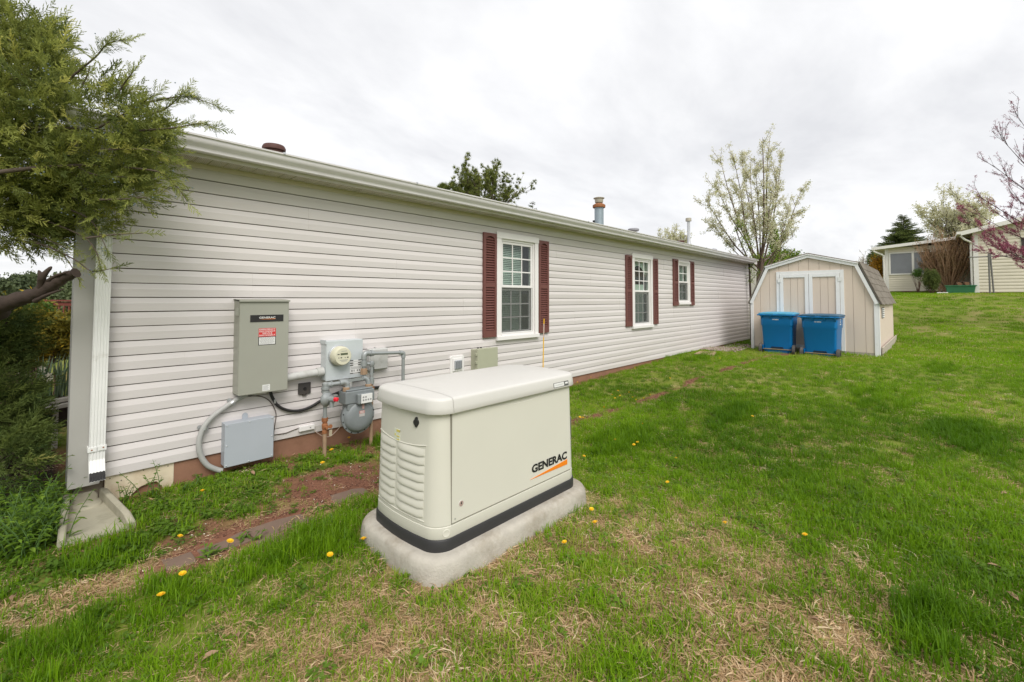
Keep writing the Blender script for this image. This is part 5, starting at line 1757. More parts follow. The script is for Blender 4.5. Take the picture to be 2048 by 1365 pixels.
def low_juniper(label, bl, seed, ddir):
    rg = np.random.default_rng(seed)
    c0 = at(*bl[0][:3])
    t = thing('low_juniper', label, 'shrub', (c0[0], c0[1], float(ground(c0[0], c0[1]))), 'dark low junipers left of the house')
    P, D, S = [], [], []
    mbw = MB()
    base = np.array([c0[0] - 0.3, c0[1] + 0.1, float(ground(c0[0], c0[1])) - 0.05])
    for (px, py, dp, rr) in bl:
        c = at(px, py, dp); rw = rr * dp / F_PX
        n_ = int(18 + rr * rr * 0.024)
        q = rg.normal(0, 1, (n_, 3)); q /= np.linalg.norm(q, axis=1, keepdims=True)
        q *= rg.random((n_, 1)) ** 0.45 * rw
        P.append(c + q)
        D.append(np.array(ddir) + q / rw * 0.5 + rg.normal(0, 0.35, q.shape)); S.append(rg.uniform(0.13, 0.23, n_))
        mbw.tube(spline([base, base * 0.5 + c * 0.5 + rg.normal(0, 0.04, 3), c], 4), list(np.linspace(0.022, 0.005, 9)), 6)
    P, D, S = np.concatenate(P), np.concatenate(D), np.concatenate(S)
    ok = ~((P[:, 0] > 0.02) & (P[:, 1] > -0.25)) & (P[:, 2] > ground(P[:, 0], P[:, 1]) + 0.02)
    P, D, S = P[ok], D[ok], S[ok]
    scatter('foliage', sprays, P, frames(D), S, JUN_D, t, 'stuff', np.clip(rg.normal(0.4, 0.22, len(P)), 0, 0.99), rg)
    mbw.build('stems', BARK_D, t, smooth=True, sharp=80)


low_juniper('dark low juniper directly beneath the dead limb, left of the corner trim', [(-15, 660, 3.4, 40), (0, 690, 3.5, 38), (-30, 720, 3.3, 50), (18, 660, 3.5, 20), (-10, 735, 3.4, 34), (-80, 690, 3.3, 80), (20, 628, 3.4, 20)], 21, RIGHT * 0.9 - DOWN * 0.1)
low_juniper('spreading juniper of lighter tips above the leafy weeds beside the downspout', [(15, 812, 3.1, 46), (62, 848, 3.2, 34), (0, 860, 3.0, 66), (35, 800, 3.3, 24), (20, 910, 2.8, 48), (70, 880, 3.0, 45), (-70, 820, 3.0, 80), (108, 860, 3.3, 30)], 22, RIGHT * 0.8 - DOWN * 0.35)
low_juniper('dark juniper branch lying along the wall foot behind the white plank', [(112, 832, 3.7, 24), (90, 850, 3.6, 34), (60, 850, 3.5, 34), (118, 870, 3.6, 20)], 23, RIGHT * 0.7 - DOWN * 0.1)

YSHR = leafmat('yellow_green_leaves', (0.085, 0.105, 0.018), (0.30, 0.23, 0.025), 0.6, 0.30, c3=(0.60, 0.40, 0.03))
GLEAF = leafmat('fresh_green_leaves', (0.045, 0.10, 0.015), (0.10, 0.19, 0.025), 0.5, 0.3, c3=(0.17, 0.27, 0.04))


def leafy_shrub(name, label, c, rad, n, protos, m, seed, cat='shrub', group=None, wood_m=TWIG, nst=14, sc=(0.8, 1.3), hollow=0.45):
    rg = np.random.default_rng(seed)
    c = np.array(c, float); gz = float(ground(c[0], c[1]))
    t = thing(name, label, cat, (c[0], c[1], gz), group)
    q = rg.normal(0, 1, (n, 3)); q /= np.linalg.norm(q, axis=1, keepdims=True)
    lump = 0.78 + 0.35 * np.sin(q[:, 0] * 5 + seed) * np.sin(q[:, 1] * 4 + 1.3 * seed) * np.cos(q[:, 2] * 4.3)
    q = q * (rg.random((n, 1)) ** hollow) * lump[:, None] * np.array(rad)
    P = c + q
    ok = P[:, 2] > gz + 0.03
    P, q = P[ok], q[ok]
    scatter('foliage', protos, P, frames(q / np.array(rad) + rg.normal(0, 0.4, q.shape) + np.array([0, 0, 0.3])), rg.uniform(sc[0], sc[1], len(P)), m, t, 'stuff', np.clip(rg.normal(0.45, 0.25, len(P)), 0, 1), rg)
    mb = MB()
    for i in range(nst):
        e = c + rg.normal(0, 0.55, 3) * np.array(rad) * np.array([1, 1, 0.6])
        b = np.array([c[0] + rg.normal(0, 0.1 * rad[0]), c[1] + rg.normal(0, 0.1 * rad[1]), gz - 0.05])
        mb.tube(spline([b, b * 0.5 + e * 0.5 + rg.normal(0, 0.05 * rad[0], 3), e], 3), list(np.linspace(0.012, 0.003, 7)), 5)
    mb.build('stems', wood_m, t, smooth=True, sharp=80)
    return t


lb_small = [leaf_ball(s, 9, 0.06, 0.018, 0.05) for s in range(4)]
c = at(95, 672, 5.2); leafy_shrub('flowering_shrub', 'yellow-green forsythia-like shrub below the red-brown deck railing', c, (0.50, 0.4, 0.34), 1500, lb_small, YSHR, 31)
c = at(30, 640, 5.6); leafy_shrub('flowering_shrub', 'yellow-green shrub half hidden behind the dark junipers', c, (0.5, 0.4, 0.38), 900, lb_small, YSHR, 32)
c = at(80, 632, 5.4); leafy_shrub('leafy_shrub', 'small bright green leafed shrub against the left end of the deck railing', c, (0.16, 0.16, 0.22), 160, lb_small, GLEAF, 33)

# daffodils and sword leaves
IRIS = leafmat('grey_green_sword_leaf', (0.10, 0.15, 0.08), (0.20, 0.27, 0.17), 0.5, 0.2)
PETAL = mat('white_petal', (0.75, 0.70, 0.58), 0.6, var=0.08)
STEMG = mat('green_stem', (0.09, 0.17, 0.04), 0.6, var=0.1)


def blades(n, rg, rad, h0, h1, w, lean=0.25):
    V, F = [], []
    for i in range(n):
        a = rg.uniform(0, 2 * np.pi); b = rg.uniform(0, 2 * np.pi)
        base = np.array([math.cos(a), math.sin(a), 0]) * rad * math.sqrt(rg.random())
        h = rg.uniform(h0, h1); ln = rg.normal(0, lean)
        o = np.array([math.cos(b), math.sin(b), 0]); s = np.array([-math.sin(b), math.cos(b), 0])
        ww = w * rg.uniform(0.7, 1.3)
        k = len(V)
        for t, wf in ((0, 0.8), (0.4, 1.0), (0.75, 0.7)):
            p = base + o * ln * h * t * t + np.array([0, 0, h * t * (1 - 0.12 * abs(ln) * t)])
            V += [p - s * ww / 2 * wf, p + s * ww / 2 * wf]
        V.append(base + o * ln * h + np.array([0, 0, h * (1 - 0.2 * abs(ln))]))
        F += [(k, k + 1, k + 3), (k, k + 3, k + 2), (k + 2, k + 3, k + 5), (k + 2, k + 5, k + 4), (k + 4, k + 5, k + 6)]
    return np.array(V), np.array(F)


rg_ = np.random.default_rng(5)
c = at(112, 775, 4.3); gz = float(ground(c[0], c[1]))
t = thing('iris_clump', 'clump of grey-green sword leaves beside the corner trim', 'plant', (c[0], c[1], gz))
V, F = blades(60, rg_, 0.13, 0.25, 0.42, 0.016, 0.3)
np_mesh('leaves', V + np.array([c[0], c[1], c[2] - 0.08]), F, IRIS, t, None, {'tint': np.repeat(rg_.random(60), 7)})
mb = MB(); mb.lathe([(0.12, -0.35), (0.10, -0.1), (0.05, -0.06), (0, -0.05)], (c[0], c[1], c[2] - 0.02), (0, 0, 1), 12); mb.build('root_clump', BARK_D, t)
for (px, py, dp, lb) in ((78, 738, 4.2, 'tallest white daffodil head left of the sword leaves'), (45, 747, 4.1, 'white daffodil head nearest the dark juniper, leftmost of the flowers'), (94, 762, 4.1, 'lower white daffodil cluster just left of the sword leaves')):
    c = at(px, py, dp); gz = float(ground(c[0], c[1]))
    t = thing('daffodil', lb, 'flower', (c[0], c[1], gz), 'white daffodils in the bed left of the house')
    mb = MB()
    for f_ in range(3):
        cc = Vector(c) + Vector(rg_.normal(0, 0.022, 3)); nn = Vector((rg_.normal(0, .4), -1, rg_.uniform(-0.2, 0.5))).normalized()
        u = nn.orthogonal().normalized(); w = nn.cross(u)
        for k in range(6):
            a = k * math.pi / 3
            e = u * math.cos(a) + w * math.sin(a); s = -u * math.sin(a) + w * math.cos(a)
            mb.add([cc, cc + e * 0.015 + s * 0.010 + nn * 0.002, cc + e * 0.032 + nn * 0.004, cc + e * 0.015 - s * 0.010 + nn * 0.002], [(0, 1, 2, 3)])
    mb.build('petals', PETAL, t)
    mb = MB()
    for f_ in range(3):
        mb.tube([(c[0] + 0.01 * f_, c[1], gz - 0.02), tuple(Vector(c) + Vector((0.01 * f_ - 0.01, 0, 0)))], 0.003, 5)
    mb.build('stem', STEMG, t)
# pale plank edging and deck railing
PALEWOOD = mat('pale_grey_plank', (0.46, 0.43, 0.38), 0.8, var=0.2, ns=8, bump=0.3)
a, b = at(70, 806, 4.1), at(142, 793, 4.25)
t = thing('edging_plank', 'pale weathered timber plank edging the bed left of the corner trim', 'plank', tuple(a))
a, b = Vector(a), Vector(b); d = (b - a).normalized(); s = Vector((-d.y, d.x, 0)).normalized()
mb = MB()
for k, (oz, oy) in enumerate(((0, 0), (-0.045, -0.06))):
    secs = []
    for e in (a - d * 0.6, b + d * 0.02):
        e = e + Vector((0, 0, oz)) + s * oy
        secs.append([e - s * 0.04, e + s * 0.04, e + s * 0.04 + Vector((0, 0, -0.035)), e - s * 0.04 + Vector((0, 0, -0.035))])
    m2 = MB(); m2.loft(secs); m2.build('plank', PALEWOOD, t, bevel=0.004)
for e in (a, b - d * 0.1):
    m2 = MB(); m2.box(e.x - 0.02, e.x + 0.02, e.y - 0.02, e.y + 0.02, float(ground(e.x, e.y)) - 0.05, e.z - 0.036); m2.build('peg', PALEWOOD, t)
DECK = mat('red_brown_deck_stain', (0.155, 0.038, 0.028), 0.65, var=0.15, ns=7)
a, b = Vector(at(40, 600, 12)), Vector(at(185, 602, 12)); d = (b - a); L_ = d.length; d.normalize()
a.z = b.z = 1.14
gz = float(ground(a.x, a.y))
t = thing('deck_railing', 'red-brown wooden deck railing seen beyond the corner of the house', 'railing', (a.x, a.y, gz))
s = Vector((-d.y, d.x, 0)).normalized()
def beam(p, q, w, h, name, par=None):
    p, q = Vector(p), Vector(q)
    dd = (q - p).normalized(); ss = Vector((-dd.y, dd.x, 0))
    ss = ss.normalized() if ss.length > 1e-4 else s
    uu = dd.cross(ss)
    secs = [[e - ss * w / 2 - uu * h / 2, e + ss * w / 2 - uu * h / 2, e + ss * w / 2 + uu * h / 2, e - ss * w / 2 + uu * h / 2] for e in (p, q)]
    mb = MB(); mb.loft(secs); return mb.build(name, DECK, par or t)
beam(a - d * 3, b + d * 0.5, 0.14, 0.04, 'hand_rail')
beam(a - d * 3 + Vector((0, 0, -0.09)), b + d * 0.5 + Vector((0, 0, -0.09)), 0.04, 0.09, 'top_rail')
beam(a - d * 3 + Vector((0, 0, -0.85)), b + d * 0.5 + Vector((0, 0, -0.85)), 0.04, 0.09, 'bottom_rail')
beam(a - d * 3 + Vector((0, 0, -1.0)) + s * 1.0, b + d * 0.5 + Vector((0, 0, -1.0)) + s * 1.0, 2.0, 0.05, 'deck_floor')
k = -3.0
n0 = 0
while k < L_ + 0.5:
    e = a + d * k
    post = n0 % 10 == 5
    beam(e + Vector((0, 0, (-1.14 + gz) if post else -0.82)), e + Vector((0, 0, 0.06 if post else -0.13)), 0.10 if post else 0.036, 0.10 if post else 0.036, 'post' if post else 'baluster')
    k += 0.135; n0 += 1

# leafy weeds
WEED = leafmat('weed_leaves', (0.075, 0.15, 0.016), (0.18, 0.30, 0.03), 0.45, 0.45, c3=(0.28, 0.42, 0.06))


def weed(label, x, y, h, nst, seed, group=None, ls=0.05, z0=None, name='weed'):
    rg = np.random.default_rng(seed)
    gz = float(ground(x, y)) if z0 is None else z0
    t = thing(name, label, 'weed', (x, y, gz), group)
    V, F, T, b = [], [], [], 0
    mb = MB()
    for i in range(nst):
        a = rg.uniform(0, 2 * np.pi); ln = rg.uniform(0.1, 0.7)
        hh = h * rg.uniform(0.5, 1.05)
        p0 = np.array([x + rg.normal(0, 0.025), y + rg.normal(0, 0.025), gz - 0.01])
        tip = p0 + np.array([math.cos(a) * ln * hh, math.sin(a) * ln * hh, hh])
        mid = (p0 + tip) / 2 + np.array([math.cos(a), math.sin(a), 0]) * -0.08 * hh
        sp_ = spline([p0, mid, tip], 4)
        mb.tube(sp_, list(np.linspace(0.0032, 0.0012, len(sp_))), 5)
        sp_ = np.array([tuple(v) for v in sp_])
        nl = max(5, int(hh / 0.022))
        for j in range(nl):
            tt = (0.15 + 0.85 * j / nl) * (len(sp_) - 1.01)
            k = int(tt); q = sp_[k] + (sp_[k + 1] - sp_[k]) * (tt - k)
            az = j * 2.4 + rg.normal(0, 0.4)
            d = np.array([math.cos(az), math.sin(az), rg.uniform(-0.25, 0.5)]); d /= np.linalg.norm(d)
            s = np.cross(d, [0, 0, 1]); s /= np.linalg.norm(s); up = np.cross(s, d)
            L = ls * rg.uniform(0.55, 1.2) * (1.1 - 0.5 * j / nl); w = L * rg.uniform(0.30, 0.48)
            pts = [q, q + d * L * 0.28 + s * w * .42 + up * .08 * L, q + d * L * 0.62 + s * w * .36 + up * .06 * L, q + d * L - up * .12 * L, q + d * L * 0.62 - s * w * .36 + up * .06 * L, q + d * L * 0.28 - s * w * .42 + up * .08 * L, q + d * L * 0.45]
            V += pts; F += [(b, b + 1, b + 6), (b + 1, b + 2, b + 6), (b + 2, b + 3, b + 6), (b + 3, b + 4, b + 6), (b + 4, b + 5, b + 6), (b + 5, b, b + 6)]
            T += [rg.random()] * 7; b += 7
    np_mesh('leaves', np.array(V), np.array(F), WEED, t, None, {'tint': T})
    mb.build('stems', STEMG, t, smooth=True, sharp=80)


gl = 'leafy weeds crowding the corner left of the splash block'
spots = [(15, 1010, 2.72), (55, 1030, 2.7), (95, 1030, 2.75), (30, 1060, 2.6), (75, 1070, 2.62), (110, 1000, 2.9), (5, 1080, 2.5), (60, 985, 2.9), (20, 960, 2.9), (100, 1065, 2.66), (50, 1085, 2.5), (-30, 1030, 2.6), (-40, 970, 2.8), (120, 960, 3.0), (-20, 1085, 2.45), (85, 960, 3.0), (0, 920, 2.95), (10, 1100, 2.42), (40, 1105, 2.42), (75, 1100, 2.5), (105, 1095, 2.55), (-15, 1120, 2.35), (60, 1120, 2.4)]
for i, (px, py, dp) in enumerate(spots):
    c = at(px, py, dp)
    weed('bright green leafy weed in the tangle left of the splash block', c[0], c[1], 0.24 + 0.09 * rng.random(), 8, 100 + i, gl, 0.058)
c = atY(138, 1000, -0.10); weed('tall thin weed with narrow leaves leaning across the foot of the corner trim', 0.13, -0.12, 0.36, 4, 140, None, 0.055)
for (px, py, lb, h) in ((312, 990, 'bushy weed growing against the cream skirting panel', 0.26), (255, 1003, 'small leafy weed between the splash block rim and the cream panel', 0.15), (375, 985, 'low weed at the joint of the cream and brown skirting', 0.12), (335, 1010, 'broad-leaved low weed in front of the cream skirting panel', 0.05), (400, 960, 'low weed on the ground left of the looping conduit', 0.06)):
    r = ray(px, py); tt = (-0.165 - CAMP[2]) / r[2]; c = CAMP + r * tt
    weed(lb, c[0], min(c[1], -0.03), h, 7, 150 + px, None, 0.045)
weed('green weed tuft beside the left end of the generator', 1.27, -1.42, 0.09, 7, 171, None, 0.05)
weed('green weed tuft between the two flat stones and the wall', 1.35, -1.16, 0.06, 6, 172, None, 0.05)
weed('green weed tuft beside the flat stones, left', 0.72, -1.24, 0.08, 7, 173, None, 0.055)
weed('green weed tuft growing from the joint between the two flat stones', 0.915, -1.19, 0.07, 6, 174, None, 0.05)
# ------------------------------------------------------------------ trees
def tree_thing(name, label, base, cat='tree', group=None):
    gz = float(ground(base[0], base[1]))
    return thing(name, label, cat, (base[0], base[1], gz), group), gz


BLOS = leafmat('white_blossom', (0.50, 0.50, 0.26), (0.80, 0.77, 0.62), 0.6, 0.5, c3=(0.88, 0.86, 0.78))
NEWL = leafmat('new_spring_leaves', (0.10, 0.17, 0.02), (0.24, 0.33, 0.04), 0.55, 0.35, c3=(0.34, 0.42, 0.08))
CONIF = leafmat('conifer_needles', (0.065, 0.10, 0.03), (0.19, 0.23, 0.06), 0.65, 0.4, c3=(0.30, 0.34, 0.11))
PINEM = leafmat('pine_needles', (0.10, 0.13, 0.035), (0.26, 0.29, 0.07), 0.65, 0.45, c3=(0.38, 0.39, 0.12))

# young pear in blossom behind the shed
bp_ = at(1515, 590, 16.4)
t, gz = tree_thing('pear_tree', 'slender young pear tree in thin white blossom rising between the house end and the shed', bp_)
rp_ = np.random.default_rng(40)
out, tips = [], []
B0 = np.array([bp_[0], bp_[1], gz - 0.1])
fork = np.array(at(1519, 545, 16.4))
out.append(([B0, (B0 + fork) / 2 + np.array([0.03, 0, 0]), fork], [0.13, 0.11, 0.10], 3))
limbs = [((1525, 275), 0.05), ((1540, 272), 0.045), ((1565, 300), 0.035), ((1604, 375), 0.032), ((1596, 422), 0.03), ((1410, 398), 0.032), ((1440, 315), 0.035), ((1465, 308), 0.032), ((1483, 302), 0.032), ((1508, 312), 0.03), ((1555, 335), 0.03), ((1432, 372), 0.028), ((1580, 400), 0.028), ((1500, 350), 0.028), ((1425, 445), 0.022), ((1590, 470), 0.022), ((1545, 380), 0.03), ((1470, 380), 0.028)]
for (px, py), r0 in limbs:
    e = np.array(at(px, py, 16.4 + rp_.normal(0, 0.55)))
    st = fork + np.array([rp_.normal(0, .03), rp_.normal(0, .03), rp_.uniform(-0.35, 0.35)])
    m1 = st * 0.62 + e * 0.38 + np.array([0, 0, -0.10]) + (np.array([e[0], e[1], 0]) - np.array([st[0], st[1], 0])) * 0.10
    m2 = m1 * 0.45 + e * 0.55 + rp_.normal(0, 0.07, 3)
    sp_ = [np.array(tuple(v)) for v in spline([st, m1 + rp_.normal(0, 0.05, 3), m2, e], 4)]
    out.append((sp_, list(np.linspace(r0, 0.004, len(sp_))), 2))
    tips.append((np.array(sp_[4:]), e - m1))
    Ln = np.linalg.norm(e - st)
    for j in range(13):
        k = rp_.integers(3, len(sp_) - 1)
        q = sp_[k]; dd = sp_[k] - sp_[k - 1]; dd /= np.linalg.norm(dd)
        nd = dd * 1.1 + rp_.normal(0, 0.55, 3)
        grow(q, nd, rp_.uniform(0.35, 0.75), 0.009, 0, rp_, out, tips, 0.5, 0.15, 3, 0.08)
wood_mesh('trunk', out, mat('pear_bark', (0.125, 0.085, 0.065), 0.9, var=0.25, ns=14, bump=0.5), t, 0.0045)
P, D = tip_points(tips, 3000, rp_, 0.04)
bl = [leaf_ball(s, 12, 0.075, 0.034, 0.045) for s in range(5)]
sel = rp_.random(len(P)) < np.clip((P[:, 2] - 2.6) / 1.5, 0.12, 1.0)
scatter('blossom', bl, P[sel], frames(rp_.normal(0, 1, P[sel].shape)), rp_.uniform(0.6, 1.25, sel.sum()), BLOS, t, 'stuff', np.clip(rp_.normal(0.55, 0.25, sel.sum()), 0, 1), rp_)
P, D = tip_points(tips, 700, rp_, 0.05)
nl_ = [leaf_ball(s + 20, 6, 0.06, 0.028, 0.055) for s in range(4)]
P = P[rp_.random(len(P)) < np.clip(1.25 - (P[:, 2] - 2.0) / 4.0, 0.2, 1)]
scatter('young_leaves', nl_, P, frames(rp_.normal(0, 1, P.shape)), rp_.uniform(0.6, 1.2, len(P)), NEWL, t, 'stuff', None, rp_)

# slim dark trunk at the end of the house
b1 = at(1502, 640, 13.45)
t, gz = tree_thing('slim_tree', 'slim dark tree trunk standing tight against the far end of the house wall', b1)
out = []
pts = [np.array([b1[0] - 0.02, b1[1], gz - 0.1])] + [np.array(at(px, py, 13.4)) for px, py in ((1502, 620), (1500, 570), (1498, 530), (1493, 512), (1482, 488), (1470, 455))]
sp_ = [np.array(tuple(v)) for v in spline(pts, 4)]
out.append((sp_, list(np.linspace(0.036, 0.012, len(sp_))), 3))
tips = []
for j in range(10):
    k = rp_.integers(8, len(sp_) - 1)
    grow(sp_[k], (rp_.normal(0, .5), rp_.normal(-0.3, .3), 0.9), 0.5, 0.008, 0, rp_, out, tips, 0.5, 0.1)
wood_mesh('trunk', out, BARK_D, t, 0.004)
P, D = tip_points(tips, 130, rp_, 0.04)
scatter('young_leaves', nl_, P, frames(rp_.normal(0, 1, P.shape)), rp_.uniform(0.6, 1.1, len(P)), NEWL, t, 'stuff', None, rp_)

# light green shrubs behind the shed
lb_m = [leaf_ball(s + 50, 10, 0.12, 0.05, 0.09) for s in range(4)]
c = at(1565, 528, 20); leafy_shrub('leafy_shrub', 'light green leafing shrub behind the left slope of the shed roof', c, (0.95, 0.95, 0.80), 800, lb_m, NEWL, 61, hollow=0.4)
c = at(1548, 480, 20.5); leafy_shrub('leafy_shrub', 'narrow light green sapling crown just right of the pear trunk', c, (0.22, 0.22, 0.95), 170, lb_m, NEWL, 62, hollow=0.5)
ORG = leafmat('orange_yellow_bloom', (0.20, 0.14, 0.02), (0.55, 0.26, 0.02), 0.6, 0.25, c3=(0.65, 0.38, 0.03))
c = at(1757, 540, 27); leafy_shrub('flowering_shrub', 'orange-yellow flowering shrub between the shed roof and the cream sunroom', c, (0.55, 0.55, 1.1), 420, lb_m, ORG, 63)
c = at(1752, 520, 30); leafy_shrub('evergreen_shrub', 'small dark evergreen behind the orange shrub beside the sunroom', c, (0.6, 0.6, 1.0), 420, [leaf_ball(s + 70, 12, 0.15, 0.03, 0.16) for s in range(3)], CONIF, 64)
rb_ = np.random.default_rng(66)
c = at(1735, 555, 28)
t, gz = tree_thing('bare_shrub', 'thin bare pale-budded shrub above the right end of the shed roof', c, 'shrub')
out, tips = [], []
for i in range(9):
    grow((c[0], c[1], gz - 0.05), (rb_.normal(0, .35), rb_.normal(0, .35), 1), 1.6, 0.02, 2, rb_, out, tips, 0.5, 0.1, 3)
wood_mesh('stems', out, TWIG, t, 0.007)
P, D = tip_points(tips, 260, rb_, 0.05)
scatter('buds', [leaf_ball(s + 80, 5, 0.06, 0.035, 0.05) for s in range(3)], P, frames(rb_.normal(0, 1, P.shape)), 1.0, BLOS, t, 'stuff', None, rb_)


# ------------------------------------------------------------------ conifers
def conifer(name, label, base, H, rad, seed, m, n_whorl=26, per=9, sw=0.05, droop=-0.12, z_from=0.0, shoot=1.0, irregular=0.25):
    rg = np.random.default_rng(seed)
    t, gz = tree_thing(name, label, base)
    mb = MB()
    P, D, S = [], [], []
    mb.tube([(base[0], base[1], gz - 0.2), (base[0], base[1], gz + H * 0.5), (base[0], base[1], gz + H)], [H * 0.022, H * 0.014, 0.01], 8)
    for k in range(n_whorl):
        f = (k + 0.5) / n_whorl
        if f < z_from: continue
        z_ = gz + H * (0.06 + 0.94 * f)
        R0 = rad * (1 - f) ** 0.85 + 0.06 * rad
        for j in range(per):
            a = rg.uniform(0, 2 * np.pi)
            Rr = R0 * rg.uniform(1 - irregular, 1 + irregular)
            d = np.array([math.cos(a), math.sin(a), 0.35 * f + droop]); d /= np.linalg.norm(d)
            p = np.array([base[0], base[1], z_ + rg.normal(0, H * 0.012)])
            mb.tube([p, p + d * Rr], [0.02, 0.006], 4, caps=False)
            ns = max(3, int(Rr / 0.16))
            for q in range(ns):
                s = (q + 0.6) / ns
                for sd in (-1, 1, 0):
                    dd = d * 0.9 + sd * np.cross(d, [0, 0, 1]) * 0.8 + np.array([0, 0, rg.uniform(-0.1, 0.25)])
                    P.append(p + d * Rr * s); D.append(dd + rg.normal(0, 0.15, 3)); S.append(shoot * Rr * 0.34 * rg.uniform(0.7, 1.2) * (1.15 - 0.55 * s) + 0.10)
    P, D, S = np.array(P), np.array(D), np.array(S)
    scatter('needles', [spray(200 + s, 9, 2, 0.9, 0.075, 0.8) for s in range(4)], P, frames(D), S, m, t, 'stuff', np.clip(rg.normal(0.45, 0.25, len(P)), 0, 1), rg)
    mb.build('trunk', BARK, t)
    return t


c = at(1810, 560, 40); conifer('spruce_tree', 'broad dark green spruce behind the roof of the cream sunroom', c, at(1810, 432, 40)[2] - float(ground(c[0], c[1])), 2.7, 71, CONIF, 34, 13)


def pine(name, label, base, H, rad, seed, crown_from=0.45, n=26):
    rg = np.random.default_rng(seed)
    t, gz = tree_thing(name, label, base)
    out = [([np.array([base[0], base[1], gz - 0.2]), np.array([base[0] + .2, base[1], gz + H * .5]), np.array([base[0], base[1], gz + H * 0.97])], [0.30, 0.20, 0.03], 3)]
    tips = []
    for i in range(n):
        f = crown_from + (1 - crown_from) * (i + rg.random()) / n
        a = rg.uniform(0, 2 * np.pi)
        L = rad * (0.55 + 0.75 * math.sin(math.pi * min(1, (f - crown_from) / (1 - crown_from) * 0.85 + 0.12))) * rg.uniform(0.75, 1.15)
        grow((base[0], base[1], gz + H * f * 0.93), (math.cos(a), math.sin(a), 0.55 + 0.8 * f), L, 0.07, 2, rg, out, tips, 0.6, 0.22, 4, 0.09, 0.5)
    P, D = tip_points(tips, 2600, rg, 0.10)
    tufts = []
    for s in range(4):
        r2 = np.random.default_rng(300 + s); segs = []
        for k in range(26):
            d = r2.normal(0, 1, 3); d[2] = abs(d[2]) + 0.5; d /= np.linalg.norm(d)
            segs.append((np.zeros(3), d * r2.uniform(0.7, 1.1), 0.12))
        tufts.append(tri_twigs(segs))
    scatter('needles', tufts, P, frames(jit(D, 0.3, rg)), rg.uniform(0.26, 0.42, len(P)), PINEM, t, 'stuff', np.clip(rg.normal(0.45, 0.25, len(P)), 0, 1), rg)
    wood_mesh('trunk', out, BARK, t, 0.012)


c = at(972, 600, 45); gz = float(ground(c[0], c[1])); pine('pine_tree', 'tall open-crowned pine standing behind the house roof', c, at(972, 328, 45)[2] - gz - 3.3, 4.2, 81, 0.22, 36)
c = at(893, 600, 46); gz = float(ground(c[0], c[1])); pine('pine_tree', 'lower pine crown barely showing above the gutter left of the tall pine', c, at(893, 366, 46)[2] - gz - 0.6, 1.9, 82, 0.5, 16)
c = at(1065, 600, 50); conifer('spruce_tree', 'small pointed conifer tip just above the gutter right of the tall pine', c, at(1065, 402, 50)[2] - float(ground(c[0], c[1])), 2.2, 83, CONIF, 22, 8)

# blossoming trees further off
def blossom_tree(label, base, top, wid, seed, n, m=BLOS, psz=1.0, kind='ornamental_pear'):
    rg = np.random.default_rng(seed)
    t, gz = tree_thing(kind, label, base)
    H = top - gz
    out, tips = [], []
    out.append(([np.array([base[0], base[1], gz - 0.2]), np.array([base[0], base[1], gz + H * 0.3])], [0.2, 0.15], 3))
    for i in range(15):
        a = rg.uniform(0, 2 * np.pi); el = rg.uniform(0.25, 1.0)
        d = np.array([math.cos(a) * el * wid / H * 1.1, math.sin(a) * el * wid / H * 1.1, 1.0])
        grow((base[0], base[1], gz + H * rg.uniform(0.2, 0.35)), d, H * rg.uniform(0.48, 0.62), 0.08, 2, rg, out, tips, 0.5, 0.10, 5, 0.08, 0.45)
    wood_mesh('trunk', out, BARK, t, 0.012)
    P, D = tip_points(tips, n, rg, 0.13)
    scatter('blossom', [leaf_ball(s + 90, 9, 0.22 * psz, 0.10 * psz, 0.14 * psz) for s in range(4)], P, frames(rg.normal(0, 1, P.shape)), rg.uniform(0.6, 1.2, n), m, t, 'stuff', np.clip(rg.normal(0.5, 0.25, n), 0, 1), rg)


c = at(1925, 560, 40); blossom_tree('full white-blossomed pear tree behind the gap between the two cream buildings', c, at(1925, 398, 40)[2], 3.4, 91, 2600)
c = at(1345, 600, 50); blossom_tree('distant pale blossoming tree peeping over the gutter near the pipes', c, at(1345, 464, 50)[2], 2.6, 92, 1100)

# bare fan-shaped shrub, dark evergreen bush and tub by the neighbouring house
BARE = mat('brown_bare_twig', (0.44, 0.32, 0.20), 0.9, var=0.35, ns=3, hue=(0.42, 0.24, 0.15))
rs_ = np.random.default_rng(101)
c = at(1897, 583, 23.6)
t, gz = tree_thing('bare_shrub', 'large brown bare fan-shaped shrub between the two cream buildings', c, 'shrub')
out, tips = [], []
for i in range(95):
    a = rs_.uniform(0, 2 * np.pi); el = rs_.random() ** 0.6 * 0.72
    d = np.array([math.cos(a) * el, math.sin(a) * el, 1.0])
    if abs(d @ RIGHT) > 0.0: d = d - RIGHT * 0.10
    grow((c[0] + rs_.normal(0, .12), c[1] + rs_.normal(0, .12), gz - 0.05), d, rs_.uniform(2.2, 3.1) * (1 - 0.42 * el), 0.020, 2, rs_, out, tips, 0.42, 0.22, 4, 0.06, 0.42, 0.3)
wood_mesh('stems', out, BARE, t, 0.0055, (3, 3, 4, 5))
P, D = tip_points(tips, 4200, rs_, 0.05)
scatter('buds', [leaf_ball(s + 110, 4, 0.04, 0.022, 0.045) for s in range(3)], P, frames(rs_.normal(0, 1, P.shape)), 1.0, leafmat('reddish_buds', (0.13, 0.10, 0.03), (0.20, 0.11, 0.06), 0.7, 0.2), t, 'stuff', None, rs_)
dk = [leaf_ball(s + 120, 12, 0.07, 0.02, 0.07) for s in range(3)]
c = at(1863, 560, 23); leafy_shrub('evergreen_bush', 'small dense dark evergreen bush in front of the sunroom', c, (0.40, 0.40, 0.62), 900, dk, CONIF, 111, hollow=0.35)
c = at(1835, 548, 24); leafy_shrub('leafy_shrub', 'bright green leafing shrub under the sunroom window', c, (0.30, 0.30, 0.38), 260, lb_small, GLEAF, 112)

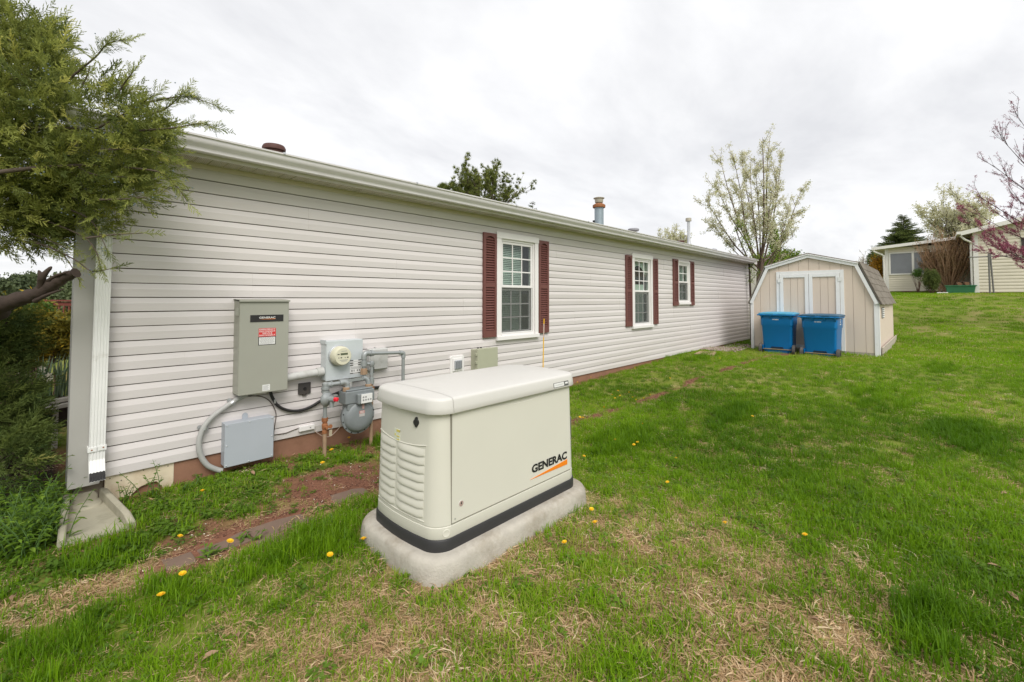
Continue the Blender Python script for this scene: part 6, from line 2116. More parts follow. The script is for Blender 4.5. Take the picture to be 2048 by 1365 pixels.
TUBG = mat('green_tub_plastic', (0.035, 0.16, 0.075), 0.5, var=0.08)
LOG = mat('log_brown', (0.20, 0.11, 0.06), 0.9, var=0.3, ns=6)
a, b = at(1899, 592, 22.3), at(1943, 592, 22.3)
cx_, cy_ = (a[0] + b[0]) / 2, (a[1] + b[1]) / 2
gz = float(ground(cx_, cy_))
t = thing('planter_tub', 'long green plastic tub on the lawn edge beside the bare shrub', 'tub', (cx_, cy_, gz))
def tubring(w, d, z): return [(cx_ + x, cy_ + y, z) for x, y in outline(-d / 2, d / 2, -w / 2, w / 2, 0.06, 0, 4)]
mb = MB(); mb.loft([tubring(0.95, 0.5, gz - 0.02), tubring(1.06, 0.6, gz + 0.36), tubring(1.14, 0.66, gz + 0.37), tubring(1.14, 0.66, gz + 0.41), tubring(1.06, 0.6, gz + 0.41), tubring(1.0, 0.54, gz + 0.30)])
mb.build('tub', TUBG, t, smooth=True, sharp=30)
for i, (oy, oz, lb) in enumerate(((0.02, 0.50, 'split brown log lying on the green tub, left'), (-0.24, 0.52, 'split brown log lying on the green tub, right'))):
    t2 = thing('log', lb, 'log', (cx_, cy_ + oy, gz + oz))
    mb = MB(); mb.tube([(cx_ - 0.30, cy_ + oy, gz + 0.46 + 0.02 * i), (cx_ + 0.30, cy_ + oy + 0.05, gz + 0.50)], 0.085, 7); mb.build('log_body', LOG, t2)
t = thing('white_slab', 'small white flat slab lying left of the green tub', 'slab', (a[0], a[1] + 0.4, gz))
mb = MB(); mb.box(a[0] - 0.15, a[0] + 0.15, a[1] + 0.05, a[1] + 0.45, gz - 0.02, gz + 0.07); mb.build('slab', WHITE, t, bevel=0.01)

# redbud at the right edge
REDB = leafmat('redbud_bloom', (0.24, 0.06, 0.10), (0.42, 0.12, 0.20), 0.6, 0.2, c3=(0.50, 0.20, 0.30))
rr_ = np.random.default_rng(121)
c = at(2190, 600, 13)
t, gz = tree_thing('redbud_tree', 'redbud tree with pink-purple buds along thin branches at the right edge', c)
out, tips = [], []
trk = np.array(at(2180, 470, 13))
out.append(([np.array([c[0], c[1], gz - 0.1]), (np.array([c[0], c[1], gz]) + trk) / 2, trk, np.array(at(2170, 330, 13))], [0.13, 0.11, 0.09, 0.05], 3))
for (px, py, tx, ty) in ((1945, 385, 2160, 500), (1955, 430, 2160, 520), (1930, 440, 2150, 545), (1985, 330, 2150, 440), (2000, 275, 2150, 420), (2030, 225, 2160, 400), (1960, 480, 2160, 560), (1990, 425, 2160, 510), (2010, 500, 2160, 555), (1965, 505, 2150, 520), (2020, 385, 2150, 480), (2035, 300, 2150, 420)):
    e = np.array(at(px, py, 13 + rr_.normal(0, 0.25))); st = np.array(at(tx, ty, 13))
    m1 = (st + e) / 2 + np.array([0, 0, -0.12])
    sp_ = [np.array(tuple(v)) for v in spline([st, m1, e], 7)]
    out.append((sp_, list(np.linspace(0.026, 0.003, len(sp_))), 2))
    tips.append((np.array(sp_[3:]), e - m1))
    for j in range(11):
        k = rr_.integers(4, len(sp_) - 1)
        dd = sp_[k] - sp_[k - 1]; dd /= np.linalg.norm(dd)
        grow(sp_[k], dd + rr_.normal(0, 0.35, 3) + np.array([0, 0, 0.25]), rr_.uniform(0.25, 0.7), 0.006, 1, rr_, out, tips, 0.5, 0.12, 3, 0.08, 0.55)
wood_mesh('trunk', out, mat('redbud_bark', (0.085, 0.055, 0.06), 0.9, var=0.2), t, 0.0035, (3, 4, 5, 8))
P, D = tip_points(tips, 7500, rr_, 0.014)
sel = rr_.random(len(P)) < np.clip(1.35 - (P[:, 2] - 2.6) / 2.2, 0.25, 1)
P = P[sel]
scatter('buds', [leaf_ball(s + 130, 6, 0.026, 0.013, 0.020) for s in range(4)], P, frames(rr_.normal(0, 1, P.shape)), rr_.uniform(0.7, 1.4, len(P)), REDB, t, 'stuff', None, rr_)

# ------------------------------------------------------------------ neighbouring buildings
CREAM = mat('cream_siding', (0.67, 0.615, 0.50), 0.6, var=0.05, ns=4)
CTRIM = mat('cream_white_trim', (0.74, 0.72, 0.68), 0.55, var=0.04)
RSK = mat('red_brown_base', (0.15, 0.055, 0.04), 0.85, var=0.2)
WPANE = mat('reflecting_window_pane', (0.15, 0.16, 0.17), 0.12, var=0.2, ns=3, spec=0.8)


def boards_x(parent, X, y0, y1, z0, z1, e, m, lip=0.02):
    """horizontal boards on a wall facing -X"""
    n_ = int(round((z1 - z0) / e)); e = (z1 - z0) / n_
    mb = MB(); mb.prism([(X, 0.004), (X - lip, 0.004), (X - lip, e * 0.35), (X - 0.004, e), (X, e)], 'y', y0, y1)
    o = mb.build('siding_board', m, parent)
    v2 = np.array([tuple(v.co) for v in o.data.vertices]) + np.array(WO[parent]); o.data.vertices.foreach_set('co', v2.ravel()); o.data.update()
    for k in range(n_):
        loc = Vector((0, 0, z0 + k * e)) - WO[parent]
        if k == 0: o.location = loc
        else: dup(o, parent, loc)


# sunroom
SXR = 33.6
yl, yr = atX(1770, 500, SXR)[1], -6.2
zb, zt = atX(1775, 583, SXR)[2], atX(1775, 505, SXR)[2]
gz = float(ground(SXR, yl))
t = thing('sunroom', 'cream sided sunroom with a white framed window and sloping flat roof up the lawn', 'sunroom', (SXR, yl, gz))
mb = MB(); mb.box(SXR, SXR + 4, yr, yl, gz - 0.5, zt + 0.25); mb.build('walls', CREAM, t)
zs, zh = atX(1800, 548, SXR)[2], atX(1800, 507, SXR)[2]
boards_x(t, SXR - 0.001, yr, yl - 0.14, zb, zs - 0.07, 0.135, CREAM)
boards_x(t, SXR - 0.0015, yr, yl - 2.25, zs - 0.069, zh + 0.069, 0.135, CREAM)
boards_x(t, SXR - 0.001, yr, yl - 0.14, zh + 0.07, zt + 0.24, 0.14, CREAM)
mb = MB(); mb.box(SXR - 0.03, SXR - 0.0015, yl - 0.14, yl + 0.01, zb, zt + 0.25); mb.build('corner_board', CTRIM, t)
mb = MB(); mb.box(SXR - 0.02, SXR - 0.0005, yr, yl - 0.01, gz - 0.5, zb); mb.build('base_skirt', RSK, t)
y = yl - 0.16
for k in range(1):
    wv = 2.0
    mb = MB()
    mb.box(SXR - 0.06, SXR - 0.002, y - 0.07, y, zs - 0.06, zh + 0.06).box(SXR - 0.06, SXR - 0.002, y - wv, y - wv + 0.07, zs - 0.06, zh + 0.06)
    mb.box(SXR - 0.06, SXR - 0.002, y - wv + 0.07, y - 0.07, zs - 0.06, zs + 0.01).box(SXR - 0.06, SXR - 0.002, y - wv + 0.07, y - 0.07, zh - 0.01, zh + 0.06)
    mb.box(SXR - 0.055, SXR - 0.002, y - wv * 0.54, y - wv * 0.49, zs + 0.01, zh - 0.01)
    w = mb.build('window', CTRIM, t)
    mb = MB(); mb.box(SXR - 0.03, SXR - 0.001, y - wv + 0.071, y - 0.071, zs + 0.011, zh - 0.011); mb.build('pane', WPANE, w)
    y -= wv + 0.05
ze = atX(1760, 500, SXR)[2]
mb = MB(); mb.prism([(yl + 0.45, ze - 0.02), (yl + 0.45, ze + 0.14), (yr, ze + 0.55), (yr, ze + 0.40)], 'x', SXR - 0.35, SXR + 4.2); mb.build('roof', CTRIM, t)
mb = MB(); mb.box(SXR - 0.38, SXR + 4.2, yl + 0.451, yl + 0.58, ze - 0.02, ze + 0.13); mb.build('gutter', CTRIM, t)
mb = MB(); mb.tube(spline([(SXR - 0.28, yl + 0.5, ze), (SXR - 0.28, yl + 0.45, ze - 0.12), (SXR - 0.1, yl + 0.08, ze - 0.35), (SXR - 0.08, yl + 0.06, ze - 0.6), (SXR - 0.08, yl + 0.06, gz)], 4), 0.05, 8); mb.build('downspout', CTRIM, t)

# gabled neighbouring house
NX = 31.3
yl = atX(1948, 500, NX)[1]
ze = atX(1935, 462, NX)[2]
zb = atX(1950, 585, NX)[2]
gz = float(ground(NX, yl))
t = thing('neighbour_house', 'cream sided gabled house with white rake trim at the right edge', 'house', (NX, yl, gz))
yr = yl - 8.5
slope = (atX(2048, 437, NX)[2] - atX(1945, 462, NX)[2]) / abs(atX(2048, 437, NX)[1] - atX(1945, 462, NX)[1])
zp = ze + slope * (yl - yr) / 2
mb = MB(); mb.prism([(yl, gz - 0.5), (yl, ze - 0.05), ((yl + yr) / 2, zp - 0.05), (yr, ze - 0.05), (yr, gz - 0.5)], 'x', NX, NX + 16); mb.build('walls', CREAM, t)
ebd = 0.155
z_ = zb
while z_ < zp - 0.25:
    yy = yl if z_ + ebd < ze - 0.1 else yl - (z_ + ebd - ze + 0.12) / slope
    y2 = yr + (yl - yy)
    if yy - y2 > 0.3:
        mb = MB(); mb.prism([(NX - 0.001, z_ + 0.004), (NX - 0.026, z_ + 0.004), (NX - 0.026, z_ + ebd * 0.4), (NX - 0.006, z_ + ebd), (NX - 0.001, z_ + ebd)], 'y', y2 + 0.02, yy - 0.14); mb.build('siding_board', CREAM, t)
    z_ += ebd
first = None
for k in range(int((ze - zb) / ebd)):
    zz_ = zb + k * ebd
    mb = MB(); mb.prism([(yl + 0.001, zz_ + 0.004), (yl + 0.026, zz_ + 0.004), (yl + 0.026, zz_ + ebd * 0.4), (yl + 0.006, zz_ + ebd), (yl + 0.001, zz_ + ebd)], 'x', NX + 0.15, NX + 15.9); mb.build('siding_board', CREAM, t)
mb = MB(); mb.box(NX - 0.035, NX - 0.0015, yl - 0.14, yl + 0.03, zb - 0.02, ze).box(NX - 0.0012, NX + 0.14, yl + 0.002, yl + 0.035, zb - 0.02, ze); mb.build('corner_board', CTRIM, t)
mb = MB(); mb.box(NX - 0.03, NX - 0.0005, yr, yl - 0.02, gz - 0.5, zb - 0.002); mb.build('base_skirt', RSK, t)
ym2 = (yl + yr) / 2
for sgn in (1, -1):
    yo = ym2 + sgn * ((yl - yr) / 2 + 0.45); zo = ze - slope * 0.45
    mb = MB(); mb.prism([(yo, zo), (yo, zo + 0.05), (ym2, zp + 0.05), (ym2, zp)], 'x', NX - 0.35, NX + 16.2); mb.build('roof_slope', mat('pale_metal_roof', (0.50, 0.52, 0.56), 0.5), t)
    mb = MB(); mb.prism([(yo, zo + 0.055), (yo, zo - 0.14), (ym2, zp - 0.14), (ym2, zp + 0.055)], 'x', NX - 0.385, NX - 0.352); mb.build('rake_board', CTRIM, t)
    mb = MB(); mb.prism([(yo - sgn * 0.02, zo - 0.01), (yo - sgn * 0.02, zo - 0.03), (ym2 + sgn * (yl - yr) / 2, ze - 0.05), (ym2 + sgn * (yl - yr) / 2, ze - 0.03)], 'x', NX - 0.35, NX + 16.1); mb.build('soffit', CTRIM, t)
    mb = MB(); mb.box(NX - 0.385, NX + 16.2, min(yo + sgn * 0.001, yo + sgn * 0.14), max(yo + sgn * 0.001, yo + sgn * 0.14), zo - 0.07, zo + 0.06); mb.build('gutter', CTRIM, t)
mb = MB(); mb.tube(spline([(NX - 0.2, yl + 0.45, ze - 0.25), (NX - 0.2, yl + 0.3, ze - 0.45), (NX - 0.06, yl + 0.10, ze - 0.6), (NX + 0.05, yl + 0.10, ze - 0.9), (NX + 0.05, yl + 0.10, gz)], 4), 0.045, 8); mb.build('downspout', CTRIM, t)
wy = atX(2043, 500, NX)[1]
mb = MB(); mb.box(NX - 0.06, NX - 0.0275, wy - 0.9, wy, atX(2043, 516, NX)[2], atX(2043, 476, NX)[2]); w = mb.build('window', DARK, t)
mb = MB(); mb.box(NX + 2.2, NX + 2.9, yl + 0.03, yl + 0.05, zb + 0.3, zb + 1.6); mb.build('window', DARK, t)
# clothes posts
PGR = mat('grey_post', (0.17, 0.165, 0.155), 0.7, 0.2)
for i, (px, lb) in enumerate(((1980, 'left of two thin grey posts standing before the gabled house'), (1988, 'right of two thin grey posts standing before the gabled house'))):
    a = at(px, 588, 20.5); gz2 = float(ground(a[0], a[1]))
    t = thing('thin_post', lb, 'post', (a[0], a[1], gz2), 'thin posts before the gabled house')
    zt2 = at(px, 508, 20.5)[2]
    mb = MB(); mb.tube([(a[0], a[1], gz2 - 0.1), (a[0] - (0.03 if i else 0), a[1] + (0.08 if i else 0), zt2)], 0.032, 8); mb.build('shaft', PGR, t, smooth=True)
a, b = at(1938, 515, 20.6), at(2110, 509, 20.6)
t = thing('grey_rail', 'long thin grey rail running level across the front of the gabled house', 'rail', tuple(a))
mb = MB(); mb.tube([tuple(a), tuple(b)], 0.028, 8); mb.build('rail', PGR, t, smooth=True)
mb = MB()
for e in (b,):
    mb.tube([(e[0], e[1], float(ground(e[0], e[1])) - 0.1), (e[0], e[1], e[2] + 0.02)], 0.03, 8)
mb.build('end_post', PGR, t, smooth=True)
# house beyond the far end of the mobile home
FX, FY = at(1452, 520, 27)[0], at(1452, 520, 27)[1]
gz = float(ground(FX, FY))
t = thing('far_house', 'pale grey-roofed house showing above the far end of the gutter', 'house', (FX, FY, gz))
zr = at(1440, 502, 27)[2]; zw = at(1470, 524, 27)[2]
mb = MB(); mb.box(FX, FX + 7, FY - 1.6, FY + 5, gz - 0.5, zw - 0.05); mb.build('walls', SIDE_BODY, t)
mb = MB(); mb.prism([(FY - 1.9, zw - 0.05), (FY - 1.9, zw + 0.05), (FY + 2.2, zr + 0.03), (FY + 2.2, zr - 0.05)], 'x', FX - 0.3, FX + 7.3)
mb.prism([(FY + 6.3, zw - 0.05), (FY + 6.3, zw + 0.05), (FY + 2.2, zr + 0.03), (FY + 2.2, zr - 0.05)], 'x', FX - 0.3, FX + 7.3)
mb.build('roof', mat('pale_grey_roofing', (0.40, 0.37, 0.34), 0.9, var=0.1), t)
mb = MB(); mb.box(FX + 1, FX + 2, FY - 1.62, FY - 1.601, gz + 1.0, gz + 2.0); mb.build('window', DARK, t)

# distant wood beyond the deck
rw_ = np.random.default_rng(131)
P, T = [], []
FARW = leafmat('distant_tree_foliage', (0.045, 0.065, 0.03), (0.12, 0.15, 0.06), 0.7, 0.15, c3=(0.20, 0.21, 0.10))
for i in range(46):
    px = -260 + 430 * (i + rw_.random()) / 46
    dp = rw_.uniform(48, 75)
    top = rw_.uniform(548, 580) if px > -20 else rw_.uniform(535, 575)
    c = at(px, top, dp)
    H = rw_.uniform(4.5, 6.5); wd = rw_.uniform(1.0, 2.2)
    conic = rw_.random() < 0.5
    n_ = 130
    f = rw_.random(n_) ** 0.7
    rr = wd * ((1 - f) if conic else np.sqrt(np.clip(1 - (2 * f - 1) ** 2, 0, 1))) * np.sqrt(rw_.random(n_))
    a = rw_.uniform(0, 2 * np.pi, n_)
    P.append(np.stack([c[0] + rr * np.cos(a), c[1] + rr * np.sin(a), c[2] - H + H * f], 1))
    T.append(np.clip(rw_.normal(rw_.uniform(0.2, 0.8), 0.15, n_), 0, 1))
P, T = np.concatenate(P), np.concatenate(T)
scatter('distant_wood', [leaf_ball(s + 140, 10, 0.5, 0.25, 0.45) for s in range(4)], P, frames(rw_.normal(0, 1, P.shape)), rw_.uniform(0.7, 1.3, len(P)), FARW, None, 'stuff', T, rw_)
# ------------------------------------------------------------------ ground
TRX = np.array([-3, 0.45, 1.1, 1.84, 4.17, 6.2, 7.6, 10.2, 11.5]); TRY = np.array([-1.15, -1.21, -1.11, -1.04, -1.19, -1.30, -1.29, -1.48, -1.6])


def trench(x, y):
    return y - np.interp(x, TRX, TRY)


def soilmask(x, y):
    x = np.asarray(x, float); y = np.asarray(y, float)
    n1 = vnoise(x, y, 2.6, 11); n2 = vnoise(x, y, 7.0, 13); n3 = vnoise(x, y, 15.0, 17)
    nn = n1 * 0.5 + n2 * 0.3 + n3 * 0.2
    m = np.zeros_like(x)
    e = ((x - 1.66) / 0.46) ** 2 + ((y + 0.82) / 0.37) ** 2           # bare red soil by the generator
    m = np.maximum(m, smooth01((1.35 - e) * 1.2) * smooth01((nn - 0.12) * 5))
    z_ = (x > -0.5) * smooth01((2.5 - x) * 2.5) * smooth01((y + 1.12) * 6)   # thin zone along the wall
    m = np.maximum(m, z_ * smooth01((nn - 0.50) * 5) * 0.9)
    d = np.abs(trench(x, y))
    wd = np.where(x < 2.2, 0.10, 0.055) + 0.06 * (n1 - 0.5)
    m = np.maximum(m, smooth01((wd * 1.5 - d) / 0.07) * smooth01((nn - np.where(x < 2.2, 0.34, 0.38)) * 5) * smooth01((x - 0.25) * 3) * (x < 11.2))
    m = np.maximum(m, smooth01((0.10 - np.abs(y + 0.03)) / 0.08) * (x < 9) * 0.8)
    e = ((x - 11.2) / 0.45) ** 2 + ((y + 1.75) / 0.22) ** 2
    m = np.maximum(m, smooth01((1 - e) * 1.5) * smooth01((nn - 0.3) * 5))
    e = ((x - 4.4) / 0.6) ** 2 + ((y + 0.55) / 0.12) ** 2
    m = np.maximum(m, smooth01((1 - e) * 1.5) * smooth01((nn - 0.35) * 5))
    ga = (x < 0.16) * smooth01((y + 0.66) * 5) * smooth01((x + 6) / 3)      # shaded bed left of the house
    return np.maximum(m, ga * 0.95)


def drymask(x, y):
    x = np.asarray(x, float); y = np.asarray(y, float)
    n0 = vnoise(x, y, 0.55, 21); n1 = vnoise(x, y, 1.7, 23); n2 = vnoise(x, y, 5.5, 25); n3 = vnoise(x, y, 12.0, 27)
    nn = n0 * 0.25 + n1 * 0.33 + n2 * 0.27 + n3 * 0.15
    near = smooth01((2.2 - np.hypot(x - 1.45, (y + 3.25) * 1.15)) / 1.5)
    base = 0.06 + smooth01((nn - 0.56) * 4.0) * 0.34
    m = base + near * smooth01((nn - 0.18) * 3.6) * 1.05
    e = ((x - 1.9) / 0.75) ** 2 + ((y + 3.1) / 0.42) ** 2
    m = np.maximum(m, smooth01((1.3 - e)) * smooth01((nn - 0.20) * 4))
    d = np.abs(trench(x, y))
    m = np.maximum(m, smooth01((0.22 - d) / 0.12) * (x < 2.0) * (x > -1) * smooth01((nn - 0.22) * 5))
    far = smooth01((x - 14) / 6)
    m = np.maximum(m, far * smooth01((nn - 0.42) * 4) * 0.45)
    lush = lushmask(x, y)
    return np.clip(m * (1 - lush), 0, 1)


LUSH = [(2.64, -4.10, 0.25, 0.11), (7.5, -3.6, 0.7, 0.35), (6.2, -4.3, 0.6, 0.3), (0.05, -1.55, 0.5, 0.25), (0.3, -0.85, 0.3, 0.2), (1.1, -1.6, 0.35, 0.2), (9.8, -0.6, 0.9, 0.25), (3.9, -1.9, 0.6, 0.25), (11.0, -4.2, 1.0, 0.25), (2.4, -0.25, 0.45, 0.15), (5.5, -2.4, 0.6, 0.2)]


def lushmask(x, y):
    m = np.zeros_like(np.asarray(x, float))
    n_ = vnoise(x, y, 3.0, 31)
    for (a, b, rx, ry) in LUSH:
        e = ((x - a) / rx) ** 2 + ((y - b) / ry) ** 2
        m = np.maximum(m, smooth01(1.3 - e + (n_ - 0.5) * 0.8))
    return np.clip(m, 0, 1)


def axis_pts(lo, hi, a, b, fine):
    mid = np.arange(a, b, fine)
    l, st = [a], fine
    while l[-1] > lo:
        st *= 1.14; l.append(l[-1] - st)
    h, st = [mid[-1]], fine
    while h[-1] < hi:
        st *= 1.14; h.append(h[-1] + st)
    return np.concatenate([np.array(l[:0:-1]), mid, np.array(h[1:])])


gx, gy = axis_pts(-500, 600, -1.5, 13.5, 0.055), axis_pts(-500, 500, -5.6, 0.8, 0.055)
XX, YY = np.meshgrid(gx, gy)
ZZ = ground(XX, YY)
V = np.stack([XX.ravel(), YY.ravel(), ZZ.ravel()], 1)
nx_, ny_ = len(gx), len(gy)
ii = np.arange(nx_ * ny_).reshape(ny_, nx_)
F = np.stack([ii[:-1, :-1].ravel(), ii[:-1, 1:].ravel(), ii[1:, 1:].ravel(), ii[1:, :-1].ravel()], 1)
GM = bpy.data.materials.new('lawn_ground')
GM.use_nodes = True
t = GM.node_tree
b = t.nodes['Principled BSDF']
b.inputs['Roughness'].default_value = 0.95
b.inputs['Specular IOR Level'].default_value = 0.1
tcn = t.nodes.new('ShaderNodeTexCoord')
def noise(sc, det=5, vec=None):
    n_ = t.nodes.new('ShaderNodeTexNoise'); n_.inputs['Scale'].default_value = sc; n_.inputs['Detail'].default_value = det
    t.links.new(vec or tcn.outputs['Object'], n_.inputs['Vector']); return n_.outputs[0]
def mixc(f, a, b_):
    m_ = t.nodes.new('ShaderNodeMix'); m_.data_type = 'RGBA'
    if isinstance(f, float): m_.inputs[0].default_value = f
    else: t.links.new(f, m_.inputs[0])
    for i, c in ((6, a), (7, b_)):
        if isinstance(c, tuple): m_.inputs[i].default_value = c + (1,)
        else: t.links.new(c, m_.inputs[i])
    return m_.outputs[2]
def attr(nm):
    a = t.nodes.new('ShaderNodeAttribute'); a.attribute_name = nm; return a.outputs['Fac']
grass_c = mixc(noise(9), (0.06, 0.095, 0.012), (0.14, 0.20, 0.022))
grass_c = mixc(noise(0.8, 4), grass_c, (0.17, 0.215, 0.025))
dry_c = mixc(noise(22), (0.22, 0.15, 0.075), (0.44, 0.32, 0.18))
soil_c = mixc(noise(14, 7), (0.120, 0.056, 0.036), (0.255, 0.122, 0.078))
c1 = mixc(attr('dry'), grass_c, dry_c)
c2 = mixc(attr('soil'), c1, soil_c)
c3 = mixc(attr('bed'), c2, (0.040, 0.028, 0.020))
t.links.new(c3, b.inputs['Base Color'])
bp = t.nodes.new('ShaderNodeBump'); bp.inputs['Strength'].default_value = 0.7; bp.inputs['Distance'].default_value = 0.02
t.links.new(noise(45, 6), bp.inputs['Height']); t.links.new(bp.outputs[0], b.inputs['Normal'])
sm_ = soilmask(V[:, 0], V[:, 1])
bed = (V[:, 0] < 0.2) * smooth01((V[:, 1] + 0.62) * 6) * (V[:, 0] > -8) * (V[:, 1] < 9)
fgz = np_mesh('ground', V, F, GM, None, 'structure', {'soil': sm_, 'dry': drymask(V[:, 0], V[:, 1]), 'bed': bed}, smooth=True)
fgz['label'] = 'sloping lawn ground with patches of bare red-brown soil'

# ------------------------------------------------------------------ grass
src = bpy.data.collections.new('grass_sources')        # not linked to the scene: shapes to be instanced
GRASS = leafmat('grass_blades', (0.09, 0.20, 0.006), (0.25, 0.43, 0.012), 0.5, 0.5, c3=(0.36, 0.42, 0.06), inst=True)
STRAW = leafmat('dry_straw', (0.36, 0.23, 0.115), (0.66, 0.48, 0.28), 0.75, 0.35, c3=(0.80, 0.66, 0.46), inst=True)
CLOV = leafmat('ground_weed_leaves', (0.075, 0.15, 0.014), (0.17, 0.29, 0.03), 0.5, 0.45, inst=True)
gr_ = np.random.default_rng(77)


def src_mesh(nm, V, F, m):
    me = bpy.data.meshes.new(nm)
    me.from_pydata([tuple(p) for p in V], [], [tuple(int(i) for i in f) for f in F])
    if isinstance(m, tuple):
        me.materials.append(m[0]); me.materials.append(m[1])
        me.polygons.foreach_set('material_index', [0 if i < m[2] else 1 for i in range(len(me.polygons))])
    else:
        me.materials.append(m)
    o = bpy.data.objects.new(nm, me)
    src.objects.link(o)


def straw(n, rg, rad, l0, l1, w):
    V, F = [], []
    for i in range(n):
        a = rg.uniform(0, 2 * np.pi); b0 = np.array([*(rg.normal(0, rad * 0.5, 2)), rg.uniform(0.0, 0.022)])
        L = rg.uniform(l0, l1); cv = rg.normal(0, 0.6); el = rg.uniform(-0.10, 0.45)
        p = b0; k = len(V); ww = w * rg.uniform(0.6, 1.4)
        for s in range(4):
            d = np.array([math.cos(a + cv * s / 3), math.sin(a + cv * s / 3), el * (1 - s / 1.9)])
            sd = np.array([-d[1], d[0], rg.normal(0, 0.5)]); sd /= np.linalg.norm(sd)
            f = (0.8, 1.0, 0.8, 0.25)[s]
            q = p.copy(); q[2] = max(q[2], 0.002)
            V += [q - sd * ww / 2 * f, q + sd * ww / 2 * f]
            p = p + d * L / 3
        F += [(k, k + 1, k + 3, k + 2), (k + 2, k + 3, k + 5, k + 4), (k + 4, k + 5, k + 7, k + 6)]
    return V, F


def lo_weed(n, rg):
    V, F = [], []
    for i in range(n):
        a = rg.uniform(0, 2 * np.pi); rr = rg.uniform(0.01, 0.05); h = rg.uniform(0.008, 0.035)
        c = np.array([math.cos(a) * rr, math.sin(a) * rr, h]); L = rg.uniform(0.010, 0.022)
        d = np.array([math.cos(a), math.sin(a), rg.normal(0, 0.3)]); s = np.array([-math.sin(a), math.cos(a), rg.normal(0, .3)])
        k = len(V)
        V += [c - d * L * 0.5, c + s * L * 0.45, c + d * L * 0.7, c - s * L * 0.45]
        F += [(k, k + 1, k + 2, k + 3)]
    return V, F


def mixed(g, s):
    V = [tuple(p) for p in g[0]]; F = [tuple(f) for f in g[1]]
    b = len(V); ng_ = len(F)
    V += [tuple(p) for p in s[0]]; F += [tuple(b + i for i in f) for f in s[1]]
    return V, F, (GRASS, STRAW, ng_)


specs = []
for i in range(4): specs.append(mixed(blades(30, gr_, 0.055, 0.026, 0.066, 0.0034, 0.6), straw(5, gr_, 0.06, 0.03, 0.07, 0.0026)))          # 0-3 lawn
for i in range(2): specs.append(blades(40, gr_, 0.06, 0.05, 0.11, 0.0036, 0.5) + (GRASS,))            # 4-5 lush
for i in range(3): specs.append(mixed(blades(5, gr_, 0.06, 0.02, 0.055, 0.0034, 0.6), straw(42, gr_, 0.075, 0.018, 0.062, 0.0028)))                   # 6-8 straw
for i in range(2): specs.append(lo_weed(26, gr_) + (CLOV,))                                             # 9-10 low weeds
for i in range(2): specs.append(mixed(blades(60, gr_, 0.16, 0.03, 0.07, 0.0075, 0.6), straw(10, gr_, 0.15, 0.04, 0.10, 0.006)))          # 11-12 far lawn
for i, (V_, F_, m_) in enumerate(specs):
    src_mesh('tuft_%02d' % i, V_, F_, m_)


def inside_things(x, y):
    hit = (y > -0.005) & (x > 0.2) & (x < 15)
    hit |= (x > 1.30) & (x < 2.70) & (y > -2.43) & (y < -1.585)
    hit |= (x > 12.18) & (x < 16.8) & (y > -3.32) & (y < -0.79)
    hit |= (x > 0.13) & (x < 0.46) & (y > -0.60) & (y < 0.1)
    hit |= (x > 30.9) & (y < -5.0) & (y > -14.5)
    hit |= (x > 33.4) & (y < -1.9)
    for (a, b, c, d) in STONES:
        hit |= (x > a - 0.005) & (x < b + 0.005) & (y > c - 0.005) & (y < d + 0.005)
    return hit


STONES = [(0.925, 1.255, -1.245, -1.075), (0.665, 0.905, -1.235, -1.085), (0.505, 0.645, -1.24, -1.115), (1.45, 1.70, -1.13, -1.0), (0.90, 1.10, -1.345, -1.265)]
pts, rot, scl, idx, tnt = [], [], [], [], []
th0, th1 = YAW - R(60), YAW + R(78)
for (r0, r1, dens, big) in ((0.55, 2.2, 780, 0), (2.2, 4.2, 620, 0), (4.2, 7, 340, 0), (7, 12, 170, 0), (12, 20, 26, 1), (20, 40, 12, 1)):
    area = (th1 - th0) / 2 * (r1 * r1 - r0 * r0)
    n = int(area * dens)
    r = np.sqrt(gr_.uniform(r0 * r0, r1 * r1, n)); a = gr_.uniform(th0, th1, n)
    x, y = r * np.cos(a), -CAM_D + r * np.sin(a)
    keep = ~inside_things(x, y)
    x, y = x[keep], y[keep]; n = len(x)
    so_, dr_, lu = soilmask(x, y), drymask(x, y), lushmask(x, y)
    u = gr_.random(n)
    kp = (u > so_ * 0.93) | (gr_.random(n) < 0.10 * (x < 3))
    thin = (u <= so_ * 0.93)[kp]
    x, y, so_, dr_, lu = x[kp], y[kp], so_[kp], dr_[kp], lu[kp]; n = len(x)
    u = gr_.random(n); v = gr_.random(n)
    k = gr_.integers(0, 4, n)
    if big: k = gr_.integers(11, 13, n)
    s = gr_.uniform(0.7, 1.2, n) * (0.80 + 0.45 * vnoise(x, y, 0.9, 41))
    if big: s *= 1.15
    isdry = u < np.clip(dr_ * 0.80 + 0.03, 0, 0.86)
    isdry = isdry | (thin & (u < 0.7))
    k = np.where(isdry, gr_.integers(6, 9, n), k)
    il = (~isdry) & (v < lu * np.where(x < 1.6, 0.28, 0.6))
    k = np.where(il & (not big), gr_.integers(4, 6, n), k)
    wd_ = (~isdry) & (~il) & (v > 0.93 - 0.5 * (x < 2.4) * (y > -1.15) - 0.05 * (r1 < 6))
    k = np.where(wd_ & (not big), gr_.integers(9, 11, n), k)
    s = np.where(so_ > 0.4, s * 0.65, s)
    tn = np.clip(0.44 + 0.9 * (vnoise(x, y, 0.6, 43) - 0.5) + gr_.normal(0, 0.17, n) - 0.22 * lu, 0, 1)
    tn = np.where(isdry, gr_.random(n), tn)
    if r0 >= 7: tn = np.clip(tn + 0.10, 0, 1)
    pts.append(np.stack([x, y, ground(x, y) - 0.004], 1)); rot.append(gr_.uniform(0, 6.283, n)); scl.append(s); idx.append(k); tnt.append(tn)
pts, rot, scl, idx, tnt = map(np.concatenate, (pts, rot, scl, idx, tnt))
me = bpy.data.meshes.new('grass')
